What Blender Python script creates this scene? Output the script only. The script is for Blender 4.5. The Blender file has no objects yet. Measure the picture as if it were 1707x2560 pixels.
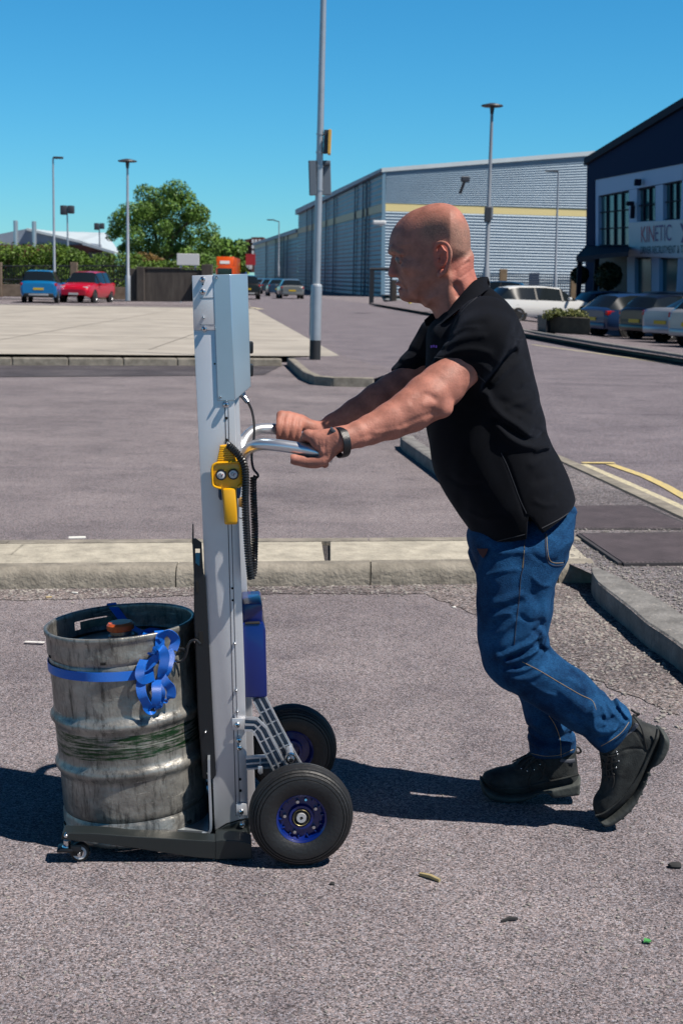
import bpy, bmesh, math, random
import numpy as np
from mathutils import Matrix, Vector, noise as mnoise
random.seed(7); RNG = np.random.default_rng(11)
R = math.radians
scene = bpy.context.scene
COL = scene.collection
# ---------------------------------------------------------------- camera
F_PX, CX, CY = 3556.0, 853.5, 1280.0
CAM = Vector((0, 0, 1.44)); PITCH = R(9.26); ROLL = R(1.1)
cam_data = bpy.data.cameras.new('camera'); cam = bpy.data.objects.new('camera', cam_data); COL.objects.link(cam)
cam_data.sensor_fit = 'HORIZONTAL'; cam_data.sensor_width = 24.0; cam_data.lens = F_PX/1707*24
cam_data.clip_start = 0.05; cam_data.clip_end = 6000
cam_data.dof.use_dof = True; cam_data.dof.focus_distance = 3.75; cam_data.dof.aperture_fstop = 10
CM = Matrix.Translation(CAM) @ Matrix.Rotation(math.pi/2-PITCH, 4, 'X') @ Matrix.Rotation(ROLL, 4, 'Z')
cam.matrix_world = CM
scene.camera = cam
CR = CM.to_3x3()
# ---------------------------------------------------------------- world and sun
SUN_EL, SUN_AZ = R(57), R(-23)          # azimuth from +X, negative towards the camera side
SUN_DIR = Vector((math.cos(SUN_EL)*math.cos(SUN_AZ), math.cos(SUN_EL)*math.sin(SUN_AZ), math.sin(SUN_EL)))
world = bpy.data.worlds.new('World'); scene.world = world; world.use_nodes = True
wn = world.node_tree.nodes; wl = world.node_tree.links
sky = wn.new('ShaderNodeTexSky'); sky.sky_type = 'NISHITA'; sky.sun_disc = False
sky.sun_elevation = SUN_EL; sky.sun_rotation = R(90)-SUN_AZ
sky.air_density = 1.0; sky.dust_density = 0.0; sky.ozone_density = 1.0; sky.altitude = 0
hsv = wn.new('ShaderNodeMix'); hsv.data_type = 'RGBA'; hsv.blend_type = 'MULTIPLY'; hsv.inputs[0].default_value = 1; hsv.inputs[7].default_value = (1.05, .79, 1.14, 1)
sc_ = wn.new('ShaderNodeSeparateColor'); cc_ = wn.new('ShaderNodeCombineColor'); wl.new(sky.outputs[0], sc_.inputs[0])
mp_ = wn.new('ShaderNodeMath'); mp_.operation = 'POWER'; mp_.inputs[1].default_value = 1.45; wl.new(sc_.outputs[0], mp_.inputs[0]); mk_ = wn.new('ShaderNodeMath'); mk_.operation = 'MULTIPLY'; mk_.inputs[1].default_value = .122; wl.new(mp_.outputs[0], mk_.inputs[0])
wl.new(mk_.outputs[0], cc_.inputs[0]); wl.new(sc_.outputs[1], cc_.inputs[1]); wl.new(sc_.outputs[2], cc_.inputs[2]); wl.new(cc_.outputs[0], hsv.inputs[6])
tcw = wn.new('ShaderNodeTexCoord'); sz_ = wn.new('ShaderNodeSeparateXYZ'); wl.new(tcw.outputs['Generated'], sz_.inputs[0])   # upper sky darkened above the view to cut ambient fill
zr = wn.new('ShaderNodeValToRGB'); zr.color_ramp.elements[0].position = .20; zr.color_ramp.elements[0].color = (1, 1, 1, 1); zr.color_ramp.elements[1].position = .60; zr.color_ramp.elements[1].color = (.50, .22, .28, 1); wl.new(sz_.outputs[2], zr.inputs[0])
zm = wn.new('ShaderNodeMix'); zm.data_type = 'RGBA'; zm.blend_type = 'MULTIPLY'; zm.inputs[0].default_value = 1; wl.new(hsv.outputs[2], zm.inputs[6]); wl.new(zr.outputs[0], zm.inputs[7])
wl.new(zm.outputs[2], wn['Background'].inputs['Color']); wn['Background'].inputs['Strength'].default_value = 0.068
sl = bpy.data.lights.new('sun', 'SUN'); sl.energy = 5.0; sl.angle = R(0.53); sl.color = (1.0, 0.93, 0.84)
so = bpy.data.objects.new('sun', sl); COL.objects.link(so); so.rotation_euler = SUN_DIR.to_track_quat('Z', 'Y').to_euler()
scene.view_settings.view_transform = 'Standard'; scene.view_settings.look = 'None'
scene.view_settings.exposure = 0.62; scene.view_settings.gamma = 1.0
try: scene.cycles.max_bounces = 6; scene.cycles.transparent_max_bounces = 8
except Exception: pass
# ---------------------------------------------------------------- pixel rays -> places in the world
def ray(px, py):
    return (CR @ Vector(((px-CX)/F_PX, -(py-CY)/F_PX, -1.0)))
def G(px, py, z=0.0):
    d = ray(px, py); t = (z-CAM.z)/d.z; return CAM + d*t
def D(px, py, y):
    d = ray(px, py); return CAM + d*(y/d.y)
# ---------------------------------------------------------------- object helpers
WM = {}
def wm(o): return WM.get(o.name, Matrix.Identity(4))
def tag(o, label=None, cat=None, group=None, kind=None):
    if label: o['label'] = label
    if cat: o['category'] = cat
    if group: o['group'] = group
    if kind: o['kind'] = kind
    return o
def thing(name, mat4, label, cat, group=None):
    o = bpy.data.objects.new(name, None); COL.objects.link(o)
    if not isinstance(mat4, Matrix): mat4 = Matrix.Translation(mat4)
    o.matrix_world = mat4; WM[o.name] = mat4.copy(); o.empty_display_size = .1
    return tag(o, label, cat, group)
def link_mesh(name, verts, faces, mat, parent=None, smooth=True, angle=None):
    """verts in WORLD coordinates; stored relative to the parent"""
    M = wm(parent) if parent else Matrix.Identity(4)
    v = np.asarray(verts, dtype=np.float64).reshape(-1, 3)
    if parent:
        I = np.array(M.inverted()); v = v @ I[:3, :3].T + I[:3, 3]
    me = bpy.data.meshes.new(name); me.from_pydata(v.tolist(), [], [tuple(int(i) for i in f) for f in faces])
    me.validate(); me.update()
    mats = mat if isinstance(mat, (list, tuple)) else [mat]
    for m in mats: me.materials.append(m)
    o = bpy.data.objects.new(name, me); COL.objects.link(o)
    if parent: o.parent = parent
    WM[o.name] = M
    if smooth:
        me.shade_smooth()
        if angle: me.set_sharp_from_angle(angle=R(angle))
    return o
class MB:
    """collects shapes, with a frame matrix, then links them as one mesh"""
    def __init__(s, M=None): s.v = []; s.f = []; s.M = M or Matrix.Identity(4); s.mi = []; s.cur = 0
    def add(s, vs, fs):
        b = len(s.v); s.v += [tuple(s.M @ Vector(p)) for p in vs]; s.f += [tuple(i+b for i in f) for f in fs]; s.mi += [s.cur]*len(fs)
    def box(s, c, size, bev=0.0, rot=None):
        hx, hy, hz = size[0]/2, size[1]/2, size[2]/2
        bm = bmesh.new(); bmesh.ops.create_cube(bm, size=1.0)
        for v in bm.verts: v.co = Vector((v.co.x*size[0], v.co.y*size[1], v.co.z*size[2]))
        if bev > 0: bmesh.ops.bevel(bm, geom=bm.edges[:], offset=min(bev, .45*min(size)), segments=2, affect='EDGES', profile=0.5)
        s.bm(bm, Matrix.Translation(Vector(c)) @ (rot.to_4x4() if rot else Matrix.Identity(4)))
    def bm(s, bm, M=None):
        M = M or Matrix.Identity(4)
        bm.verts.ensure_lookup_table(); vs = [M @ v.co for v in bm.verts]
        s.add(vs, [[v.index for v in f.verts] for f in bm.faces]); bm.free()
    def prism(s, poly, off, bev=0.0):
        """poly: 3D points of one face, off: extrusion vector"""
        off = Vector(off); n = len(poly); bm = bmesh.new()
        a = [bm.verts.new(Vector(p)) for p in poly]; b = [bm.verts.new(Vector(p)+off) for p in poly]
        bm.faces.new(a); bm.faces.new(b[::-1])
        for i in range(n): bm.faces.new((a[i], b[i], b[(i+1) % n], a[(i+1) % n]))
        bmesh.ops.recalc_face_normals(bm, faces=bm.faces[:])
        if bev > 0: bmesh.ops.bevel(bm, geom=bm.edges[:], offset=bev, segments=2, affect='EDGES', profile=0.5, clamp_overlap=True)
        bm.verts.index_update(); s.bm(bm)
    def tube(s, pts, r, seg=10, caps=True, flat=None):
        pts = [Vector(p) for p in pts]; n = len(pts); rr = r if isinstance(r, (list, tuple)) else [r]*n
        T = [(pts[min(i+1, n-1)]-pts[max(i-1, 0)]).normalized() for i in range(n)]
        up = Vector((0, 0, 1)) if abs(T[0].z) < .9 else Vector((1, 0, 0))
        N = (up - T[0]*up.dot(T[0])).normalized(); vs = []
        for i in range(n):
            N = (N - T[i]*N.dot(T[i])).normalized(); B = T[i].cross(N)
            for k in range(seg):
                a = 2*math.pi*k/seg
                vs.append(pts[i] + N*(math.cos(a)*rr[i]) + B*(math.sin(a)*rr[i]*(flat or 1)))
        fs = [(i*seg+k, i*seg+(k+1) % seg, (i+1)*seg+(k+1) % seg, (i+1)*seg+k) for i in range(n-1) for k in range(seg)]
        if caps: fs += [tuple(range(seg))[::-1], tuple((n-1)*seg+k for k in range(seg))]
        s.add(vs, fs)
    def lathe(s, prof, o=(0, 0, 0), ax=(0, 0, 1), seg=32, cap=False):
        """prof: (radius, height) pairs along axis"""
        ax = Vector(ax).normalized(); t = Vector((1, 0, 0)) if abs(ax.x) < .9 else Vector((0, 1, 0))
        e1 = (t-ax*t.dot(ax)).normalized(); e2 = ax.cross(e1); o = Vector(o); vs = []; n = len(prof)
        for r, h in prof:
            for k in range(seg):
                a = 2*math.pi*k/seg; vs.append(o+ax*h+e1*(r*math.cos(a))+e2*(r*math.sin(a)))
        fs = [(i*seg+k, i*seg+(k+1) % seg, (i+1)*seg+(k+1) % seg, (i+1)*seg+k) for i in range(n-1) for k in range(seg)]
        if cap: fs += [tuple(range(seg))[::-1], tuple((n-1)*seg+k for k in range(seg))]
        s.add(vs, fs)
    def ball(s, c, r, seg=12, sc=(1, 1, 1)):
        bm = bmesh.new(); bmesh.ops.create_icosphere(bm, subdivisions=2, radius=1)
        for v in bm.verts: v.co = Vector((v.co.x*r*sc[0], v.co.y*r*sc[1], v.co.z*r*sc[2]))
        s.bm(bm, Matrix.Translation(Vector(c)))
    def quad(s, a, b, c, d): s.add([a, b, c, d], [(0, 1, 2, 3)])
    def build(s, name, mat, parent=None, smooth=True, angle=35):
        o = link_mesh(name, s.v, s.f, mat, parent, smooth, angle)
        if any(s.mi) and len(o.data.polygons) == len(s.mi):
            o.data.polygons.foreach_set('material_index', s.mi)
        return o
def cr(pts, n=6, closed=False):
    """Catmull-Rom through points"""
    P = [np.array(p, float) for p in pts]; out = []; m = len(P)
    rng = range(m) if closed else range(m-1)
    for i in rng:
        if closed: p0, p1, p2, p3 = P[(i-1) % m], P[i], P[(i+1) % m], P[(i+2) % m]
        else: p0, p1, p2, p3 = P[max(i-1, 0)], P[i], P[i+1], P[min(i+2, m-1)]
        for k in range(n):
            t = k/n
            out.append(.5*((2*p1)+(-p0+p2)*t+(2*p0-5*p1+4*p2-p3)*t*t+(-p0+3*p1-3*p2+p3)*t**3))
    if not closed: out.append(P[-1])
    return out
# ---------------------------------------------------------------- materials
KALB = .68     # overall albedo level of painted and mineral surfaces
def mat(name, col, rough=.6, metal=0.0, var=0.0, vscale=8.0, bump=0.0, bscale=40.0, spec=.5, coat=0.0, sss=0.0, ssr=(1, .3, .15), aniso=0.0, col2=None, coord='Object', detail=4, stretch=None):
    kk = KALB if metal < .5 else .85
    col = tuple(c*kk for c in col); col2 = tuple(c*kk for c in col2) if col2 else None
    m = bpy.data.materials.new(name); m.use_nodes = True; nt = m.node_tree; N = nt.nodes; L = nt.links
    b = N['Principled BSDF']; b.inputs['Roughness'].default_value = rough; b.inputs['Metallic'].default_value = metal
    b.inputs['Specular IOR Level'].default_value = spec; b.inputs['Coat Weight'].default_value = coat
    b.inputs['Base Color'].default_value = (*col, 1)
    if sss: b.inputs['Subsurface Weight'].default_value = sss; b.inputs['Subsurface Radius'].default_value = ssr; b.inputs['Subsurface Scale'].default_value = .008
    tc = N.new('ShaderNodeTexCoord'); src = tc.outputs[coord]
    if stretch:
        mp = N.new('ShaderNodeMapping'); mp.inputs['Scale'].default_value = stretch; L.new(src, mp.inputs[0]); src = mp.outputs[0]
    if var > 0 or col2:
        n = N.new('ShaderNodeTexNoise'); n.inputs['Scale'].default_value = vscale; n.inputs['Detail'].default_value = detail; n.inputs['Roughness'].default_value = .65
        L.new(src, n.inputs['Vector'])
        cr_ = N.new('ShaderNodeValToRGB'); c2 = col2 or tuple(c*(1+var) for c in col); c1 = col if col2 else tuple(c*(1-var) for c in col)
        cr_.color_ramp.elements[0].position = .35; cr_.color_ramp.elements[1].position = .65
        cr_.color_ramp.elements[0].color = (*c1, 1); cr_.color_ramp.elements[1].color = (*c2, 1)
        L.new(n.outputs['Fac'], cr_.inputs[0]); L.new(cr_.outputs[0], b.inputs['Base Color'])
    if bump > 0:
        n2 = N.new('ShaderNodeTexNoise'); n2.inputs['Scale'].default_value = bscale; n2.inputs['Detail'].default_value = 5
        L.new(src, n2.inputs['Vector']); bp = N.new('ShaderNodeBump'); bp.inputs['Strength'].default_value = bump; bp.inputs['Distance'].default_value = .01
        L.new(n2.outputs['Fac'], bp.inputs['Height']); L.new(bp.outputs[0], b.inputs['Normal'])
    return m
def asphalt(name, base, speck=1.0, scale=240.0, patch=.18, bump=.6, warm=(1.03, 1.0, 1.0)):
    base = tuple(c*KALB for c in base)
    m = bpy.data.materials.new(name); m.use_nodes = True; nt = m.node_tree; N = nt.nodes; L = nt.links; b = N['Principled BSDF']
    b.inputs['Roughness'].default_value = .93; b.inputs['Specular IOR Level'].default_value = .25
    tc = N.new('ShaderNodeTexCoord')
    v = N.new('ShaderNodeTexVoronoi'); v.inputs['Scale'].default_value = scale; L.new(tc.outputs['Object'], v.inputs['Vector'])
    sep = N.new('ShaderNodeSeparateColor'); L.new(v.outputs['Color'], sep.inputs[0])
    r1 = N.new('ShaderNodeValToRGB'); e = r1.color_ramp.elements; lo = 1-.72*speck; hi = 1+.85*speck
    e[0].position = 0; e[0].color = (base[0]*lo, base[1]*lo, base[2]*lo*1.05, 1)
    e[1].position = 1; e[1].color = (base[0]*hi, base[1]*hi, base[2]*hi, 1)
    for p, k, w in ((.22, 1-.45*speck, 1), (.5, 1.0, 1), (.8, 1+.25*speck, 1)):
        q = e.new(p); q.color = (base[0]*k*warm[0], base[1]*k*warm[1], base[2]*k*warm[2], 1)
    L.new(sep.outputs[0], r1.inputs[0])
    # pinkish / bluish single chips
    r2 = N.new('ShaderNodeValToRGB'); f = r2.color_ramp.elements; f[0].color = (.86, .95, 1.10, 1); f[1].color = (1.16, .98, .95, 1); L.new(sep.outputs[1], r2.inputs[0])
    mx = N.new('ShaderNodeMix'); mx.data_type = 'RGBA'; mx.blend_type = 'MULTIPLY'; mx.inputs[0].default_value = .7; L.new(r1.outputs[0], mx.inputs[6]); L.new(r2.outputs[0], mx.inputs[7])
    n1 = N.new('ShaderNodeTexNoise'); n1.inputs['Scale'].default_value = .9; n1.inputs['Detail'].default_value = 6; n1.inputs['Roughness'].default_value = .7; L.new(tc.outputs['Object'], n1.inputs['Vector'])
    r3 = N.new('ShaderNodeValToRGB'); g = r3.color_ramp.elements; g[0].position = .34; g[1].position = .66
    g[0].color = (1-patch, 1-patch, 1-patch*.9, 1); g[1].color = (1+patch*.6, 1+patch*.6, 1+patch*.6, 1); L.new(n1.outputs['Fac'], r3.inputs[0])
    m2 = N.new('ShaderNodeMix'); m2.data_type = 'RGBA'; m2.blend_type = 'MULTIPLY'; m2.inputs[0].default_value = 1; L.new(mx.outputs[2], m2.inputs[6]); L.new(r3.outputs[0], m2.inputs[7])
    sn = N.new('ShaderNodeTexNoise'); sn.inputs['Scale'].default_value = 3.3; sn.inputs['Detail'].default_value = 9; sn.inputs['Roughness'].default_value = .72; L.new(tc.outputs['Object'], sn.inputs['Vector'])
    sr = N.new('ShaderNodeValToRGB'); sr.color_ramp.elements[0].position = .30; sr.color_ramp.elements[0].color = (.62, .62, .66, 1); sr.color_ramp.elements[1].position = .47; sr.color_ramp.elements[1].color = (1, 1, 1, 1); L.new(sn.outputs['Fac'], sr.inputs[0])
    ms = N.new('ShaderNodeMix'); ms.data_type = 'RGBA'; ms.blend_type = 'MULTIPLY'; ms.inputs[0].default_value = .8; L.new(m2.outputs[2], ms.inputs[6]); L.new(sr.outputs[0], ms.inputs[7]); m2 = ms
    # wide, thin tyre smears
    mp = N.new('ShaderNodeMapping'); mp.inputs['Scale'].default_value = (.22, 1.6, 1); mp.inputs['Rotation'].default_value = (0, 0, .12); L.new(tc.outputs['Object'], mp.inputs[0])
    n3 = N.new('ShaderNodeTexNoise'); n3.inputs['Scale'].default_value = 1.1; n3.inputs['Detail'].default_value = 4; L.new(mp.outputs[0], n3.inputs['Vector'])
    r4 = N.new('ShaderNodeValToRGB'); h = r4.color_ramp.elements; h[0].position = .30; h[0].color = (.70, .70, .74, 1); h[1].position = .42; h[1].color = (1, 1, 1, 1); L.new(n3.outputs['Fac'], r4.inputs[0])
    m3 = N.new('ShaderNodeMix'); m3.data_type = 'RGBA'; m3.blend_type = 'MULTIPLY'; m3.inputs[0].default_value = .55; L.new(m2.outputs[2], m3.inputs[6]); L.new(r4.outputs[0], m3.inputs[7])
    gn = N.new('ShaderNodeTexNoise'); gn.inputs['Scale'].default_value = 620; gn.inputs['Detail'].default_value = 2; L.new(tc.outputs['Object'], gn.inputs['Vector'])
    gr = N.new('ShaderNodeValToRGB'); gr.color_ramp.elements[0].position = .34; gr.color_ramp.elements[0].color = (.22, .22, .24, 1); gr.color_ramp.elements[1].position = .60; gr.color_ramp.elements[1].color = (1.32, 1.32, 1.32, 1); L.new(gn.outputs['Fac'], gr.inputs[0])
    m4 = N.new('ShaderNodeMix'); m4.data_type = 'RGBA'; m4.blend_type = 'MULTIPLY'; m4.inputs[0].default_value = .85; L.new(m3.outputs[2], m4.inputs[6]); L.new(gr.outputs[0], m4.inputs[7])
    L.new(m4.outputs[2], b.inputs['Base Color'])
    bp = N.new('ShaderNodeBump'); bp.inputs['Strength'].default_value = bump; bp.inputs['Distance'].default_value = .004
    v2 = N.new('ShaderNodeTexVoronoi'); v2.feature = 'DISTANCE_TO_EDGE'; v2.inputs['Scale'].default_value = scale; L.new(tc.outputs['Object'], v2.inputs['Vector'])
    L.new(v2.outputs['Distance'], bp.inputs['Height']); 
    bp2 = N.new('ShaderNodeBump'); bp2.inputs['Strength'].default_value = bump; bp2.inputs['Distance'].default_value = .006; L.new(sep.outputs[2], bp2.inputs['Height']); L.new(bp.outputs[0], bp2.inputs['Normal'])
    L.new(bp2.outputs[0], b.inputs['Normal'])
    return m
# ---------------------------------------------------------------- implicit surfaces (numpy surface nets)
def surface_nets(Fd, lo, vx):
    nx, ny, nz = Fd.shape; S = Fd < 0
    c = np.zeros((nx-1, ny-1, nz-1), np.int8)
    for a in (0, 1):
        for b in (0, 1):
            for d in (0, 1): c += S[a:nx-1+a, b:ny-1+b, d:nz-1+d]
    act = (c > 0) & (c < 8); I, J, K = np.nonzero(act); n = len(I)
    idx = -np.ones(act.shape, np.int64); idx[I, J, K] = np.arange(n)
    P = np.zeros((n, 3)); cnt = np.zeros(n)
    cs = [(a, b, d) for a in (0, 1) for b in (0, 1) for d in (0, 1)]
    for ax in range(3):
        for q in cs:
            if q[ax]: continue
            r = list(q); r[ax] = 1
            va = Fd[I+q[0], J+q[1], K+q[2]]; vb = Fd[I+r[0], J+r[1], K+r[2]]
            m = (va < 0) != (vb < 0); t = va[m]/(va[m]-vb[m])
            pt = np.tile(np.array(q, float), (m.sum(), 1)); pt[:, ax] += t; P[m] += pt; cnt[m] += 1
    P = P/cnt[:, None] + np.stack([I, J, K], 1); P = P*vx + np.array(lo)
    quads = []
    def emit(m, o1, o2, ax):
        i, j, k = np.nonzero(m)
        return i, j, k
    # x edges
    m = S[:-1, 1:-1, 1:-1] != S[1:, 1:-1, 1:-1]; i, j, k = np.nonzero(m); j = j+1; k = k+1; fl = S[i, j, k]
    q = np.stack([idx[i, j-1, k-1], idx[i, j, k-1], idx[i, j, k], idx[i, j-1, k]], 1); q[~fl] = q[~fl][:, ::-1]; quads.append(q)
    m = S[1:-1, :-1, 1:-1] != S[1:-1, 1:, 1:-1]; i, j, k = np.nonzero(m); i = i+1; k = k+1; fl = S[i, j, k]
    q = np.stack([idx[i-1, j, k-1], idx[i-1, j, k], idx[i, j, k], idx[i, j, k-1]], 1); q[~fl] = q[~fl][:, ::-1]; quads.append(q)
    m = S[1:-1, 1:-1, :-1] != S[1:-1, 1:-1, 1:]; i, j, k = np.nonzero(m); i = i+1; j = j+1; fl = S[i, j, k]
    q = np.stack([idx[i-1, j-1, k], idx[i, j-1, k], idx[i, j, k], idx[i-1, j, k]], 1); q[~fl] = q[~fl][:, ::-1]; quads.append(q)
    Q = np.concatenate(quads); Q = Q[(Q >= 0).all(1)]
    # relax vertices a little
    nb = np.zeros_like(P); nc = np.zeros(n)
    for a, b in ((0, 1), (1, 2), (2, 3), (3, 0)):
        np.add.at(nb, Q[:, a], P[Q[:, b]]); np.add.at(nb, Q[:, b], P[Q[:, a]]); np.add.at(nc, Q[:, a], 1); np.add.at(nc, Q[:, b], 1)
    P = np.where(nc[:, None] > 0, P*.5+.5*nb/np.maximum(nc, 1)[:, None], P)
    return P, Q
class Field:
    def __init__(s, lo, hi, vx):
        s.lo = np.array(lo, float); s.vx = vx; n = np.ceil((np.array(hi)-s.lo)/vx).astype(int)+1
        s.ax = [s.lo[i]+vx*np.arange(n[i]) for i in range(3)]; s.v = np.full(n, 1.0, np.float32)
    def sl(s, bmin, bmax):
        out = []
        for i in range(3):
            a = int(max(0, math.floor((bmin[i]-s.lo[i])/s.vx))); b = int(min(len(s.ax[i]), math.ceil((bmax[i]-s.lo[i])/s.vx)+1)); out.append(slice(a, max(a, b)))
        return tuple(out)
    def grid(s, sl): return s.ax[0][sl[0]][:, None, None], s.ax[1][sl[1]][None, :, None], s.ax[2][sl[2]][None, None, :]
    def add(s, fn, bmin, bmax, k=.01, sub=False):
        m = k+3*s.vx; sl = s.sl(np.array(bmin)-m, np.array(bmax)+m); g = s.grid(sl)
        if min(s.v[sl].shape) == 0: return
        d = np.broadcast_to(fn(*g), s.v[sl].shape).astype(np.float32); a = s.v[sl]
        if sub: d = -d; a = -a; 
        if sub:
            # smooth max(a0,-d0) == -smin(-a0, d0)
            dd = -d
            h = np.clip(.5+.5*(dd-a)/k, 0, 1) if k > 0 else None
            s.v[sl] = -(dd*(1-h)+a*h-k*h*(1-h)) if k > 0 else -np.minimum(a, dd)
        else:
            if k > 0:
                h = np.clip(.5+.5*(d-a)/k, 0, 1); s.v[sl] = d*(1-h)+a*h-k*h*(1-h)
            else: s.v[sl] = np.minimum(a, d)
    def cap(s, a, b, ra, rb, k=.01, sy=1.0, sub=False):
        a = np.array(a, float); b = np.array(b, float); ab = b-a; L2 = ab.dot(ab)+1e-12; rm = max(ra, rb)*max(1, 1/sy)
        def fn(x, y, z):
            px, py, pz = x-a[0], y-a[1], z-a[2]
            t = np.clip((px*ab[0]+py*ab[1]+pz*ab[2])/L2, 0, 1)
            return np.sqrt((px-t*ab[0])**2+((py-t*ab[1])*sy)**2+(pz-t*ab[2])**2)-(ra+(rb-ra)*t)
        s.add(fn, np.minimum(a, b)-rm, np.maximum(a, b)+rm, k, sub)
    def ell(s, c, r, k=.01, sub=False, rot=None):
        c = np.array(c, float); r = np.array(r, float); rm = r.max(); Rm = np.array(rot) if rot is not None else None
        def fn(x, y, z):
            px, py, pz = x-c[0], y-c[1], z-c[2]
            if Rm is not None: px, py, pz = [Rm[0, i]*px+Rm[1, i]*py+Rm[2, i]*pz for i in range(3)]
            q = np.sqrt((px/r[0])**2+(py/r[1])**2+(pz/r[2])**2); return (q-1)*r.min()
        s.add(fn, c-rm, c+rm, k, sub)
    def mesh(s): return surface_nets(s.v, s.lo, s.vx)
def poly_sdf(poly, X, Z):
    P = np.array(poly, float); n = len(P); d = np.full(X.shape, 1e9); inside = np.zeros(X.shape, bool)
    for i in range(n):
        a, b = P[i], P[(i+1) % n]; e = b-a; wx, wz = X-a[0], Z-a[1]
        t = np.clip((wx*e[0]+wz*e[1])/(e.dot(e)+1e-12), 0, 1); d = np.minimum(d, (wx-e[0]*t)**2+(wz-e[1]*t)**2)
        c = ((a[1] > Z) != (b[1] > Z)) & (X < (b[0]-a[0])*(Z-a[1])/(b[1]-a[1]+1e-12)+a[0]); inside ^= c
    d = np.sqrt(d); return np.where(inside, -d, d)
def line_dist(pl, X, Z):
    P = np.array(pl, float); d = np.full(X.shape, 1e9)
    for i in range(len(P)-1):
        a, b = P[i], P[i+1]; e = b-a; wx, wz = X-a[0], Z-a[1]; t = np.clip((wx*e[0]+wz*e[1])/(e.dot(e)+1e-12), 0, 1)
        d = np.minimum(d, (wx-e[0]*t)**2+(wz-e[1]*t)**2)
    return np.sqrt(d)
def side(pxs, y):
    """outline in photo pixels -> (x,z) in the vertical plane at distance y"""
    return [(D(a, b, y).x, D(a, b, y).z) for a, b in pxs]
def inflate(F, pxs, y0, Wm, Rr, k=.01, smooth=4, yshear=None, wfn=None, closed=True):
    """body whose side outline is pxs (at plane y0), half thickness Wm, rounded over Rr"""
    poly = side(pxs, y0); poly = [tuple(p) for p in cr(poly, smooth, True)] if smooth else poly
    A = np.array(poly); m = k+3*F.vx
    lo = np.array([A[:, 0].min(), y0-Wm*1.4, A[:, 1].min()])-m; hi = np.array([A[:, 0].max(), y0+Wm*1.4, A[:, 1].max()])+m
    if yshear is not None: lo[1] -= .3; hi[1] += .3
    sl = F.sl(lo, hi); x, y, z = F.grid(sl); X, Z = np.meshgrid(x[:, 0, 0], z[0, 0, :], indexing='ij'); d2 = poly_sdf(poly, X, Z)
    a = np.maximum(d2+Rr, 0)/Rr; W = Wm if wfn is None else wfn(X, Z)
    W = (np.full_like(X, Wm) if np.isscalar(W) else W)
    yc = y0 if yshear is None else yshear(X, Z)[:, None, :]
    b = np.abs(y-yc)/W[:, None, :]
    d = ((np.sqrt(a[:, None, :]**2+b**2)-1)*min(Rr, Wm)).astype(np.float32)
    cur = F.v[sl]
    if k > 0:
        h = np.clip(.5+.5*(d-cur)/k, 0, 1); F.v[sl] = d*(1-h)+cur*h-k*h*(1-h)
    else: F.v[sl] = np.minimum(cur, d)
def strokes(F, lst, y, yrange=None):
    """fold lines in photo pixels: (points, width m, amount m); negative raises, positive carves"""
    x, _, z = F.grid((slice(None),)*3); X, Z = np.meshgrid(x[:, 0, 0], z[0, 0, :], indexing='ij'); acc = np.zeros_like(X)
    for pts, w, amt in lst:
        pl = [tuple(p) for p in cr(side(pts, y), 4)] if len(pts) > 2 else side(pts, y)
        d = line_dist(pl, X, Z); acc += amt*np.exp(-(d/w)**2)
    if yrange is None: F.v += acc[:, None, :].astype(np.float32)
    else:
        s = F.sl((-9, yrange[0], -9), (9, yrange[1], 9)); F.v[s] += acc[:, None, :].astype(np.float32)
def wavy(F, amp, freqs, seed=0):
    r = np.random.default_rng(seed); x, y, z = F.grid((slice(None),)*3)
    for f in freqs:
        k = r.normal(size=3); k /= np.linalg.norm(k); ph = r.uniform(0, 6); k2 = r.normal(size=3); k2 /= np.linalg.norm(k2)
        F.v += (amp/len(freqs)*np.sin(f*(k[0]*x+k[1]*y+k[2]*z)+ph+1.5*np.sin(f*.4*(k2[0]*x+k2[1]*y+k2[2]*z)))).astype(np.float32)
# ================================================================ SETTING
M_park = asphalt('parking asphalt', (.292, .272, .272), speck=1.05, patch=.26)
M_road = asphalt('road asphalt', (.245, .230, .245), speck=.9, scale=150, patch=.22)
M_path = asphalt('path asphalt', (.26, .24, .245), speck=.9)
M_verge = asphalt('gritty asphalt', (.26, .25, .245), speck=1.15, scale=130, patch=.35, bump=1.0)
M_conc = mat('pale concrete', (.425, .392, .345), .9, var=.16, vscale=.7, detail=9, bump=.5, bscale=60)
M_slab = mat('gutter concrete', (.46, .425, .35), .9, var=.22, vscale=9, bump=.6, bscale=45, detail=8)
M_kerb = mat('kerb concrete', (.27, .245, .205), .92, var=.33, vscale=7, bump=.8, bscale=55, detail=8)
M_kerbd = mat('weathered kerb concrete', (.21, .205, .20), .92, var=.3, vscale=9, bump=.8, bscale=50, detail=8)
M_dark = mat('black joint', (.02, .02, .02), .95)
M_yel = mat('worn yellow paint', (.75, .58, .20), .85, var=.2, vscale=30, col2=(.50, .42, .24), detail=7)
M_yelp = mat('worn pale yellow paint', (.78, .70, .42), .85, vscale=45, col2=(.36, .33, .30), detail=8)
def struct(o): o['kind'] = 'structure'; return o
mb = MB(); s_ = 2500
N_ = 1
mb.quad((-s_, -60, 0), (s_, -60, 0), (s_, s_, 0), (-s_, s_, 0)); struct(mb.build('ground', M_park, smooth=False))
def sheet(name, pts, m, z=None, kind='structure'):
    mb = MB(); mb.add([tuple(p) if z is None else (p[0], p[1], z) for p in pts], [tuple(range(len(pts)))])
    o = mb.build(name, m, smooth=False); o['kind'] = kind
    bm = bmesh.new(); bm.from_mesh(o.data); bmesh.ops.triangulate(bm, faces=bm.faces[:]); bmesh.ops.recalc_face_normals(bm, faces=bm.faces[:])
    for f in bm.faces:
        if f.normal.z < 0: f.normal_flip()
    bm.to_mesh(o.data); bm.free(); return o
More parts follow.
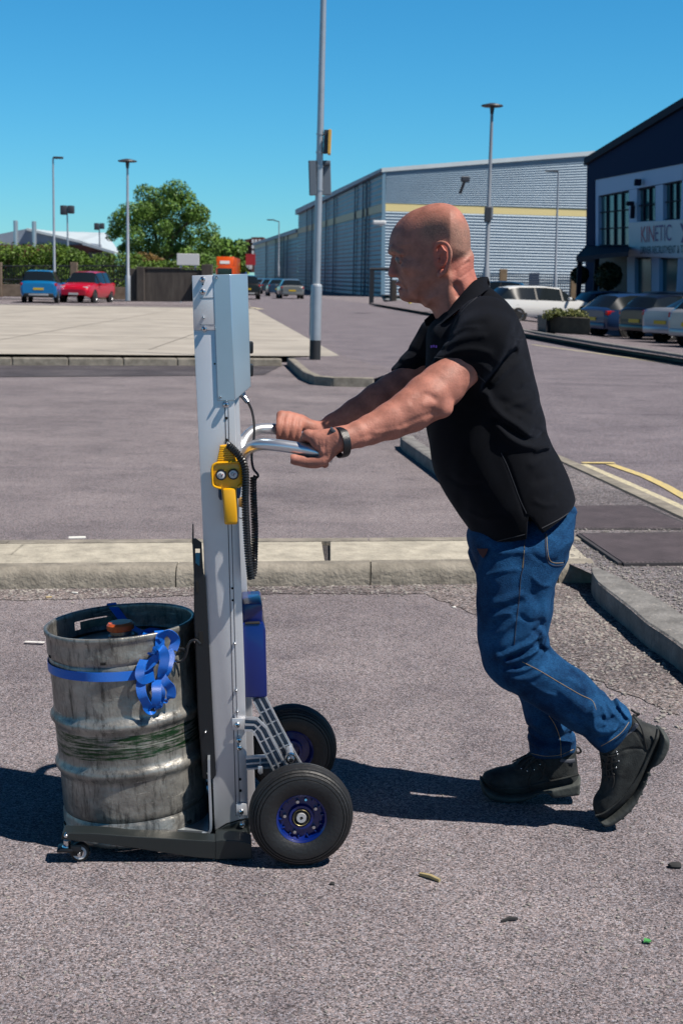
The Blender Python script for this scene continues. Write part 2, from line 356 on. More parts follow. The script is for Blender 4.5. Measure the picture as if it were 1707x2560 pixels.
g0 = lambda a, b: G(a, b, 0)
g1 = lambda a, b: G(a, b, .10)
# road sheet
def far_dir(p, vpx, dist):   # continue towards a vanishing column
    return Vector((p.x+(vpx-CX)/F_PX*dist, p.y+dist, 0))
r1 = g0(1707, 1285); r2 = g0(1401, 1147); r3 = g0(1004, 1010); r4 = g0(850, 905); r5 = g0(640, 780)
rr1 = g0(1707, 906); rr2 = g0(1310, 838)
L_ = [Vector((2.75, 3, 0)), r1, r2, r3, r4, r5, Vector((-6.2, 92, 0)), Vector((-33, 330, 0)), Vector((-60, 560, 0))]
Rr_ = [Vector((9.9, 3, 0)), rr1, rr2, Vector((1.9, 88, 0)), Vector((-1.5, 112, 0)), Vector((-24, 325, 0)), Vector((-50, 560, 0))]
sheet('road', L_+Rr_[::-1], M_road, .004)
# pale concrete forecourt, raised with a kerb
pc = [g0(-260, 900), g0(700, 906), g0(850, 906), g0(640, 780), g0(625, 776), g0(-260, 764)]
pc = [Vector((p.x, p.y, 0)) for p in pc]
sheet('forecourt', pc, M_conc, .115)
mb = MB()
for yy in (31.5, 38.0, 45.0, 53.0):
    xr = pc[2].x+(pc[3].x-pc[2].x)*(yy-pc[2].y)/(pc[3].y-pc[2].y)-.3; mb.quad((-22, yy, .119), (xr, yy, .119), (xr, yy+.05, .119), (-22, yy+.05, .119))
for xx in (-16, -11.5, -7, -3.6):
    mb.quad((xx, 26.2, .119), (xx+.03, 26.2, .119), (xx+.03, 57 if xx < -3.7 else 55, .119), (xx, 57 if xx < -3.7 else 55, .119))
o = mb.build('forecourt_joint', mat('joint filler', (.20, .18, .16), .95), smooth=False); o['kind'] = 'structure'
mb = MB()
def kerb_run(mb, pts, w, h, z0=-.02, bev=.02, gap=.008, seg=.9):
    """kerb stones along a ground line; w to the left of travel"""
    for a, b in zip(pts[:-1], pts[1:]):
        a = Vector((a.x, a.y, 0)); b = Vector((b.x, b.y, 0)); d = (b-a); Ln = d.length; n = max(1, round(Ln/seg)); d.normalize(); nrm = Vector((-d.y, d.x, 0))
        for i in range(n):
            p = a+d*(Ln*i/n+gap/2); q = a+d*(Ln*(i+1)/n-gap/2)
            mb.prism([p+Vector((0, 0, z0)), p+nrm*w+Vector((0, 0, z0)), p+nrm*w+Vector((0, 0, h)), p+Vector((0, 0, h))], q-p, bev)
kerb_run(mb, [g0(-260, 913), g0(705, 915)], .16, .125, seg=.9)
o = mb.build('forecourt_kerb', M_kerb, smooth=False); struct(o)
mb = MB(); mb.quad(*[Vector((p.x, p.y, .0)) for p in (g0(-260, 945), g0(660, 938), g0(705, 914), g0(-260, 912))])
o = mb.build('gutter', asphalt('dirty gutter', (.12, .115, .12), speck=.9, patch=.5), smooth=False); o.location.z = .006; struct(o)
kd = MB(); kerb_run(kd, [g0(-400, 762), g0(640, 778)], .2, .14, seg=3); struct(kd.build('distant_kerb', M_kerbd, smooth=False))
# lamp post footway with curved kerb
fk = [g0(717, 912), g0(735, 930), g0(757, 950), g0(785, 962), g0(830, 966), g0(935, 968)]
top = [G(a, b, .115) for a, b in ((725, 905), (745, 920), (770, 938), (800, 947), (840, 949), (935, 951), (975, 925), (848, 906))]
sheet('footway', [fk[0]]+fk[1:]+[g0(990, 945), g0(850, 905)], M_path, .118)
mb = MB(); kerb_run(mb, [p for p in fk], .13, .128, seg=.8, gap=.004); struct(mb.build('footway_kerb', M_kerb, smooth=False))
# near strip: kerb + slab + rear kerb (low upstand between two bays)
kx0, kx1 = -2.6, g0(1495, 1470).x
kl = g0(0, 1475); kr_ = g0(1180, 1462); sl_ = (kr_.y-kl.y)/(kr_.x-kl.x)
def ky(x): return kl.y+sl_*(x-kl.x)
mb = MB(); xs = kx0; rr = random.Random(3)
while xs < kx1:
    Ls = .915; xe = min(xs+Ls, kx1)
    jz = rr.uniform(-.002, .003); nrm = Vector((0, 1, 0))
    p = Vector((xs+.003, ky(xs), 0)); q = Vector((xe-.003, ky(xe), 0))
    prof = [(0, -.03), (.0, .06), (.012, .084), (.035, .098), (.06, .10), (.125, .10), (.125, -.03)]
    n = 6
    pl = [p+Vector((0, a, b+jz)) for a, b in prof]
    mb.prism(pl, q-p); xs = xe
o = mb.build('kerb', M_kerb, smooth=True, angle=50); struct(o)
xl = kx0; y2 = G(600, 1355, .10).y-ky(G(600, 1355, .1).x)
xj = G(815, 1385, .1).x; 
mb = MB()
for (a, b) in ((kx0, kx0+1.1), (kx0+1.1, xj-1.9), (xj-1.9, xj-.012), (xj+.012, g1(1470, 1400).x)):
    a += .004; b -= .004
    sh = .012
    mb.prism([Vector((a+sh*.5, ky(a)+.129, .096)), Vector((b+sh, ky(b)+.129, .096)), Vector((b-sh, ky(b)+y2, .099)), Vector((a, ky(a)+y2, .099))], (0, 0, -.12), .004)
struct(mb.build('pavement', M_slab, smooth=False))
mb = MB(); mb.prism([Vector((kx0, ky(kx0)+.12, -.02)), Vector((kx1-.15, ky(kx1)+.12, -.02)), Vector((kx1-.15, ky(kx1)+y2+.02, -.02)), Vector((kx0, ky(kx0)+y2+.02, -.02))], (0, 0, .098)); struct(mb.build('strip_bedding', asphalt('mortar', (.08, .08, .08), patch=.4), smooth=False))
mb = MB(); xs = kx0
while xs < g1(1370, 1350).x:
    xe = xs+.915; mb.prism([Vector((xs+.003, ky(xs)+y2+.006, -.02)), Vector((xs+.003, ky(xs)+y2+.006, .10)), Vector((xs+.003, ky(xs)+y2+.10, .10)), Vector((xs+.003, ky(xs)+y2+.125, .07)), Vector((xs+.003, ky(xs)+y2+.125, -.02))], Vector((xe-xs-.006, sl_*(xe-xs), 0))); xs = xe
struct(mb.build('rear_kerb', M_kerb, smooth=False))
# dirt in the gutter in front of the kerb
def jit(pts, amp=.035, step=.05):
    rj = random.Random(4); out = []
    for a, b in zip(pts, pts[1:]+pts[:1]):
        n = max(1, int((b-a).length/step))
        nn = Vector((-(b-a).y, (b-a).x, 0)).normalized()
        for i in range(n): q = a.lerp(b, i/n); o_ = max(-.02, min(.02, rj.gauss(0, .012))) if i else 0; out.append(Vector((q.x+nn.x*o_, q.y+nn.y*o_, 0)))
    return out
sheet('gutter_dirt', jit([Vector((kx0, ky(kx0)-.30, 0)), Vector((-.4, ky(-.4)-.16, 0)), Vector((.4, ky(.4)-.2, 0)), g0(1330, 1600), g0(1480, 1700), g0(1700, 1790), g0(1720, 1690), g0(1500, 1490), g0(1480, 1455), Vector((kx0, ky(kx0)+.02, 0))]), asphalt('gutter grit', (.25, .23, .215), speck=1.2, scale=130, patch=.5, bump=1), .003)
# right-hand raised island
isl = [g1(1480, 1432), g1(1495, 1456), g1(1533, 1487), g1(1575, 1520), g1(1616, 1556), g1(1658, 1583), g1(1707, 1619), g1(1860, 1740)]
isl = [Vector((p.x, p.y, 0)) for p in isl]
face_l = [g1(1004, 1096), g1(1072, 1143), g1(1370, 1352)]; face_l = [Vector((p.x, p.y, 0)) for p in face_l]
rd = [g1(1860, 1352), g1(1707, 1285), g1(1401, 1147), g1(1090, 1050)]; rd = [Vector((p.x, p.y, 0)) for p in rd]
sheet('verge', isl+rd+face_l+[Vector((g1(1480, 1352).x-.35, ky(.6)+y2-.1, 0))], M_verge, .094)
mb = MB(); ins = [g1(1478, 1408), g1(1495, 1420), g1(1560, 1450), g1(1616, 1480), g1(1660, 1506), g1(1707, 1538), g1(1870, 1640)]
out_ = cr([(p.x, p.y, 0) for p in isl], 3); inn = cr([(p.x, p.y, 0) for p in [isl[0]+Vector((.02, .12, 0))]+[p for p in [Vector((q.x, q.y, 0)) for q in ins[1:]]]], 3)
def ribbon_solid(mb, A, B, z0, z1, rnd=.018):
    n = len(A); vs = []; fs = []
    for i in range(n):
        a = Vector(tuple(A[i])); j = i*(len(B)-1)/(n-1); j0 = int(j); j1 = min(j0+1, len(B)-1); b = Vector(tuple(B[j0])).lerp(Vector(tuple(B[j1])), j-j0); d = (b-a).normalized()
        vs += [a+Vector((0, 0, z0)), a+d*.004+Vector((0, 0, z1-rnd)), a+d*rnd*.5+Vector((0, 0, z1-rnd*.35)), a+d*rnd*1.4+Vector((0, 0, z1)), b+Vector((0, 0, z1)), b+Vector((0, 0, z0))]
    for i in range(n-1):
        for k in range(5): fs.append((i*6+k, (i+1)*6+k, (i+1)*6+k+1, i*6+k+1))
    fs += [tuple(range(6)), tuple((n-1)*6+k for k in range(6))[::-1]]; mb.add(vs, fs)
for (s0, s1) in ((0, 7), (7, 13), (13, len(out_)-1)):
    A = [Vector(tuple(p)) for p in out_[s0:s1+1]]; B = [Vector(tuple(p)) for p in inn[min(s0, len(inn)-2):min(s1+1, len(inn))]]
    if len(A) > 1 and len(B) > 1:
        A[-1] = A[-1].lerp(A[-2], .03); ribbon_solid(mb, A, B, -.02, .10)
struct(mb.build('verge_kerb', M_kerbd, smooth=False))
mb = MB()
fl2 = [Vector((p.x, p.y, 0)) for p in (g1(1030, 1082), g1(1000, 1088), g1(1004, 1096), g1(1072, 1143), g1(1150, 1197), g1(1370, 1352))]
kerb_run(mb, fl2[1:], .125, .10, seg=.9, gap=.005); struct(mb.build('side_kerb', M_kerbd, smooth=False))
mb = MB(); rd_in = [g1(1350, 1128), g1(1401, 1151), g1(1500, 1196), g1(1615, 1250), g1(1707, 1293), g1(1860, 1366)]
rd_out = [g1(1360, 1122), g1(1415, 1144), g1(1515, 1188), g1(1630, 1238), g1(1720, 1280), g1(1870, 1350)]
for a, b, c, d in zip(rd_in[:-1], rd_out[:-1], rd_in[1:], rd_out[1:]):
    mb.prism([Vector((a.x, a.y, .099)), Vector((b.x, b.y, .099)), Vector((d.x, d.y, .099)).lerp(Vector((b.x, b.y, .099)), .01), Vector((c.x, c.y, .099)).lerp(Vector((a.x, a.y, .099)), .01)], (0, 0, -.14))
struct(mb.build('road_kerb', M_kerb, smooth=False))
mb = MB()
for a, b in zip(rd_in[:-1], rd_in[1:]):
    a2 = Vector((a.x, a.y, .0965)); b2 = Vector((b.x, b.y, .0965)); n = Vector((-(b2-a2).y, (b2-a2).x, 0)).normalized()*.022
    if n.x > 0: n = -n
    mb.quad(a2, b2, b2+n, a2+n)
struct(mb.build('joint', M_dark, smooth=False))
# yellow lines
def stripe(mb, pts, w, z=.010):
    P = [Vector((p.x, p.y, z)) for p in pts]
    for i, (a, b) in enumerate(zip(P[:-1], P[1:])):
        n = Vector((-(b-a).y, (b-a).x, 0)).normalized()*w/2; mb.quad(a-n, b-n, b+n, a+n)
mb = MB(); stripe(mb, [g0(1458, 1163), g0(1560, 1207), g0(1640, 1243), g0(1722, 1280)], .075); o1 = mb.build('road_marking', M_yelp, smooth=False); struct(o1)
mb = MB(); stripe(mb, [g0(1525, 1163), g0(1611, 1193), g0(1665, 1219), g0(1722, 1252)], .08); stripe(mb, [g0(1455, 1160.5), g0(1535, 1160.5)], .08, .014); struct(mb.build('road_marking', M_yel, smooth=False))
mb = MB(); stripe(mb, [g0(918, 922), g0(950, 930), g0(985, 941)], .09); stripe(mb, [g0(615, 772), g0(640, 776)], .3); stripe(mb, [g0(628, 768), g0(655, 773)], .3)
stripe(mb, [g0(1330, 862), g0(1500, 885), g0(1640, 905), g0(1760, 924)], .1); struct(mb.build('road_marking', M_yelp, smooth=False))
mb = MB(); mb.cur = 0; stripe(mb, [g0(62, 1610), g0(112, 1612)], .02); struct(mb.build('parking_line', mat('worn white paint', (.75, .75, .73), .8, var=.2, vscale=60), smooth=False))
# right kerb of the road, pavement behind and car park dropping away
rk = [g0(925, 760), g0(1120, 793), g0(1310, 838), g0(1500, 872), g0(1707, 907), g0(2100, 975)]
for nm, ps in (('far_kerb', rk),):
    mb = MB(); kerb_run(mb, ps[::-1][::-1], .15, .15, seg=.9, gap=.01, bev=.015)
    struct(mb.build(nm, M_kerbd, smooth=False))
def at(px, py, dist): return D(px, py, dist)
rows = [[G(a, b, .14) for a, b in ((925, 757), (1120, 789), (1310, 832), (1500, 865), (1707, 896), (2100, 955))],
        [at(1000, 751, 86), at(1150, 775, 62), at(1310, 812, 50), at(1500, 856, 42), at(1707, 884, 36), at(2100, 930, 28)],
        [at(1040, 742, 108), at(1200, 760, 88), at(1330, 792, 66), at(1520, 818, 62), at(1760, 826, 58), at(2200, 810, 60)],
        [at(940, 735, 135), at(1300, 742, 128), at(1460, 745, 120), at(1620, 760, 100), at(1860, 770, 90), at(2300, 780, 90)]]
vs = [p for r in rows for p in r]; fs = [(r*6+c, r*6+c+1, (r+1)*6+c+1, (r+1)*6+c) for r in range(3) for c in range(5)]
cpk = struct(link_mesh('car_park', vs, fs, M_path, smooth=True))
from mathutils.bvhtree import BVHTree
BPK = BVHTree.FromPolygons([tuple(v) for v in vs], fs)
def park_z(x, y):
    h = BPK.ray_cast(Vector((x, y, 20)), Vector((0, 0, -1))); return h[0].z if h[0] is not None else 0.0
# cut the flat ground away where the car park drops (ground sheet gets a hole there)
gobj = bpy.data.objects['ground']; gm = gobj.data; bm = bmesh.new()
edge = [Vector((p.x, p.y, 0)) for p in rk]; XR = edge[-1].x+300
pts = [(-s_, -60, 0), (12, -60, 0), tuple(edge[-1]+Vector((.1, 0, 0)))]+[tuple(p+Vector((.08, .1, 0))) for p in edge[::-1][1:]]+[(2.6, 95, 0), (3.2, 128, 0), (3.2, s_, 0), (-s_, s_, 0)]
bmv = [bm.verts.new(p) for p in pts]; bm.faces.new(bmv); bmesh.ops.triangulate(bm, faces=bm.faces[:]); bmesh.ops.recalc_face_normals(bm, faces=bm.faces[:])
for f in bm.faces:
    if f.normal.z < 0: f.normal_flip()
bm.to_mesh(gm); bm.free()
mb = MB(); mb.quad((2.5, -60, -1.3), (s_, -60, -1.3), (s_, s_, -1.3), (2.5, s_, -1.3)); struct(mb.build('lower_ground', M_path, smooth=False))
# manhole covers
def cover_mat():
    m = mat('rusty cast iron', (.17, .135, .15), .75, metal=.15, var=.25, vscale=6, detail=6); nt = m.node_tree; N = nt.nodes; L = nt.links
    tc = N.new('ShaderNodeTexCoord'); w = N.new('ShaderNodeTexBrick'); w.inputs['Scale'].default_value = 16; w.inputs['Mortar Size'].default_value = .05; w.inputs['Color1'].default_value = (1, 1, 1, 1); w.inputs['Color2'].default_value = (.8, .8, .8, 1); w.inputs['Mortar'].default_value = (0, 0, 0, 1)
    mp = N.new('ShaderNodeMapping'); mp.inputs['Rotation'].default_value = (0, 0, .6); L.new(tc.outputs['Object'], mp.inputs[0]); L.new(mp.outputs[0], w.inputs['Vector'])
    bp = N.new('ShaderNodeBump'); bp.inputs['Strength'].default_value = 1; bp.inputs['Distance'].default_value = .012; L.new(w.outputs['Color'], bp.inputs['Height']); L.new(bp.outputs[0], N['Principled BSDF'].inputs['Normal'])
    pb = N['Principled BSDF']; src_ = pb.inputs['Base Color'].links[0].from_socket; mm = N.new('ShaderNodeMix'); mm.data_type = 'RGBA'; mm.blend_type = 'MULTIPLY'; mm.inputs[0].default_value = .8; L.new(src_, mm.inputs[6]); L.new(w.outputs['Color'], mm.inputs[7]); L.new(mm.outputs[2], pb.inputs['Base Color']); return m
M_cover = cover_mat()
for nm, px, lab in (('A', [(1430, 1264), (1606, 1263), (1707, 1307), (1760, 1330), (1760, 1319.5), (1430, 1319.5)], 'rusty iron manhole cover set flush in the verge, farther of the two'),
                    ('B', [(1450, 1333), (1760, 1330), (1860, 1402), (1556, 1405)], 'rusty iron manhole cover standing proud of the gravel, nearer of the two')):
    pts = [G(a, b, .102 if nm == 'A' else .112) for a, b in px]
    if nm == 'A': pts = [pts[i] for i in (0, 1, 2, 4, 5)]
    t = thing('manhole_cover', Matrix.Translation(sum((Vector((p.x, p.y, .095)) for p in pts), Vector())/len(pts)), lab, 'manhole cover', 'manhole covers in the verge')
    # ribbed top plate and separate frame edge
    mb = MB(); mb.prism(pts, (0, 0, -.012 if nm == 'A' else -.03), .003); plate = mb.build('plate', M_cover, t, smooth=False)
    mb = MB(); c = sum(pts, Vector())/len(pts)
    for a, b in zip(pts, pts[1:]+pts[:1]):
        d = (b-a).normalized(); n = Vector((d.y, -d.x, 0)).normalized()
        if (a+n-c).length < (a-n-c).length: n = -n
        mb.prism([a+n*.003-Vector((0, 0, .003)), b+n*.003-Vector((0, 0, .003)), b+n*.022-Vector((0, 0, .003)), a+n*.022-Vector((0, 0, .003))], (0, 0, -.03))
    mb.build('frame', mat('dark iron', (.05, .045, .05), .8), t, smooth=False)
# loose stones
def stones(name, spots, m, label=None):
    vs = []; fs = []; rr = random.Random(5)
    base = bmesh.new(); bmesh.ops.create_icosphere(base, subdivisions=1, radius=1); bv = [v.co.copy() for v in base.verts]; bf = [[v.index for v in f.verts] for f in base.faces]; base.free()
    for (p, r) in spots:
        k = len(vs); a = rr.uniform(0, 6.28); sx, sy, sz = rr.uniform(.6, 1.3), rr.uniform(.6, 1.3), rr.uniform(.35, .8)
        for v in bv:
            q = Vector((v.x*sx, v.y*sy, v.z*sz))*r*rr.uniform(.82, 1.12); ca, sa = math.cos(a), math.sin(a)
            vs.append((p[0]+q.x*ca-q.y*sa, p[1]+q.x*sa+q.y*ca, p[2]+q.z+r*.3))
        fs += [tuple(i+k for i in f) for f in bf]
    o = link_mesh(name, vs, fs, m, smooth=False); o['kind'] = 'stuff'; return o
M_st = mat('grey stone', (.22, .21, .20), .9, vscale=9, col2=(.42, .39, .36), coord='Object')
rr = random.Random(9); sp = []
for i in range(1500):   # along the near kerb
    x = rr.uniform(-1.9, 1.15); sp.append(((x, ky(x)-abs(rr.gauss(0, .10))-.005, 0), rr.choice((.003, .004, .005, .006, .009))))
for i in range(1500):   # along the curved kerb
    j = rr.uniform(0, len(isl)-1.01); a = isl[int(j)].lerp(isl[int(j)+1], j % 1); d = abs(rr.gauss(0, .28)); sp.append(((a.x-d*.8-.02, a.y-d*.5-.02, .0), rr.choice((.003, .004, .005, .007, .010))))
for i in range(2600):
    px, py = rr.uniform(1380, 1707), rr.uniform(1300, 1600); p = g1(px, py)
    if py < 1432+(px-1480)*.82: sp.append(((p.x, p.y, .095), rr.choice((.003, .004, .005, .006, .008))))
for i in range(1600):
    px, py = rr.uniform(0, 1707), rr.uniform(1480, 2560); p = g0(px, py); sp.append(((p.x, p.y, 0), rr.choice((.0025, .003, .0035, .0045))))
stones('gravel', [s for s in sp], M_st)
def single(name, px, py, z, r_, sc, m, label, cat, group=None, rot=0):
    r = r_*.75; p = G(px, py, z); mb = MB(Matrix.Translation(p) @ Matrix.Rotation(rot, 4, 'Z')); bm = bmesh.new(); bmesh.ops.create_icosphere(bm, subdivisions=2, radius=r)
    for v in bm.verts:
        n = mnoise.noise(v.co*(1.6/r)); v.co = Vector((v.co.x*sc[0], v.co.y*sc[1], v.co.z*sc[2]))*(1+.35*n)
    mb.bm(bm, Matrix.Translation((0, 0, r*sc[2]*.7))); o = mb.build(name, m, smooth=True, angle=30); return tag(o, label, cat, group)
M_wh = mat('white chip', (.8, .8, .76), .8); M_tan = mat('tan scrap', (.55, .42, .22), .85); M_blk = mat('black clod', (.03, .03, .032), .9)
single('pebble', 1135, 1520, 0, .011, (1.2, .8, .6), M_wh, 'white pebble on the asphalt left of the mans knee', 'stone')
single('pebble', 1679, 1713, 0, .012, (1, .8, .7), M_st, 'brownish pebble by the curved kerb at the right edge', 'stone')
single('pebble', 1657, 1793, 0, .014, (1.1, .8, .6), M_st, 'grey pebble above the heel of the raised boot', 'stone')
single('pebble', 1645, 1664, 0, .013, (1.1, .8, .6), M_st, 'pale pebble in the grit nearest the curved kerb', 'stone')
single('clod', 1688, 2170, 0, .019, (1.3, .8, .6), M_blk, 'black lump of tar on the asphalt at the right edge', 'tar lump')
single('clod', 831, 2213, 0, .009, (1, .8, .7), M_blk, 'small black lump on the asphalt below the near tyre', 'tar lump')
mb = MB(); a = G(1050, 2186, .005); b = G(1099, 2202, .005); mb.tube([a, a.lerp(b, .5)+Vector((0, 0, .003)), b], [.005, .006, .005], 7); tag(mb.build('stick', mat('dry wood', (.45, .36, .18), .85, var=.2, vscale=50)), 'short dry broken stick lying on the asphalt', 'stick')
mb = MB(); c = G(1617, 2355, .004); vs = [c+Vector((.011*(1 if i % 3 == 0 else .65)*math.cos(i*math.pi/5), .011*(1 if i % 3 == 0 else .65)*math.sin(i*math.pi/5), .004*(i % 2))) for i in range(10)]
mb.prism(vs, (0, 0, .0012)); tag(mb.build('leaf', mat('bright green', (.08, .38, .10), .6), smooth=False), 'small bright green leaf scrap on the asphalt', 'leaf')
mb = MB(); a = G(1252, 2305, .003); mb.tube([a, a+Vector((.02, .008, .004)), a+Vector((.04, .012, .002))], [.004, .006, .003], 6, flat=.5); tag(mb.build('twig', M_blk), 'short blackened twig lying on the foreground asphalt', 'twig')
mb = MB(); mb.prism([G(x, y, .103) for x, y in ((172, 1343), (214, 1342), (214, 1346), (172, 1347))], (0, 0, .004)); tag(mb.build('paint_flake', M_wh, smooth=False), 'white flat scrap on the rear edge of the concrete strip', 'litter')
for i, (x, y, w) in enumerate(((122, 1494, 14), (187, 1483, 18))):
    p = G(x, y, .004); mb = MB(); mb.box((p.x, p.y, .006), (.028, .012, .006), .002, Matrix.Rotation(.3-i*.5, 3, 'Z')); tag(mb.build('litter', (M_tan, M_wh)[i], smooth=False), ('tan scrap of wood in the kerb grit left of the keg', 'white scrap in the kerb grit left of the keg')[i], 'litter')
for i, (x, y, c) in enumerate(((1378, 2704-500, None),)): pass
# ================================================================ FOLIAGE
def leaf_cloud(blobs, n, size, seed, flat=.7):
    """leaf-sized quads over and through a set of blobs (centre, radii)"""
    r = np.random.default_rng(seed); w = np.array([b[1][0]*b[1][2] for b in blobs]); w = w/w.sum(); ids = r.choice(len(blobs), n, p=w)
    d = r.normal(size=(n, 3)); d /= np.linalg.norm(d, axis=1)[:, None]; rad = r.uniform(.25, 1.08, n)**.45
    C = np.array([blobs[i][0] for i in ids]); S = np.array([blobs[i][1] for i in ids]); P = C+d*S*rad[:, None]
    nr = d+r.normal(size=(n, 3))*.7; nr /= np.linalg.norm(nr, axis=1)[:, None]; t = np.cross(nr, r.normal(size=(n, 3))); t /= np.linalg.norm(t, axis=1)[:, None]; b2 = np.cross(nr, t)
    s = size*r.uniform(.5, 1.3, n)[:, None]; V = np.empty((n, 4, 3)); V[:, 0] = P-t*s; V[:, 1] = P+b2*s*.6; V[:, 2] = P+t*s; V[:, 3] = P-b2*s*.6
    return V.reshape(-1, 3), np.arange(4*n).reshape(n, 4)
def leaf_mat(name, c1, c2, tr=.25, scale=1.2):
    m = mat(name, c1, .55, vscale=scale, col2=c2, spec=.3, detail=3); b = m.node_tree.nodes['Principled BSDF']; b.inputs['Subsurface Weight'].default_value = 0
    return m
M_leaf = leaf_mat('tree leaves', (.05, .12, .018), (.17, .31, .045)); M_leafd = leaf_mat('hedge leaves', (.04, .095, .014), (.18, .30, .03), scale=1.6); M_brown = leaf_mat('brown leaves', (.14, .08, .02), (.30, .19, .06))
M_bark = mat('bark', (.12, .09, .06), .9, var=.3, vscale=6)
def tree(cpx, dist, r, seed, label, n=9000, leaf=.16, m=M_leaf, nb=26, trunkpx=None, group=None, sc=(1, .8, .95)):
    c = D(*cpx, dist); base = Vector((c.x, c.y, -.9)); t = thing('tree', base, label, 'tree', group); rr = random.Random(seed)
    bl = [(tuple(c), (r*.62*sc[0], r*.62*sc[1], r*.62*sc[2]))]
    for i in range(nb):
        a = rr.uniform(0, 6.28); e = rr.uniform(-.6, 1.2); q = Vector((math.cos(a)*math.cos(e)*sc[0], math.sin(a)*math.cos(e)*sc[1], math.sin(e)*sc[2]))*r*rr.uniform(.55, .98); s = r*rr.uniform(.10, .28)
        bl.append((tuple(c+q), (s, s, s*.85)))
    V, Q = leaf_cloud(bl, n, leaf, seed); link_mesh('crown', V, Q, m, t, smooth=False)
    mb = MB(); mb.tube([base, base+Vector((.1, 0, r*.5)), c+Vector((0, 0, -r*.3))], [r*.09, r*.07, r*.04], 8)
    for i in range(7):
        q = Vector(bl[1+i*3 % nb][0]); mb.tube([c+Vector((0, 0, -r*.5)), c.lerp(q, .5)+Vector((0, 0, -.1*r)), q], [r*.045, r*.03, r*.012], 6)
    mb.build('trunk', M_bark, t); return t
tree((403, 592), 92, 3.35, 4, 'broad leafy green tree behind the brick wall and tall lamp post', n=34000, leaf=.080, nb=54, sc=(1.0, .8, 1.08))
tree((565, 640), 260, 4.6, 8, 'distant dark green tree left of the red brick block', n=1500, leaf=.5, group='trees far down the road')
tree((520, 655), 250, 3.6, 12, 'distant dark tree just right of the big leafy tree', n=1200, leaf=.5, group='trees far down the road')
tree((592, 672), 210, 1.6, 13, 'small bright bush at the roadside below the red brick block', n=500, leaf=.3, m=M_leafd)
def hedge(name, label, px, dist, depth, seed, m, n, leaf=.1, cat='hedge'):
    """px: list of (x, ytop, ybottom)"""
    bl = []; rr = random.Random(seed)
    for (x0, t0, b0), (x1, t1, b1) in zip(px[:-1], px[1:]):
        k = 7
        for i in range(k):
            f = (i+rr.random()*.6)/k; a = D(x0+(x1-x0)*f, t0+(t1-t0)*f, dist); b = D(x0+(x1-x0)*f, b0+(b1-b0)*f, dist); hgt = a.z-b.z
            for j in range(3):
                s = hgt*rr.uniform(.24, .36); bl.append(((a.x, a.y+rr.uniform(-.3, .3)*depth, b.z+hgt*(.2+.3*j)-.02), (s, depth*.5, s)))
    V, Q = leaf_cloud(bl, n, leaf, seed); o = link_mesh(name, V, Q, m, smooth=False); tag(o, label, cat); return o
hedge('hedge', 'long green hedge behind the railings on the left', [(-600, 600, 705), (-300, 608, 708), (-30, 612, 715), (60, 616, 715), (150, 618, 715), (190, 628, 718), (215, 640, 720), (315, 638, 725), (345, 640, 730)], 84, 1.6, 21, M_leafd, 46000, .075)
hedge('hedge', 'bright green hedge top showing above the tall brick wall', [(350, 656, 690), (420, 652, 690), (503, 660, 690)], 85, 1.2, 22, M_leafd, 6000, .07)
hedge('bush', 'round brown-leaved bush left of the white sign', [(328, 640, 680), (362, 632, 680), (405, 645, 680)], 86, 1.2, 23, M_brown, 4000, .065, 'bush')
# ================================================================ LEFT BACKGROUND
M_brick = mat('old brown brick', (.16, .115, .085), .9, vscale=3, col2=(.26, .20, .15), bump=.4, bscale=12, detail=8)
M_brickd = mat('dark streaked brick', (.045, .036, .034), .9, vscale=1.2, col2=(.10, .085, .075), detail=8, stretch=(3, 3, .5))
M_blackm = mat('black railings', (.02, .022, .03), .5)
def wallbox(mb, x0, x1, yt, yb, dist, th=.25, bev=.02):
    a = D(x0, yb, dist); b = D(x1, yb, dist); h = D((x0+x1)/2, yt, dist).z; mb.prism([a, b, Vector((b.x, b.y, h)), Vector((a.x, a.y, h))], (0, th, 0), bev)
t = thing('brick_wall', D(150, 735, 81), 'low brown brick wall with railings behind the blue and red cars', 'wall')
mb = MB(); wallbox(mb, -60, 250, 712, 741, 81); wallbox(mb, 250, 318, 717, 748, 81); mb.build('wall', M_brick, t, False)
mb = MB(); wallbox(mb, -4, 4, 655, 742, 80.9, .35); wallbox(mb, 176, 193, 655, 741, 80.9, .35); mb.build('pillar', M_brick, t, False)
mb = MB()
for i in range(60):
    x = -50+i*6.2; a = D(x, 715, 81.15); b = D(x, 664, 81.15); mb.box(((a+b)/2), (.03, .03, b.z-a.z))
for y in (664, 698): a = D(-55, y, 81.15); b = D(318, y, 81.15); mb.tube([a, b], .035, 6)
mb.build('railing', M_blackm, t, False)
t = thing('brick_wall', D(410, 752, 73), 'tall dark streaked brick wall behind the tall lamp post', 'wall')
mb = MB(); wallbox(mb, 318, 505, 672, 753, 73, .35); mb.build('wall', M_brickd, t, False)
mb = MB(); wallbox(mb, 341, 361, 666, 752, 72.85, .5, .03); wallbox(mb, 503, 530, 660, 755, 72.5, .5, .03); mb.build('pillar', M_brickd, t, False)
mb = MB(); wallbox(mb, 361, 503, 668, 672, 72.95, .45, .02); mb.build('coping', M_brickd, t, False)
# white sign board behind hedge
M_white = mat('white paint', (.78, .79, .8), .5); M_paleg = mat('pale grey metal', (.52, .58, .63), .45, metal=.3)
t = thing('sign_board', D(470, 670, 82), 'blank white board standing behind the hedge', 'sign'); mb = MB(); a = D(442, 662, 82); b = D(498, 634, 82); mb.box(((a.x+b.x)/2, 82, (a.z+b.z)/2), (b.x-a.x, .1, b.z-a.z), .02); mb.build('board', M_white, t, False)
mb = MB(); [mb.box((D(x, 660, 82).x, 82.1, (a.z-.9)/2+.0), (.12, .1, a.z+.9+.3)) for x in (452, 488)]; mb.build('post', M_paleg, t, False)
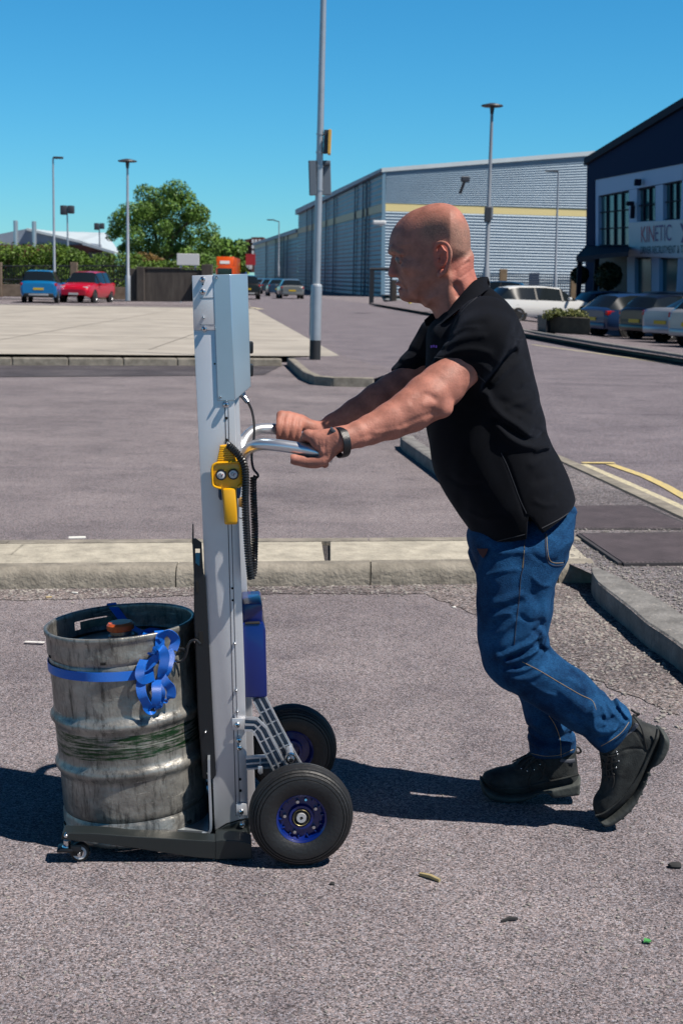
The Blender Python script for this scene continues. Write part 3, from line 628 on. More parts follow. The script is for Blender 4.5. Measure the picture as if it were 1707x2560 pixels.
# industrial unit on the left skyline
M_clad = mat('grey cladding', (.33, .40, .50), .6, var=.08, vscale=.6); M_roofw = mat('pale roof sheet', (.62, .70, .74), .45, var=.05, vscale=.5)
M_redb = mat('red brick', (.20, .07, .05), .9, var=.2, vscale=1.0)
dU = 150
t = thing('factory_unit', D(150, 650, dU), 'grey gabled factory unit with pale roof on the left skyline', 'building')
def plate(pxs, dist, th): return [D(a, b, dist) for a, b in pxs], (0, th, 0)
mb = MB(); p, o_ = plate([(-80, 700), (205, 700), (205, 604), (66, 571), (-80, 600)], dU, 12); mb.prism(p, o_); mb.build('wall', M_clad, t, False)
mb = MB(); p, o_ = plate([(-80, 702), (285, 712), (285, 632), (205, 611), (-80, 611)], dU-.3, .25); mb.prism(p, o_); mb.build('brick_base', M_redb, t, False)
mb = MB()
A_ = [D(66, 569, dU-.5), D(207, 602, dU-.5), D(300, 632, dU+30), D(265, 581, dU+34), D(130, 577, dU+34)]; mb.prism(A_, (0, 0, -.25)); mb.build('roof', M_roofw, t, False)
mb = MB(); mb.prism([D(205, 604, dU-.6), D(285, 628, dU-.6), D(285, 634, dU-.6), D(205, 611, dU-.6)], (0, .3, 0)); mb.build('gutter', M_paleg, t, False)
for x, yt, lab in ((40, 551, 0), (86, 553, 0)):
    mb = MB(); a = D(x, 620, dU-2); b = D(x, yt, dU-2); mb.lathe([(.23, 0), (.23, b.z-a.z), (.19, b.z-a.z+.02), (.19, b.z-a.z-.4)], a, seg=20); mb.build('chimney', mat('galvanised flue', (.55, .62, .65), .35, metal=.7), t)
for x in (176, 196, 232, 256):
    mb = MB(); a = D(x, 650, dU-.7); mb.box(a, (.9, .1, 1.5), .02); mb.build('window', M_blackm, t, False)
# ================================================================ LAMP POSTS
M_galv = mat('galvanised steel', (.42, .45, .49), .42, metal=.55, var=.06, vscale=4); M_galvd = mat('grey painted steel', (.30, .34, .40), .5, metal=.2); M_lampd = mat('lamp housing', (.05, .055, .07), .5)
def post(px0, py0, px1, py1, dist, r, head, label, group=None, m=None, cabinet=False):
    a = D(px0, py0, dist); b = D(px1, py1, dist); t = thing('street_lamp', a, label, 'street lamp', group); m = m or M_galv
    mb = MB(); H = b.z-a.z; mb.tube([a, a+(b-a)*.18, a+(b-a)*.19, b], [r*1.5, r*1.5, r, r*.62], 14); mb.build('pole', m, t)
    mb = MB()
    if head == 'disc': mb.lathe([(.0, .10), (.12, .10), (.45, .02), (.47, -.02), (.40, -.05), (.10, -.06), (.07, -.35), (.0, -.35)], b+Vector((0, 0, .05)), seg=24)
    elif head == 'arm': mb.box(b+Vector((.28, 0, .02)), (.55, .25, .12), .05)
    elif head == 'armr': mb.box(b+Vector((-.45, 0, .0)), (.85, .22, .1), .04)
    elif head == 'armlong': mb.tube([b, b+Vector((-.5, 0, .10))], .05, 6); mb.box(b+Vector((-.85, 0, .15)), (.8, .25, .12), .04)
    elif head == 'flood': mb.box(b+Vector((-.25, 0, .1)), (.5, .5, .7), .06); mb.box(b+Vector((.3, 0, .15)), (.45, .5, .6), .06)
    mb.build('lamp_head', M_lampd, t); return t
post(137, 748, 132.5, 394, 79, .075, 'arm', 'tall grey street lamp between the blue and red cars', 'tall street lamps')
post(320, 751, 318.5, 404, 71, .085, 'disc', 'tall street lamp with flat disc head in front of the leafy tree', 'tall street lamps')
post(170, 640, 168, 528, 110, .08, 'flood', 'twin floodlight pole in front of the factory unit', 'floodlight poles')
post(250, 640, 248, 568, 150, .10, 'flood', 'smaller floodlight pole left of the leafy tree', 'floodlight poles')
post(1213, 760, 1230, 266, 62, .10, 'disc', 'tall street lamp with disc head rising behind the bald man', 'tall street lamps', M_galvd)
t2 = [o for o in bpy.data.objects if o.name.startswith('street_lamp')][-1]
a = D(1219, 535, 61.8); mb = MB(); mb.box(a, (.28, .25, .62), .03); mb.build('control_box', M_lampd, t2, False)
mb = MB(); mb.box(D(1227, 531, 61.9), (.16, .3, .5), .02); mb.build('bracket_box', M_galvd, t2, False)
post(1386.5, 740, 1395.5, 427, 95, .085, 'armr', 'slim street lamp in front of the warehouse gable', 'tall street lamps', M_galvd)
post(696, 690, 697.5, 553, 150, .075, 'armlong', 'street lamp with long arm left of the main post', 'far street lamps', M_galvd)
post(614, 690, 614, 600, 270, .09, 'armlong', 'far street lamp beside the red brick block', 'far street lamps', M_galvd)
# main post
B0 = G(787, 899, .115); dM = B0.y; t = thing('lamp_post', B0, 'thick grey lamp post with black foot standing on the footway corner', 'lamp post')
Tp = D(812, -160, dM); up = (Tp-B0)
def onp(py): # point on the post axis at pixel row
    f = (899-py)/(899+160); return D(787+(812-787)*f, py, dM)
mb = MB(); mb.tube([B0, onp(850)], [.093, .093], 22); mb.build('black_foot', mat('black bitumen paint', (.018, .02, .024), .6), t)
mb = MB(); mb.tube([onp(850), onp(722), onp(714)], [.093, .093, .088], 22); mb.build('lower_pole', M_galv, t)
mb = MB(); mb.tube([onp(716), onp(711), onp(709)], [.092, .085, .062], 22); mb.build('collar', mat('bright collar', (.62, .66, .70), .4, metal=.4), t)
mb = MB(); mb.tube([onp(712), onp(0), onp(-160)], [.061, .050, .048], 22); mb.build('upper_pole', M_galv, t)
mb = MB(); mb.tube([onp(838)+Vector((-.092, 0, 0)), onp(735)+Vector((-.092, 0, 0))], [.012, .012], 8); mb.build('door_strip', M_galvd, t)
mb = MB(); mb.prism([D(773, 400, dM-.08), D(789, 400, dM-.08), D(791, 486, dM-.08), D(775, 487, dM-.08)], (0, .16, 0), .004)
mb.prism([D(770.5, 400, dM+.1), D(826, 400, dM+.1), D(828, 486, dM+.1), D(773, 487, dM+.1)], (0, .12, 0), .01); mb.build('grey_cabinet', mat('grey cabinet', (.16, .20, .25), .6), t, False)
mb = MB(); mb.box(D(816, 410, dM+.06), (.12, .08, .03)); mb.build('bracket', M_lampd, t, False)
mb = MB(); mb.prism([D(810, 323, dM-.05), D(822, 323, dM-.05), D(820, 382, dM-.05), D(808, 382, dM-.05)], (0, .14, 0), .004); mb.build('sign_back', M_lampd, t, False)
mb = MB(); mb.prism([D(821, 322, dM-.12), D(828.5, 322, dM-.12), D(826, 383, dM-.12), D(819, 383, dM-.12)], (0, .30, 0), .004); mb.build('yellow_sign', mat('amber sign edge', (.85, .50, .10), .6), t, False)
for y in (334, 380, 415, 474): mb = MB(); mb.lathe([(.062, -.012), (.066, -.012), (.066, .012), (.062, .012)], onp(y), seg=20); mb.build('strap_band', M_galv, t)
# ================================================================ WAREHOUSE
d1 = 131.0
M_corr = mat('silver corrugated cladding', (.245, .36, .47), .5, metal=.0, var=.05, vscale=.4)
M_corrs = mat('shaded corrugated cladding', (.14, .22, .32), .45, metal=.2, var=.14, vscale=.25)  # side cladding: the front colour with its shade painted in
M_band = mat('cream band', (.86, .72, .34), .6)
t = thing('warehouse', D(1100, 741, d1), 'huge silver corrugated warehouse with cream band behind the man', 'building')
def corr(mb, a, b, za, zb, zt_a, zt_b, pitch, amp, out):
    """corrugated sheet between ground points a,b ; heights bottom za/zb top zt_a/zt_b"""
    n = int(max(zt_a-za, zt_b-zb)/pitch); k = 4; vs = []; fs = []
    for i in range(n*k+1):
        f = i/(n*k); ph = (i % k)/k; off = amp*(1 if ph in (.25, .5) else 0)
        for p, z0, z1 in ((a, za, zt_a), (b, zb, zt_b)):
            q = Vector(p); vs.append((q.x+out.x*off, q.y+out.y*off, z0+(z1-z0)*f))
    for i in range(n*k): fs.append((2*i, 2*i+1, 2*i+3, 2*i+2))
    mb.add(vs, fs)
c0 = D(958, 745, d1); FR = [D(1560, 760, d1+6), c0]
zc = D(958, 427, d1).z; rid = D(1600, 377, d1+6)
def zat(px, py, dist): return D(px, py, dist).z
out = Vector((0, -1, 0))
eR = D(1560, 760, d1+6)
mb = MB(); corr(mb, c0, eR, c0.z, c0.z, zat(958, 526, d1), zat(1560, 544, d1+6), .265, .05, out); mb.build('lower_cladding', M_corr, t, False)
mb = MB(); corr(mb, c0, eR, zat(958, 507, d1), zat(1560, 525, d1+6), zat(958, 427, d1), zat(1560, 378, d1+6), .265, .05, out); mb.build('upper_cladding', M_corr, t, False)
mb = MB(); mb.prism([D(957, 526.5, d1-.08), D(1560, 545, d1+5.92), D(1560, 524.5, d1+5.92), D(957, 506.5, d1-.08)], (0, .3, 0)); mb.build('cream_band', M_band, t, False)
mb = MB(); mb.prism([D(954, 429, d1-.3), D(1600, 378, d1+5.9), D(1600, 367, d1+5.9), D(954, 419, d1-.3)], (0, .6, 0)); mb.build('verge_trim', M_roofw, t, False)
mb = MB(); mb.prism([D(952, 745, d1-.15), D(962, 745, d1-.15), D(964, 427, d1-.15), D(956, 424, d1-.15)], (0, .4, 0)); mb.build('corner_trim', mat('blue corner flashing', (.25, .42, .55), .5), t, False)
# long side, receding
dS = 215.0; e1 = D(744, 700, dS); e2 = D(636, 690, 314)
outs = Vector((-(c0-e1).y, (c0-e1).x, 0)).normalized()
if outs.x > 0: outs = -outs
z_e1 = zat(744, 531, dS); z_e2 = zat(636, 611, 314); z_e1l = zat(749, 576, dS)
bs = -1.4
c00 = Vector((c0.x, c0.y, 0))
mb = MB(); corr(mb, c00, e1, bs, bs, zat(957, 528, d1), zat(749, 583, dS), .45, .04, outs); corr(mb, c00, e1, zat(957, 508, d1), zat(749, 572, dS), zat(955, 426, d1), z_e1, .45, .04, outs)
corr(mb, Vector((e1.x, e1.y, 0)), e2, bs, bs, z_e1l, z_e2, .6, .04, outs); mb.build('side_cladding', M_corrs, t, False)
o3 = outs*.12
def sband(mb, A, zA0, zA1, B, zB0, zB1, off):
    mb.prism([Vector((A.x, A.y, zA0))+off, Vector((B.x, B.y, zB0))+off, Vector((B.x, B.y, zB1))+off, Vector((A.x, A.y, zA1))+off], -off*.8)
mb = MB(); sband(mb, c00, zat(957, 527, d1), zat(957, 507, d1), e1, zat(747, 584, dS), zat(747, 571, dS), o3); sband(mb, e1, z_e1l-.9, z_e1l-.15, e2, z_e2-.9, z_e2-.15, o3); mb.build('side_band', mat('shaded cream band', (.62, .56, .38), .6), t, False)  # same cream band round the corner, shade of the side put into its colour
mb = MB(); sband(mb, c00, zat(955, 428, d1), zat(955, 420, d1), e1, z_e1-.3, z_e1+.45, outs*.5); sband(mb, e1, z_e1l-.3, z_e1l+.3, e2, z_e2-.2, z_e2+.35, outs*.4); mb.build('eaves_gutter', M_clad, t, False)
M_pipe = mat('dark blue pipes', (.06, .10, .17), .5)
def downpipe(px, w=.5):
    # intersect pixel ray column with side plane
    d = ray(px, 600); A = c00; Bv = (e2-c00); den = d.x*Bv.y-d.y*Bv.x; tt = ((A.x-CAM.x)*Bv.y-(A.y-CAM.y)*Bv.x)/den; p = CAM+d*tt; f = (p.y-d1)/(dS-d1)
    zt = zat(955, 426, d1)+(z_e1-zat(955, 426, d1))*f if p.y < dS else z_e1l+(z_e2-z_e1l)*(p.y-dS)/(314-dS)
    mb = MB(); mb.box((p.x+outs.x*.2, p.y+outs.y*.2, (zt+bs)/2), (.12, w, zt-bs)); mb.build('downpipe', M_pipe, t, False)
for px in (920, 910, 890, 838, 818, 783, 770, 722, 712, 706, 692, 668): downpipe(px)
# roof slope above the long side (unseen, closes the block)
mb = MB(); mb.add([D(955, 420, d1), D(1600, 370, d1+6), Vector((rid.x-14, dS+6, rid.z-.2)), Vector((e1.x, e1.y, z_e1))], [(0, 1, 2, 3)]); mb.add([Vector((e1.x, e1.y, z_e1l)), Vector((e1.x+25, e1.y, z_e1l+1)), Vector((e2.x+25, e2.y, z_e2+1)), Vector((e2.x, e2.y, z_e2))], [(0, 1, 2, 3)])
mb.add([Vector((e1.x, e1.y, bs)), Vector((e1.x+30, e1.y, bs)), Vector((e1.x+30, e1.y, z_e1+1)), Vector((e1.x, e1.y, z_e1))], [(0, 1, 2, 3)]); mb.build('roof', M_roofw, t, False)
for (x0, x1, yt, yb) in ((1322, 1348, 681, 745),):
    mb = MB(); mb.prism([D(x0, yb, d1-.3), D(x1, yb, d1-.3), D(x1, yt, d1-.3), D(x0, yt, d1-.3)], (0, .3, 0)); dr = mb.build('door', mat('dark blue door', (.02, .05, .12), .5), t, False)
mb = MB(); a = D(1150, 480, d1-.4); mb.box(D(1163, 447, d1-1.2), (.8, .5, .5), .1); mb.tube([D(1150, 482, d1-.1), D(1161, 452, d1-1.1)], .14, 8); mb.build('security_lamp', M_lampd, t, False)
mb = MB(); mb.box(D(948, 556, d1-1), (1.2, .5, .4), .12); mb.tube([D(957, 560, d1-.2), D(950, 562, d1-1)], .1, 6); mb.build('camera_unit', M_white, t, False)
# mesh fence with brick pillars before the warehouse
t = thing('mesh_fence', D(1300, 760, 112), 'dark mesh fence with brown brick piers in front of the warehouse', 'fence')
mb = MB()
for i in range(64): a = D(1165+i*5.6, 762, 112); b = D(1165+i*5.6, 684, 112); mb.box((a+b)/2, (.045, .04, b.z-a.z))
for i in range(13): y = 686+i*6; mb.tube([D(1160, y, 112), D(1520, y, 112)], .022, 4)
mb.build('mesh_panel', mat('dark fence wire', (.05, .07, .10), .6), t, False)
M_pier = mat('brown pier brick', (.22, .15, .09), .9, vscale=1.5, col2=(.34, .24, .14))
for x0, x1, y0, y1 in ((1246, 1267, 672, 745), (1423, 1444, 677, 775), (976, 992, 700, 760)):
    mb = MB(); a = D(x0, y1, 110); b = D(x1, y0, 110); mb.box(((a.x+b.x)/2, 110, (a.z+b.z)/2), (b.x-a.x, .6, b.z-a.z), .02); mb.build('pier', M_pier if x0 > 1000 else M_brickd, t, False)
# dark gate frame left of the mans face
t = thing('goal_frame', D(955, 757, 88), 'black metal gate frame at the kerb left of the mans face', 'gate')
mb = MB()
for x in (929, 977): a = D(x, 760, 88); b = D(x, 670, 88); mb.box((a+b)/2, (.28 if x < 950 else .14, .16, b.z-a.z))
mb.tube([D(924, 672, 88), D(980, 672, 88)], .1, 8); mb.build('frame', M_blackm, t, False)
for x, y0, y1 in ((1024, 738, 758), (1058, 746, 766)):
    mb = MB(); a = D(x, y1, 78); b = D(x, y0, 78); mb.lathe([(.09, 0), (.09, b.z-a.z), (.06, b.z-a.z+.04), (0, b.z-a.z+.05)], a, seg=12)
    tag(mb.build('bollard', mat('yellow bollard', (.75, .60, .03), .5)), ('yellow bollard under the mans chin, left one', 'yellow bollard under the mans chin, right one')[x > 1040], 'bollard', 'yellow bollards')
# brick flats far away and red sign
t = thing('brick_block', D(632, 650, 330), 'distant dark red brick block with white roof edge', 'building')
mb = MB(); mb.prism([D(611, 680, 330), D(628, 680, 330), D(628, 595, 330), D(611, 598, 330)], (0, 9, 0)); mb.prism([D(628, 680, 329), D(658, 680, 329), D(658, 592, 329), D(628, 592, 329)], (0, 9, 0)); mb.build('wall', mat('dark red brick', (.12, .045, .04), .9, var=.25, vscale=.4), t, False)
for x in (632, 640, 649):
    for y in (602, 616, 630): mb = MB(); mb.box(D(x, y, 328.8), (.5, .1, .8)); mb.build('window', M_white, t, False)
mb = MB(); mb.prism([D(614, 662, 240), D(638, 662, 240), D(638, 634, 240), D(614, 634, 240)], (0, .4, 0)); tag(mb.build('red_hoarding', mat('red hoarding', (.5, .02, .03), .6), smooth=False), 'small red hoarding at the roadside below the brick block', 'sign')
mb = MB(); mb.prism([D(614, 672, 239), D(630, 672, 239), D(630, 662, 239), D(614, 662, 239)], (0, .4, 0)); tag(mb.build('white_hoarding', M_white, smooth=False), 'small white hoarding under the red one', 'sign')
mb = MB(); mb.prism([D(585, 690, 262), D(612, 690, 262), D(612, 648, 262), D(585, 648, 262)], (0, 5, 0), .2); tag(mb.build('blue_container', mat('deep blue', (.02, .10, .42), .5), smooth=False), 'blue container right of the orange lorry', 'container')
# ================================================================ OFFICE BUILDING
M_dkb = mat('dark blue cladding', (.004, .024, .080), .8, spec=.08); M_wall = mat('pale blue render panel', (.34, .52, .80), .6); M_glz = mat('office glass', (.015, .085, .11), .22, spec=.35); M_fr = mat('navy frame', (.005, .012, .035), .7, spec=.12); M_inn = mat('dark interior', (.008, .009, .012), .6)
kA = D(1467, 745, 75); kB = D(1707, 760, 61); kA.z = kB.z = 0; kd = (kB-kA).normalized(); kn = Vector((-kd.y, kd.x, 0))
if kn.x > 0: kn = -kn
def K(px, py, off=0.0):
    d = ray(px, py); A = kA+kn*off; den = d.x*kd.y-d.y*kd.x; tt = ((A.x-CAM.x)*kd.y-(A.y-CAM.y)*kd.x)/den; return CAM+d*tt
t = thing('office_building', kA, 'white fronted office building with dark blue gable at the right', 'building')
def kp(mb, pxs, off, th): mb.prism([K(a, b, off) for a, b in pxs], -kn*th)
zk = -1.0
def slab(mb, pxs, off, th): kp(mb, pxs, off, th)
E1 = K(1707, 272); E0 = K(1470, 412); slope = (E1.z-E0.z)/((E1-E0).xy.length)
def beyond(p, s, dz=0): q = p+kd*s; q.z = p.z+dz; return q
# upper dark gable
mb = MB(); mb.prism([K(1485, 449, .06), K(1707, 407, .06), beyond(K(1707, 407, .06), 16), beyond(E1, 16, slope*16)+kn*.06, E1+kn*.06, E0+kn*.06, K(1462, 760, .06), K(1485, 760, .06)], -kn*.5); mb.build('gable_cladding', M_dkb, t, False)
mb = MB(); mb.prism([E0+kn*.25, E1+kn*.25, beyond(E1, 16, slope*16)+kn*.25, beyond(E1, 16, slope*16+.35)+kn*.25, E1+Vector((0, 0, .35))+kn*.25, E0+Vector((0, 0, .35))+kn*.25], -kn*.8); mb.build('roof_edge', M_fr, t, False)
# backing volume
mb = MB(); a = kA-kn*.6; b = kB+kd*16-kn*.6; mb.prism([Vector((a.x, a.y, zk)), Vector((b.x, b.y, zk)), Vector((b.x, b.y, E1.z+3.5)), Vector((a.x, a.y, E0.z-.1))], -kn*25); mb.build('rear_block', M_dkb, t, False)
# white front: piers and spandrels
mb = MB()
zt = lambda px, off=0: None
W = [[(1485, 449), (1707, 407), (1707, 440), (1577, 477), (1497, 488), (1485, 489)],        # head band
     [(1485, 489), (1498, 488), (1489, 612), (1479, 612)],                                   # left jamb
     [(1577, 477), (1595, 472.5), (1590, 556), (1573, 562), (1570, 641), (1566, 720), (1584, 720), (1585, 645), (1707, 645), (1707, 545), (1657, 548), (1640, 466), (1659, 459), (1707, 449), (1707, 440)]]
def rect(x0, yt0, x1, yt1, yb0, yb1): return [(x0, yt0), (x1, yt1), (x1, yb1), (x0, yb0)]
mb = MB()
for q in (rect(1485, 449, 1707.5, 407, 490.5, 448), rect(1479, 490.2, 1495, 487.2, 765, 765), rect(1572, 474.5, 1592, 471.3, 555, 553.5), rect(1638, 463.2, 1657, 459.6, 551, 550), rect(1571, 555, 1707.5, 547, 641, 646), rect(1567, 641, 1586, 642, 765, 765), rect(1628, 643, 1647, 643.5, 765, 765), rect(1699, 645, 1707.5, 645.2, 765, 765)):
    kp(mb, q, .0, .35)
a = K(1707, 407); mb.prism([K(1707.6, 407), beyond(a, 16), beyond(Vector((a.x, a.y, zk)), 16), Vector((a.x, a.y, zk))+kd*.05], -kn*.35)
mb.build('wall', M_wall, t, False)
mb = MB(); kp(mb, rect(1571, 556, 1740, 546, 640, 645), .12, .1); sg = mb.build('sign_panel', mat('pale sign panel', (.52, .62, .72), .55), t, False)
def winset(x0, yt0, x1, yt1, yb0, yb1, cols, rws):
    mb = MB(); kp(mb, rect(x0, yt0, x1, yt1, yb0, yb1), -.18, .05); fr = MB(); r = lambda a, b, f: a+(b-a)*f
    for i in range(cols+1):
        f = i/cols; x = r(x0, x1, f); w = 1.2; kp(fr, [(x-w, r(yt0, yt1, f)), (x+w, r(yt0, yt1, f)), (x+w, r(yb0, yb1, f)), (x-w, r(yb0, yb1, f))], -.10, .07)
    for j in range(rws+1):
        f = j/rws; A = r(yt0, yb0, f); B = r(yt1, yb1, f); kp(fr, [(x0, A-1.3), (x1, B-1.3), (x1, B+1.3), (x0, A+1.3)], -.09, .07)
    w_ = fr.build('window', M_fr, t, False); mb.build('pane', M_glz, w_, False)
winset(1497, 490, 1573, 478, 612, 612, 4, 3); winset(1593, 474, 1638, 466, 554, 551, 3, 2); winset(1658, 461, 1740, 446, 549, 544, 5, 2)
winset(1587, 645, 1628, 645, 742, 742, 1, 1); winset(1648, 646, 1699, 646, 742, 742, 1, 1)
# canopy / porch
mb = MB(); P1 = K(1463, 612, .2); 
mb.prism([K(1465, 613, .1), K(1572, 615, .1), K(1572, 628, 2.2), K(1440, 642, 2.6)], (0, 0, -.18)); mb.prism([K(1465, 612, .1), K(1440, 640, 2.6), K(1487, 642, 2.4)], (0, 0, -.25)); mb.build('porch_roof', M_fr, t, False)
mb = MB()
for x, off, yb in ((1450, 2.3, 765), (1492, .7, 760)):
    p = K(x, 640, off); mb = MB(); mb.box((p.x, p.y, (p.z+zk)/2), (.22, .22, p.z-zk)); mb.build('porch_post', M_fr, t, False)
mb = MB(); kp(mb, rect(1498, 640, 1566, 640, 765, 765), -.02, .3); mb.build('entrance', M_inn, t, False)
for q_, z_ in ((K(1594, 455, .25), (.3, .3, .3)), (K(1575, 508, .3), (.35, .3, .2)), (K(1581, 529, .2), (.2, .2, .6))): mb = MB(); mb.box(q_, z_, .04); mb.build('wall_fitting', M_fr, t, False)
# lettering
def lettering(body, name, p0, p1, pup, m, sgp, parent, depth=.02):
    cu = bpy.data.curves.new('txt', 'FONT'); cu.body = body; cu.extrude = 0; tmp = bpy.data.objects.new('txt', cu); COL.objects.link(tmp)
    dg = bpy.context.evaluated_depsgraph_get(); me = bpy.data.meshes.new_from_object(tmp.evaluated_get(dg)); vs = [v.co.copy() for v in me.vertices]; fs = [tuple(p.vertices) for p in me.polygons]
    bpy.data.objects.remove(tmp); bpy.data.meshes.remove(me); xs = [v.x for v in vs]; ys = [v.y for v in vs]; x0, x1, y0, y1 = min(xs), max(xs), min(ys), max(ys)
    ex = (p1-p0); ey = (pup-p0); out = []
    for v in vs: out.append(p0+ex*((v.x-x0)/(x1-x0))+ey*((v.y-y0)/(y1-y0)))
    return link_mesh(name, out, fs, m, parent, smooth=False)
M_mag = mat('magenta letters', (.40, .0, .09), .5); M_pur = mat('purple letters', (.06, .005, .20), .5); M_teal = mat('slate letters', (.01, .05, .08), .6)
lettering('KIN', 'lettering', K(1602, 605, .14), K(1634.5, 603, .14), K(1602, 566, .14), M_mag, .14, sg)
lettering('ETIC', 'lettering', K(1637, 602.7, .14), K(1677.5, 601, .14), K(1637, 562.5, .14), M_pur, .14, sg)
lettering('DRIVER RECRUITMENT & TR', 'lettering', K(1600.5, 634, .14), K(1712, 632, .14), K(1600.5, 615.5, .14), M_teal, .14, sg)
mb = MB(); mb.prism([K(1700, 557, .14), K(1704, 558, .14), K(1716, 584, .14), K(1708, 606, .14), K(1702, 606, .14), K(1710, 584, .14)], kn*.02); mb.build('emblem', M_pur, sg, False)
# topiary balls
def ball_tree(px, py, dist, r, label):
    c = D(px, py, dist); t = thing('topiary', Vector((c.x, c.y, -.9)), label, 'potted tree', 'round clipped trees by the porch'); V, Q = leaf_cloud([(tuple(c), (r, r, r))], 1800, .09, int(px)); link_mesh('crown', V, Q, leaf_mat('dark clipped leaves', (.008, .02, .008), (.02, .04, .012)), t, smooth=False)
    mb = MB(); mb.tube([Vector((c.x, c.y, -.9)), c], .06, 8); mb.build('trunk', M_bark, t)
ball_tree(1450, 687, 70, .42, 'round clipped tree left of the porch'); ball_tree(1520, 690, 66, .62, 'round clipped tree in front of the office entrance')
# planter
t = thing('planter', D(1400, 830, 44), 'dark brick planter with straggly plants by the parked cars', 'planter')
z0 = D(1400, 835, 44).z
mb = MB(); mb.prism([D(1343, 834, 44), D(1365, 836, 43), D(1365, 790, 43), D(1343, 787, 44)], (.35, .6, 0)); mb.build('end_panel', M_blackm, t, False)
mb = MB(); mb.prism([D(1362, 831, 43.4), D(1475, 838, 42), D(1475, 795, 42), D(1362, 789, 43.4)], (0, 1.1, 0), .02); mb.build('brick_box', mat('dark planter brick', (.05, .04, .03), .9, vscale=3, col2=(.11, .09, .06)), t, False)
bl = [(tuple(D(1368+i*10, 786+rr.uniform(-4, 3), 43.2)), (.16, .3, rr.uniform(.09, .2))) for i in range(10)]; V, Q = leaf_cloud(bl, 1500, .045, 5); link_mesh('plants', V, Q, leaf_mat('dry green', (.07, .10, .02), (.19, .20, .06)), t, smooth=False)
# ================================================================ HAND TRUCK
YAW = R(5.0)
U = Vector((math.cos(YAW), math.sin(YAW), 0)); V_ = Vector((-math.sin(YAW), math.cos(YAW), 0)); Wz = Vector((0, 0, 1))
VN = -.25                                # near wheel, distance from the truck's centre plane
c_near = G(750, 2160, 0); O = c_near - V_*VN
TM = Matrix(((U.x, V_.x, 0, O.x), (U.y, V_.y, 0, O.y), (0, 0, 1, 0), (0, 0, 0, 1)))
TI = TM.inverted()
def T(px, py, v, flat=None):
    """pixel -> world point on the truck's plane v"""
    d = ray(px, py); o = TI @ CAM; q = TI.to_3x3() @ d; t = (v-o.y)/q.y; return TM @ (o+q*t)
def Tl(px, py, v): return TI @ T(px, py, v)
def W3(u, v, w): return TM @ Vector((u, v, w))
def tprism(mb, pxs, v0, v1, bev=0.0):
    mb.prism([T(a, b, v0) for a, b in pxs], V_*(v1-v0), bev)
truck = thing('hand_truck', TM, 'tall aluminium lifting hand truck with blue hubbed tyres carrying the keg', 'hand truck')
M_alu = mat('satin aluminium', (.66, .67, .70), .42, metal=.55, var=.04, vscale=3, bump=.04, bscale=300)
M_alub = mat('bright aluminium sheet', (.40, .52, .62), .30, metal=.65, var=.05, vscale=2)
M_aluc = mat('cast aluminium', (.62, .65, .70), .34, metal=.75, bump=.1, bscale=200)
M_steel = mat('zinc bolt', (.70, .72, .75), .22, metal=1.0)
M_black = mat('black powder coat', (.007, .008, .011), .38, bump=.15, bscale=600)
M_blackp = mat('dark coated steel', (.016, .021, .022), .42, bump=.1, bscale=500)
M_hole = mat('black hole', (.004, .004, .005), .9)
M_blue = mat('deep blue plastic', (.0, .014, .16), .30, coat=.3)
M_rub = mat('black rubber', (.011, .012, .014), .55, bump=.15, bscale=120, var=.25, vscale=18)
VC = -.125
# column: near face and far face, with a groove
colp = [(484, 822), (566, 822), (587, 1006), (603, 1450), (612, 1700), (621, 2046), (600, 2050), (566, 2060), (537, 2078), (530, 2035), (505, 1280), (487, 830)]
mb = MB(); tprism(mb, [(484, 822), (578, 822), (588, 1040), (603, 1450), (612, 1700), (621, 2046), (600, 2050), (566, 2060), (537, 2078), (505, 1280)], VC, VC+.055, .002)
mb.build('mast_profile', M_alu, truck)
mb = MB(); tprism(mb, [(500, 822), (590, 822), (600, 1040), (617, 1450), (628, 1700), (640, 2046), (560, 2060), (521, 1280)], -VC-.055, -VC, .002); mb.build('mast_profile', M_alu, truck)
mb = MB(); tprism(mb, [(500, 850), (560, 850), (590, 1450), (606, 2030), (545, 2050), (520, 1280)], VC+.055, -VC-.055); mb.build('mast_back', M_black, truck)
# groove strip on the near face
mb = MB()
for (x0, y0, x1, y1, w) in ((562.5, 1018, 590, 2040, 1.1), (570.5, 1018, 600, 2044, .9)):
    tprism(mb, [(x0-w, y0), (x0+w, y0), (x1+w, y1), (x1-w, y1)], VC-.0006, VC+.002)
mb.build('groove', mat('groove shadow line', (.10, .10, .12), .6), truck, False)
# top cover
mb = MB(); tprism(mb, [(480, 688), (534.5, 686.5), (538, 825), (484, 825)], VC-.004, VC+.02, .0015)
tprism(mb, [(480.5, 688), (500, 688), (504, 825), (485, 825)], VC+.02, .14, .0015); mb.build('top_cover', M_alu, truck)
mb = MB(); tprism(mb, [(500, 744), (534, 743), (535.5, 744.5), (500, 745.4)], VC-.0052, VC); tprism(mb, [(500, 811), (535, 810.5), (535, 811.6), (500, 812)], VC-.0052, VC); mb.build('seam', mat('seam line', (.12, .13, .16), .6), truck, False)
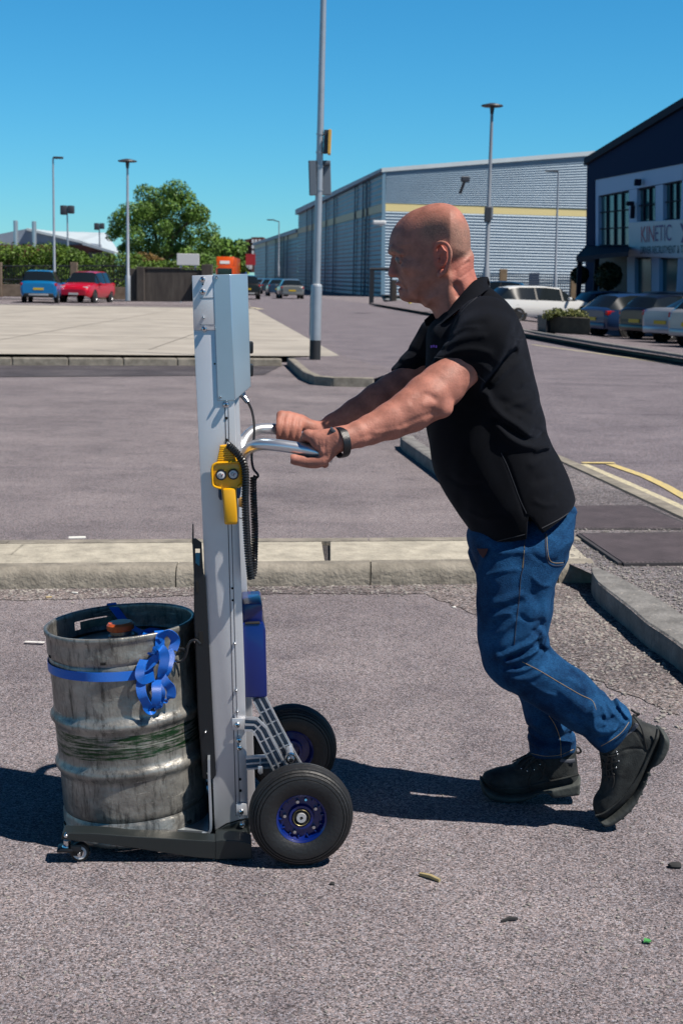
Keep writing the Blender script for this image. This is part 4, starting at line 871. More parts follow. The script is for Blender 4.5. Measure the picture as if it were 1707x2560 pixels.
# control box with chamfered edge
def boxsec(pts_u, v0, bm_y0, bm_y1): pass
mb = MB()
A0, A1 = T(533, 685.5, VC-.006), T(544, 1002, VC-.006); B0_, B1 = T(575, 685, VC-.006), T(588, 1000.5, VC-.006)
C0, C1 = T(619, 684, VC+.03), T(627, 966, VC+.03)
Cb = T(627, 966, VC+.03)
far = V_*(.24)
vs = [A0, B0_, C0, C0+V_*.17, B0_+far, A0+far, A1, B1, C1, C1+V_*.17, B1+far, A1+far]
mb.add(vs, [(0, 1, 2, 3, 4, 5), (0, 6, 7, 1), (1, 7, 8, 2), (2, 8, 9, 3), (3, 9, 10, 4), (4, 10, 11, 5), (5, 11, 6, 0), (6, 11, 10, 7), (7, 10, 9, 8)])
cb = mb.build('control_box', M_alub, truck, True, 20)
mdf = cb.modifiers.new('bev', 'BEVEL'); mdf.width = .0015; mdf.segments = 2; mdf.limit_method = 'ANGLE'
for y in (868, 925):
    mb = MB(); a = T(624, y, VC+.09); mb.box(TI @ a, (.018, .03, .030), .004); mb.v = [tuple(TM @ Vector(p)) for p in mb.v]; mb.build('rocker_switch', M_black, cb)
mb = MB(); a, b = T(604, 985, VC+.06), T(620, 1006, VC+.05); mb.tube([a, a.lerp(b, .2), a.lerp(b, .21), b], [.0095, .0095, .007, .006], 14); mb.build('plug', M_steel, cb)
# bolts on the near face
def bolt(px, py, r, v=VC-.006, hexs=True, name='bolt', m=None):
    a = T(px, py, v); mb = MB(); mb.lathe([(0, .009), (r*.45, .009), (r*.8, .0075), (r, .004), (r, -.006)], a, -V_, 16); o = mb.build(name, m or M_steel, truck)
    if hexs:
        mb = MB(); mb.lathe([(0, .0095), (r*.38, .0095)], a, -V_, 6); mb.build('socket', M_hole, o, False)
for x, y, r in ((506.5, 698, .0072), (507, 729, .0072), (508.5, 794, .0038), (510.5, 821.5, .0072), (541.5, 693, .0038), (551, 992.5, .0034)): bolt(x, y, r, VC-.008)
for x, y, r in ((565, 1011, .0078), (593, 1812, .0078), (597, 1850, .0074), (598, 1869, .0074), (603, 2029, .0075), (605, 2062, .0075)): bolt(x, y, r, VC-.008)
for x, y in ((587, 1609), (590.5, 1726), (593, 1779)): bolt(x, y, .0042, VC-.001)
mb = MB()
for x, y, r in ((565.6, 1045, .0038), (567, 1100, .0040), (581, 1471, .0028), (582, 1501, .0028), (536.7, 909, .0022), (600, 1949, .0036), (601, 1977.5, .0036), (507, 710, .002)):
    mb = MB(); a = T(x, y, VC-.0008 if y > 720 else VC-.005); mb.lathe([(0, .0012), (r, .0012), (r, -.001)], a, -V_, 12); mb.build('hole', M_hole, truck, False)
# backplate (black lift channel)
mb = MB(); tprism(mb, [(481, 1352), (488, 1345), (504, 1357), (504, 1372), (487, 1372)], VC-.008, VC-.004)
tprism(mb, [(504, 1357), (507, 1415), (499, 1415), (500, 1372), (504, 1372)], VC-.008, VC-.004)
tprism(mb, [(480.5, 1352), (488, 1372), (489, 1408), (497, 1415), (507, 1415), (509, 1435), (514, 1445), (520, 1560), (540, 1938), (534, 1949), (509, 1948), (497, 1800), (487, 1560), (484, 1430)], VC-.010, VC-.003, .0012)
tprism(mb, [(481, 1310), (484, 1310), (485, 1360), (480, 1360)], VC-.009, VC-.004)
mb.build('lift_channel', M_black, truck, False)
mb = MB(); tprism(mb, [(489.5, 1454), (496, 1454), (497, 1482), (490, 1482)], VC-.0115, VC-.009); mb.build('slot', M_hole, truck, False); mb = MB(); tprism(mb, [(497, 1580), (507, 1580), (508.5, 1611), (498, 1611)], VC-.0115, VC-.009); mb.build('slot', M_hole, truck, False)
mb = MB(); tprism(mb, [(484, 1430), (499, 1430), (515, 1560), (530, 1948), (507, 1948), (495, 1800), (485, 1560)], VC-.003, -VC, .002); mb.build('back_plate', M_black, truck, False)
for x, y in ((513.5, 1829), (520, 1932)): bolt(x, y, .0042, VC-.011, False)
# lift plate (silver L)
mb = MB(); vs = cr([(519, 1900), (520, 1950), (522, 2000), (524, 2050), (524, 2072), (519, 2082), (505, 2084)], 3)
P = [T(a, b, -.17) for a, b in vs]; 
th = .004
for a, b in zip(P[:-1], P[1:]):
    n = (b-a).cross(V_).normalized()*.006; mb.prism([a, b, b+n, a+n], V_*.34)
mb.build('lift_plate', mat('zinc plate', (.55, .60, .66), .35, metal=.7), truck, True, 60)
# toe plate under the keg
tl = Tl(505, 2086, -.19); tr = Tl(528, 2092, -.19); wz_ = tl.z
mb = MB(TM); ul = Tl(190, 2083, -.19)
ang = math.atan2(Tl(190, 2083, -.19).z-wz_, Tl(505, 2090, -.19).x-ul.x)
base_l = Vector((ul.x+.06, 0, wz_+.004)); base_r = Vector((Tl(522, 2090, -.19).x, 0, wz_-.004))
mb.prism([Vector((base_l.x, -.13, base_l.z)), Vector((base_r.x, -.165, base_r.z)), Vector((base_r.x, .165, base_r.z)), Vector((base_l.x, .13, base_l.z))], (0, 0, -.005)); mb.build('toe_plate', mat('zinc toe plate', (.50, .56, .60), .32, metal=.7), truck, False)
# black base and outriggers
for sgn in (1, -1):
    v0 = -.235*sgn; v1 = -.185*sgn
    if sgn == 1:
        rail = [(156, 2083), (230, 2084), (330, 2092), (450, 2099), (538, 2104), (538, 2149), (480, 2144), (330, 2121), (230, 2106), (153, 2100)]; blk = [(538, 2103), (556, 2101), (600, 2103), (629, 2111), (629.5, 2149), (538, 2150)]
        P = [Tl(a, b, v0) for a, b in rail]; Q = [Tl(a, b, v0) for a, b in blk]
        RP, QP = P, Q
    PP = [Vector((p.x, v0, p.z)) for p in RP]; QQ = [Vector((p.x, v0, p.z)) for p in QP]
    mb = MB(TM); mb.prism(PP, Vector((0, v1-v0, 0)), .002); mb.build('outrigger', M_blackp, truck, False)
    mb = MB(TM); mb.prism(QQ, Vector((0, (v1-v0)*1.25, 0)), .002); mb.build('base_block', M_blackp, truck, False)
mb = MB(TM); q0 = QP[0]; mb.prism([Vector((RP[4].x-.0, -.18, RP[4].z-.012)), Vector((QP[3].x-.01, -.18, QP[3].z-.0)), Vector((QP[4].x-.012, -.18, QP[4].z+.006)), Vector((RP[5].x, -.18, RP[5].z+.006))], Vector((0, .36, 0)), .002); mb.build('cross_beam', M_blackp, truck, False)
# foot bracket rising to the mast
mb = MB(); tprism(mb, [(538, 2104), (540, 2080), (566, 2064), (600, 2053), (622, 2050), (628, 2112)], VC-.004, VC+.012, .002); tprism(mb, [(552, 2098), (562, 2086), (580, 2076), (600, 2074), (619, 2080), (619, 2099), (560, 2103)], VC-.012, VC-.003, .002); mb.build('foot_bracket', M_blackp, truck, False)
# screw on outrigger
bolt(165.5, 2089, .0055, -.238, False)
# caster
def caster(v, mir=1):
    t_ = Tl(168, 2105, -.21); c = Tl(200, 2158, -.21); rw = c.z if c.z < .03 else .0235; c = Vector((c.x, v, .0245)); top_ = Vector((t_.x, v, t_.z+.004))
    mb = MB(TM); mb.tube([top_, top_-Vector((0, 0, .016))], [.009, .009], 12); mb.lathe([(0, 0), (.012, 0), (.013, -.004), (.010, -.010), (0, -.011)], top_-Vector((0, 0, .014)), (.25, 0, 1), 16); st = mb.build('caster', M_steel, truck)
    for s in (-1, 1):
        mb = MB(TM); a = top_-Vector((0, 0, .022)); mb.prism([a+Vector((-.020, s*.016, .004)), a+Vector((.014, s*.016, .002)), c+Vector((.010, s*.016, .006)), c+Vector((.006, s*.016, -.006)), c+Vector((-.010, s*.016, -.004))], (0, s*.003, 0), .001); mb.build('caster_fork', M_black, st, False)
    mb = MB(TM); a = top_-Vector((0, 0, .022)); mb.box(a+Vector((-.004, 0, .001)), (.040, .040, .010), .003); mb.box(c+Vector((-.008, -.0165, .010)), (.026, .005, .030), .002); mb.build('caster_crown', M_black, st)
    mb = MB(TM); mb.lathe([(.017, -.010), (.0225, -.0095), (.0242, -.005), (.0242, .005), (.0225, .0095), (.017, .010)], c, (0, 1, 0), 28); mb.build('caster_tyre', M_rub, st)
    mb = MB(TM); mb.lathe([(0, -.0095), (.017, -.0105), (.017, .0105), (0, .0095)], c, (0, 1, 0), 24); mb.build('caster_wheel', M_white, st)
    mb = MB(TM); mb.lathe([(0, -.022), (.004, -.0215), (.0055, -.019), (.0055, .019), (0, .022)], c, (0, 1, 0), 10); mb.lathe([(.0, -.0112), (.011, -.0112)], c, (0, 1, 0), 20); mb.build('caster_axle', M_steel, st)
caster(-.21); caster(.21)
# wheels
def wheel(v, near):
    c = Vector((0, v, .130)); s = -1 if near else 1   # outward direction sign
    tc = MB(TM)
    prof = [(.058, -.030), (.066, -.036), (.080, -.041), (.094, -.0425), (.102, -.0412), (.1030, -.0375), (.1038, -.0375), (.1045, -.0400), (.110, -.0385), (.1108, -.0345), (.1116, -.0345), (.1124, -.0365), (.117, -.0335), (.1176, -.0290), (.1184, -.0290), (.1192, -.0305), (.1225, -.0265), (.1228, -.0220), (.1238, -.0220), (.1262, -.0205), (.1275, -.0160), (.1285, -.012), (.1295, -.0075), (.1285, -.006), (.130, -.0035), (.130, 0)]
    prof = prof+[(r, -h) for r, h in prof[::-1][1:]]
    wl_ = thing.__call__('x', TM, None, None) if False else None
    mb = MB(TM); mb.lathe([(.062, -.030), (.064, .030)], c, (0, 1, 0), 32); mb.lathe([(.058, -.031), (.062, -.034), (.064, -.030), (.060, -.026)], c, (0, 1, 0), 40)
    # dished hub
    for q in (1, -1):
        mb.lathe([(.0, q*.014), (.022, q*.014), (.024, q*.024), (.030, q*.024), (.033, q*.013), (.052, q*.013), (.056, q*.020), (.0615, q*.032), (.064, q*.031)], c, (0, 1, 0), 40)
    hub = mb.build('wheel', M_blue, truck)
    mb = MB(TM); mb.lathe(prof, c, (0, 1, 0), 72); tyre = mb.build('tyre', M_rub, hub)
    mb = MB(TM)
    for i in range(14):
        a = 2*math.pi*i/14+.1; p = c+Vector((math.cos(a)*.0525, s*.0165, math.sin(a)*.0525)); mb.box(p, (.010, .010, .004), .001, Matrix.Rotation(-a, 3, 'Y'))
    rb = mb.build('hub_rib', M_blue, hub)
    for i in range(5):
        a = 2*math.pi*i/5+.55; p = c+Vector((math.cos(a)*.041, s*.014, math.sin(a)*.041)); mb = MB(TM); mb.lathe([(0, .010), (.004, .0095), (.0045, .007), (.0045, 0)], p, (0, s, 0), 10); mb.build('wheel_bolt', M_steel, hub)
    mb = MB(TM); p = c+Vector((0, s*.020, 0)); mb.lathe([(0, .006), (.004, .006), (.0042, .008), (.012, .008), (.0125, .004), (.0125, 0)], p, (0, s, 0), 24); mb.build('axle_cap', mat('pale washer', (.65, .66, .68), .4, metal=.3), hub)
    mb = MB(TM); mb.lathe([(.0125, .003), (.018, .004), (.0195, .0045), (.021, .006), (.022, .003)], p, (0, s, 0), 28); mb.build('bearing', M_hole, hub)
    mb = MB(TM); mb.lathe([(.0195, .0052), (.0205, .0062), (.0212, .0052)], p, (0, s, 0), 28); mb.build('bearing_ring', mat('brass ring', (.35, .30, .15), .4, metal=.8), hub)
    mb = MB(TM); mb.lathe([(0, .008), (.0035, .0085)], p, (0, s, 0), 12); mb.build('axle_hole', M_hole, hub, False)
    mb = MB(TM); mb.tube([c+Vector((.01, s*.016, .044)), c+Vector((.01, s*.028, .047))], .0032, 8); mb.build('valve', M_steel, hub)
wheel(VN, True); wheel(-VN, False)
mb = MB(TM); mb.tube([Vector((0, VN+.02, .13)), Vector((0, -VN-.02, .13))], .0125, 12); mb.build('axle', M_steel, truck)
M_web = mat('darker cast web', (.13, .16, .21), .55, metal=.6)  # web between the ribs, darker than the rest of the arm
# cast arms with ribs
def arm(pl, w, v, th=.020):
    """pl: centre line in pixels"""
    P = [T(a, b, v) for a, b in pl]; mb = MB(); wb = MB()
    L_, R_ = [], []
    for i, p in enumerate(P):
        d = (P[min(i+1, len(P)-1)]-P[max(i-1, 0)]).normalized(); n = d.cross(V_).normalized(); L_.append(p+n*w/2); R_.append(p-n*w/2)
    for i in range(len(P)-1):   # web
        wb.prism([L_[i], L_[i+1], R_[i+1], R_[i]], V_*(th*.28))
        for A, s in ((L_, -1), (R_, 1), (P, 0)):
            a, b = A[i], A[i+1]; n = (b-a).normalized().cross(V_)*.0022
            o = V_*(-th*.5)
            mb.prism([a-n+V_*th*.3, b-n+V_*th*.3, b+n+V_*th*.3, a+n+V_*th*.3], V_*(-th*.85))
    tot = [0]
    for a, b in zip(P[:-1], P[1:]): tot.append(tot[-1]+(b-a).length)
    nx = int(tot[-1]/.036)
    for k in range(1, nx):
        s = k*.036
        for i in range(len(P)-1):
            if tot[i] <= s < tot[i+1]:
                f = (s-tot[i])/(tot[i+1]-tot[i]); a = L_[i].lerp(L_[i+1], f); b = R_[i].lerp(R_[i+1], f); d = (P[i+1]-P[i]).normalized()*.0016
                mb.prism([a-d+V_*th*.3, b-d+V_*th*.3, b+d+V_*th*.3, a+d+V_*th*.3], V_*(-th*.78)); break
    o_ = mb.build('wheel_arm', M_aluc, truck, False); wb.build('arm_web', M_web, o_, False); return o_
for v in (-.155, .155):
    if v < 0:
        A1_ = [Tl(a, b, v) for a, b in ((612, 1809), (636, 1810), (652, 1826), (699, 1919), (716, 1950))]; A2_ = [Tl(a, b, v+.07) for a, b in ((648, 1744), (690, 1826), (728, 1897), (748, 1930))]; A3_ = [Tl(a, b, v+.02) for a, b in ((615, 1907), (640, 1905), (672, 1903), (700, 1905))]
    def armw(A, w, vv, th=.02):
        # same arm mirrored by reusing local coordinates
        global T
        keep = T; store = {i: TM @ Vector((p.x, vv, p.z)) for i, p in enumerate(A)}
        T = lambda a, b, c: store[a]
        try: return arm([(i, 0) for i in range(len(A))], w, vv, th)
        finally: T = keep
    armw(A1_, .031, v)
    if v < 0: armw(A2_, .031, v+.07)
    armw(A3_, .028, v+.02*(1 if v < 0 else -1))
mb = MB(); tprism(mb, [(579.5, 1797), (619, 1796), (619, 1826), (580, 1827)], VC-.009, VC-.0005, .002); mb.build('clamp_plate', M_alu, truck)
mb = MB(); tprism(mb, [(590, 2011), (617, 2010), (618, 2040), (590, 2041)], VC-.009, VC-.0005, .002); mb.build('clamp_plate', M_alu, truck)
mb = MB(); a = T(727, 1898, -.175); mb.lathe([(0, .012), (.006, .012), (.0085, .008), (.009, .003), (.0135, .003), (.014, -.01)], a, -V_, 20); mb.build('pivot_bolt', M_steel, truck)
mb = MB(); mb.tube([T(727, 1898, -.17), T(727, 1898, -.17)+V_*.10], .010, 12); mb.build('pivot_bar', M_aluc, truck)
mb = MB(); tprism(mb, [(645, 1917), (656, 1917), (657, 1934), (650, 1938), (645, 1932)], -.162, -.157, .001); mb.build('tab', M_aluc, truck)
# handles
M_tubem = mat('polished tube', (.80, .82, .86), .30, metal=.85)
hp = [(598, 1190), (603, 1160), (612, 1135), (628, 1119), (652, 1111.5), (690, 1113), (735, 1119), (770, 1126), (800, 1134), (832, 1142)]
HV = -.20
HL = [Tl(a, b, HV+(.115, .105, .082, .055, .03, .012, .004, 0, 0, 0)[i]) for i, (a, b) in enumerate(hp)]
for s in (1, -1):
    P = cr([TM @ Vector((p.x, p.y*s, p.z)) for p in HL], 5); mb = MB(); mb.tube(P, .0150, 18); mb.build('handle', M_tubem, truck)
HN = [TM @ Vector((p.x, p.y, p.z)) for p in HL]; HF = [TM @ Vector((p.x, -p.y, p.z)) for p in HL]
# batteries
def lbox(pxs, v0, v1, bev): mb = MB(); tprism(mb, pxs, v0, v1, bev); return mb
b_ = lbox([(600, 1560), (657, 1558), (664, 1575), (668, 1740), (664, 1745), (606, 1745)], -.10, .10, .006).build('battery_pack', M_blue, truck)
lbox([(604, 1515), (608, 1510), (652, 1508), (656, 1513), (656, 1560), (604, 1562)], -.085, .06, .005).build('battery_cap', M_blue, b_)
lbox([(612, 1559), (650, 1557.5), (650, 1560.5), (612, 1562)], -.102, -.07, .001).build('battery_grip', M_hole, b_)
lbox([(624, 1510), (634, 1506), (648, 1507), (648, 1512), (626, 1513)], -.06, .0, .002).build('battery_latch', M_black, b_)
# fixed bracket behind the handset with small parcel of connectors
mb = MB(); tprism(mb, [(588, 1247), (607, 1247), (607, 1268), (588, 1268)], -.12, -.09, .002); mb.build('cable_clip', mat('ochre clip', (.25, .14, .03), .6), truck)
mb = MB(); mb.tube([T(x, y, -.12) for x, y in ((596, 1268), (596, 1293), (601, 1296), (612, 1296))], .0014, 6); mb.build('cable_hook', M_black, truck)
# ================================================================ HANDSET
M_yell = mat('yellow plastic', (1.0, .50, .002), .32, coat=.2)
HS = T(566, 1210, VC-.03); hs = thing('control_handset', HS, 'yellow pendant handset with two round buttons hanging on the mast', 'handset')
Vh = VC-.050
def hp_(mb, pxs, v0, v1, bev=.003): tprism(mb, pxs, v0, v1, bev)
mb = MB()
housing = [(548, 1157), (596, 1155), (604, 1161), (607, 1172), (608, 1205), (604, 1214), (594, 1219), (591, 1221), (593, 1260), (594, 1308), (591, 1311), (564, 1312), (561, 1309), (557, 1250), (553, 1221), (537, 1217), (531, 1208), (529, 1175), (531, 1164), (538, 1158)]
hp_(mb, housing, Vh+.004, Vh+.036, .004)
bd = mb.build('housing', M_yell, hs)
# raised rim round the face
rimp = [(531, 1200), (529.5, 1176), (532, 1164), (540, 1158.5), (548, 1157.5), (596, 1155.5), (603, 1161), (606.5, 1172), (607.5, 1205), (603, 1213), (594, 1218)]
mb = MB(); mb.tube([T(a, b, Vh+.001) for a, b in cr([*rimp], 3)], .0030, 8); mb.build('rim', M_yell, bd)
mb = MB(); mb.tube([T(a, b, Vh+.001) for a, b in cr([(531, 1200), (532, 1211), (538, 1217), (553, 1221)], 3)], .0028, 8); mb.build('rim', M_yell, bd)
mb = MB(); hp_(mb, [(556, 1222), (590, 1220), (594, 1309), (563, 1310)], Vh-.006, Vh+.02, .006); mb.build('grip', M_yell, bd)
# ribbed cable sleeve
nrib = 8
for i in range(nrib):
    f = i/(nrib-1); xl = 544+(549-544)*f; xr = 590+(576-590)*f; y = 1153-f*32; w = (xr-xl)/2; 
    a = T((xl+xr)/2, y, Vh+.018); mb = MB(); mb.box(Vector((0, 0, 0)), (w*2/1000*1.02, .026-.006*f, .0042), .0016); rot = TM.to_3x3().to_4x4(); mb.v = [tuple(a+rot @ Vector(p)) for p in mb.v]; mb.build('sleeve_rib', M_yell, bd)
mb = MB(); hp_(mb, [(541, 1156), (594, 1154), (577, 1120), (549, 1121)], Vh+.009, Vh+.028, .003); hp_(mb, [(549, 1114), (577, 1112), (577, 1121), (549, 1123)], Vh+.008, Vh+.029, .003); mb.build('cable_sleeve', M_yell, bd)
for (x, y) in ((552.5, 1186.5), (583, 1185)):
    a = T(x, y, Vh+.004); mb = MB(); mb.lathe([(.0098, .0055), (.0105, .0075), (.0125, .0075), (.0135, .005), (.0135, -.002)], a, -V_, 28); bz = mb.build('button', M_black, hs)
    mb = MB(); mb.lathe([(0, .0072), (.0080, .0070), (.0102, .0058)], a, -V_, 28); mb.build('button_face', mat('white button', (.75, .76, .78), .35), bz)
    mb = MB(); f = a-V_*.0078; ex = U; ez = Wz; ring = [f+ex*(-.002+.0033*math.cos(t))+ez*(.0012+.0033*math.sin(t)) for t in np.linspace(0, 6.28, 14)]; mb.tube(ring, .0004, 5); mb.tube([f+ex*.0013+ez*.001, f+ex*.0019-ez*.0055], .0005, 5); mb.build('button_symbol', M_hole, bz)
    mb = MB(); mb.box(f+ex*.0044+ez*.0016, (.0016, .0012, .0026)); mb.build('button_mark', mat('red mark', (.6, .01, .03), .5), bz)
mb = MB(); hp_(mb, [(546, 1223), (553, 1222), (555, 1251), (550, 1251), (546, 1243)], Vh+.008, Vh+.024, .002); mb.build('trigger', mat('dark blue trigger', (.01, .03, .08), .35), hs)
mb = MB(); hp_(mb, [(593, 1218), (604, 1213), (602, 1232), (599, 1247), (593, 1246)], Vh+.008, Vh+.026, .002); mb.build('trigger', mat('blue trigger', (.01, .12, .35), .25), hs)
# coiled cable: helix along a path
def coil(pxs, v_, r, pitch, wire, name, parent, m=M_black):
    path = [T(a, b, v) for (a, b), v in zip(pxs, v_)]; path = [Vector(tuple(p)) for p in cr([tuple(p) for p in path], 10)]
    L = [0]
    for a, b in zip(path[:-1], path[1:]): L.append(L[-1]+(b-a).length)
    n = int(L[-1]/pitch*10); pts = []; N0 = Vector((0, 1, 0)); j = 0
    for k in range(n):
        s = k*L[-1]/n
        while j < len(L)-2 and L[j+1] < s: j += 1
        f = (s-L[j])/(L[j+1]-L[j]); c = path[j].lerp(path[j+1], f); t = (path[j+1]-path[max(j-1, 0)]).normalized(); N0 = (N0-t*N0.dot(t)).normalized(); Bn = t.cross(N0); a = 2*math.pi*k/10
        pts.append(c+N0*math.cos(a)*r+Bn*math.sin(a)*r)
    mb = MB(); mb.tube(pts, wire, 6); return mb.build(name, m, parent)
M_cable = mat('black cable', (.012, .013, .016), .38, spec=.5)
coil([(570, 1112), (585, 1125), (600, 1143), (611, 1165), (614, 1200), (613, 1250), (616, 1320), (620, 1380), (624, 1420), (627, 1446)], [Vh+.012, Vh+.002, Vh-.006, Vh-.008, Vh-.006, Vh, Vh, Vh, Vh, Vh+.005], .0068, .0064, .0031, 'coiled_cable', hs, M_cable)
coil([(627, 1446), (634, 1430), (636, 1380), (637, 1320), (634, 1250), (633, 1210), (634, 1190)], [Vh+.008, Vh+.015, Vh+.02, Vh+.02, Vh+.02, Vh+.02, Vh+.02], .0064, .0064, .0030, 'coiled_cable', hs, M_cable)
mb = MB(); mb.tube([Vector(tuple(p)) for p in cr([tuple(T(a, b, v)) for a, b, v in ((619, 1004, VC+.05), (629, 1025, VC+.03), (635, 1060, VC), (634, 1105, Vh+.03), (629, 1140, Vh+.03), (633, 1170, Vh+.02), (643, 1184, Vh+.015), (645, 1191, Vh+.012), (638, 1196, Vh+.02))], 6)], .0032, 8); mb.build('cable', M_cable, hs)
# ================================================================ KEG
top_l, top_r = T(110, 1552, 0), T(487.5, 1550, 0); topc = (top_l+top_r)/2; botc = T(344, 2049, 0)
kax = (topc-botc).normalized(); RK = (top_r-top_l).length/2; HK = (topc-botc).length
print('keg', RK, HK, 'truck O', O, 'tilt', math.degrees(math.atan2(kax.x, kax.z)))
tx = U-kax*U.dot(kax); tx.normalize(); ty = kax.cross(tx)
KM = Matrix(((tx.x, ty.x, kax.x, botc.x), (tx.y, ty.y, kax.y, botc.y), (tx.z, ty.z, kax.z, botc.z), (0, 0, 0, 1)))
keg = thing('beer_keg', KM, 'dented steel keg with a green band standing on the hand truck', 'keg')
def keg_mat(kind):
    m = mat('battered keg steel '+kind, (.43, .415, .375), .40, metal=.6, vscale=8, col2=(.15, .145, .135), bump=.5, bscale=26, detail=9); nt = m.node_tree; N = nt.nodes; L = nt.links; b = N['Principled BSDF']
    tc = N.new('ShaderNodeTexCoord'); mp = N.new('ShaderNodeMapping'); mp.inputs['Scale'].default_value = (28, 28, 5); L.new(tc.outputs['Object'], mp.inputs[0])
    n = N.new('ShaderNodeTexNoise'); n.inputs['Scale'].default_value = 2.2; n.inputs['Detail'].default_value = 8; n.inputs['Roughness'].default_value = .75; L.new(mp.outputs[0], n.inputs['Vector'])
    r = N.new('ShaderNodeValToRGB'); r.color_ramp.elements[0].position = .33; r.color_ramp.elements[0].color = (.16, .16, .16, 1); r.color_ramp.elements[1].position = .5; r.color_ramp.elements[1].color = (1, 1, 1, 1); L.new(n.outputs['Fac'], r.inputs[0])
    base = b.inputs['Base Color'].links[0].from_socket; mx = N.new('ShaderNodeMix'); mx.data_type = 'RGBA'; mx.blend_type = 'MULTIPLY'; mx.inputs[0].default_value = .9; L.new(base, mx.inputs[6]); L.new(r.outputs[0], mx.inputs[7]); out = mx.outputs[2]
    # scratches
    n4 = N.new('ShaderNodeTexNoise'); n4.inputs['Scale'].default_value = 3; n4.inputs['Detail'].default_value = 10; n4.inputs['Roughness'].default_value = .8
    mp2 = N.new('ShaderNodeMapping'); mp2.inputs['Scale'].default_value = (3, 3, 30); mp2.inputs['Rotation'].default_value = (.2, .1, 0); L.new(tc.outputs['Object'], mp2.inputs[0]); L.new(mp2.outputs[0], n4.inputs['Vector'])
    r5 = N.new('ShaderNodeValToRGB'); r5.color_ramp.elements[0].position = .60; r5.color_ramp.elements[0].color = (0, 0, 0, 1); r5.color_ramp.elements[1].position = .66; r5.color_ramp.elements[1].color = (1, 1, 1, 1); L.new(n4.outputs['Fac'], r5.inputs[0])
    mx2 = N.new('ShaderNodeMix'); mx2.data_type = 'RGBA'; L.new(r5.outputs[0], mx2.inputs[0]); L.new(out, mx2.inputs[6]); mx2.inputs[7].default_value = (.55, .52, .45, 1)
    out = mx2.outputs[2]
    if kind == 'banded':
        sp = N.new('ShaderNodeSeparateXYZ'); L.new(tc.outputs['Object'], sp.inputs[0])
        def band(z0, z1, sock):
            ma = N.new('ShaderNodeMath'); ma.operation = 'SUBTRACT'; L.new(sp.outputs[2], ma.inputs[0]); ma.inputs[1].default_value = (z0+z1)/2
            mb_ = N.new('ShaderNodeMath'); mb_.operation = 'ABSOLUTE'; L.new(ma.outputs[0], mb_.inputs[0]); mc = N.new('ShaderNodeMath'); mc.operation = 'LESS_THAN'; L.new(mb_.outputs[0], mc.inputs[0]); mc.inputs[1].default_value = (z1-z0)/2; return mc.outputs[0]
        nn = N.new('ShaderNodeTexNoise'); nn.inputs['Scale'].default_value = 26; nn.inputs['Detail'].default_value = 8; nn.inputs['Roughness'].default_value = .7; L.new(mp2.outputs[0], nn.inputs['Vector']); nn.inputs['Scale'].default_value = 5
        rr_ = N.new('ShaderNodeValToRGB'); rr_.color_ramp.elements[0].position = .44; rr_.color_ramp.elements[0].color = (1, 1, 1, 1); rr_.color_ramp.elements[1].position = .58; rr_.color_ramp.elements[1].color = (0, 0, 0, 1); L.new(nn.outputs['Fac'], rr_.inputs[0])
        for (z0, z1, c) in ((HK*.420, HK*.535, (.008, .040, .012, 1)), (HK*.476, HK*.482, (.36, .37, .32, 1))):
            s = band(z0, z1, None); mu = N.new('ShaderNodeMath'); mu.operation = 'MULTIPLY'; L.new(s, mu.inputs[0]); L.new(rr_.outputs[0], mu.inputs[1]); m5 = N.new('ShaderNodeMix'); m5.data_type = 'RGBA'; L.new(mu.outputs[0], m5.inputs[0]); L.new(out, m5.inputs[6]); m5.inputs[7].default_value = c; out = m5.outputs[2]
    L.new(out, b.inputs['Base Color']); return m
M_keg = keg_mat('banded'); M_kegp = keg_mat('plain')
def keg_shell(prof, seg=96, dent=True):
    vs = []; fs = []
    for r, h in prof:
        for k in range(seg):
            a = 2*math.pi*k/seg; p = Vector((math.cos(a)*r, math.sin(a)*r, h))
            if dent:
                d = mnoise.noise(Vector((math.cos(a)*2.2, math.sin(a)*2.2, h*9)))*.0022+mnoise.noise(Vector((math.cos(a)*7, math.sin(a)*7, h*30)))*.0010; p.x += math.cos(a)*d; p.y += math.sin(a)*d
            vs.append(KM @ p)
    n = len(prof); fs = [(i*seg+k, i*seg+(k+1) % seg, (i+1)*seg+(k+1) % seg, (i+1)*seg+k) for i in range(n-1) for k in range(seg)]
    return vs, fs
r0 = RK; b = RK*.972
pr = [(b*.93, HK*.10), (b*.985, HK*.118), (b, HK*.14)]
def bulge(c, w, a, n=9): return [(b+a*(.5+.5*math.cos(math.pi*t)), c+w*t) for t in np.linspace(-1, 1, n)]
pr += [(b, HK*.22), (b, HK*.29)]+bulge(HK*.345, HK*.045, RK*.055)+[(b, HK*.41), (b*.997, HK*.48), (b, HK*.53)]+bulge(HK*.578, HK*.045, RK*.055)+[(b, HK*.64), (b, HK*.72), (b, HK*.80), (b, HK*.85), (b*.985, HK*.868), (b*.93, HK*.885), (b*.90, HK*.89)]
fine = []
for (a0, h0), (a1, h1) in zip(pr[:-1], pr[1:]):
    k = max(1, int(abs(h1-h0)/.006)); fine += [(a0+(a1-a0)*i/k, h0+(h1-h0)*i/k) for i in range(k)]
fine.append(pr[-1]); vs, fs = keg_shell(fine); link_mesh('keg_body', vs, fs, M_keg, keg)
# bottom chime
tk = .004
vs, fs = keg_shell([(b*.985, HK*.115), (b*.995, HK*.105), (RK*.985, HK*.095), (RK*.985, HK*.03), (RK, HK*.02), (RK*.995, 0), (RK*.95, .001), (RK*.945, HK*.03), (RK*.94, HK*.10)]); bc = link_mesh('bottom_chime', vs, fs, M_kegp, keg)
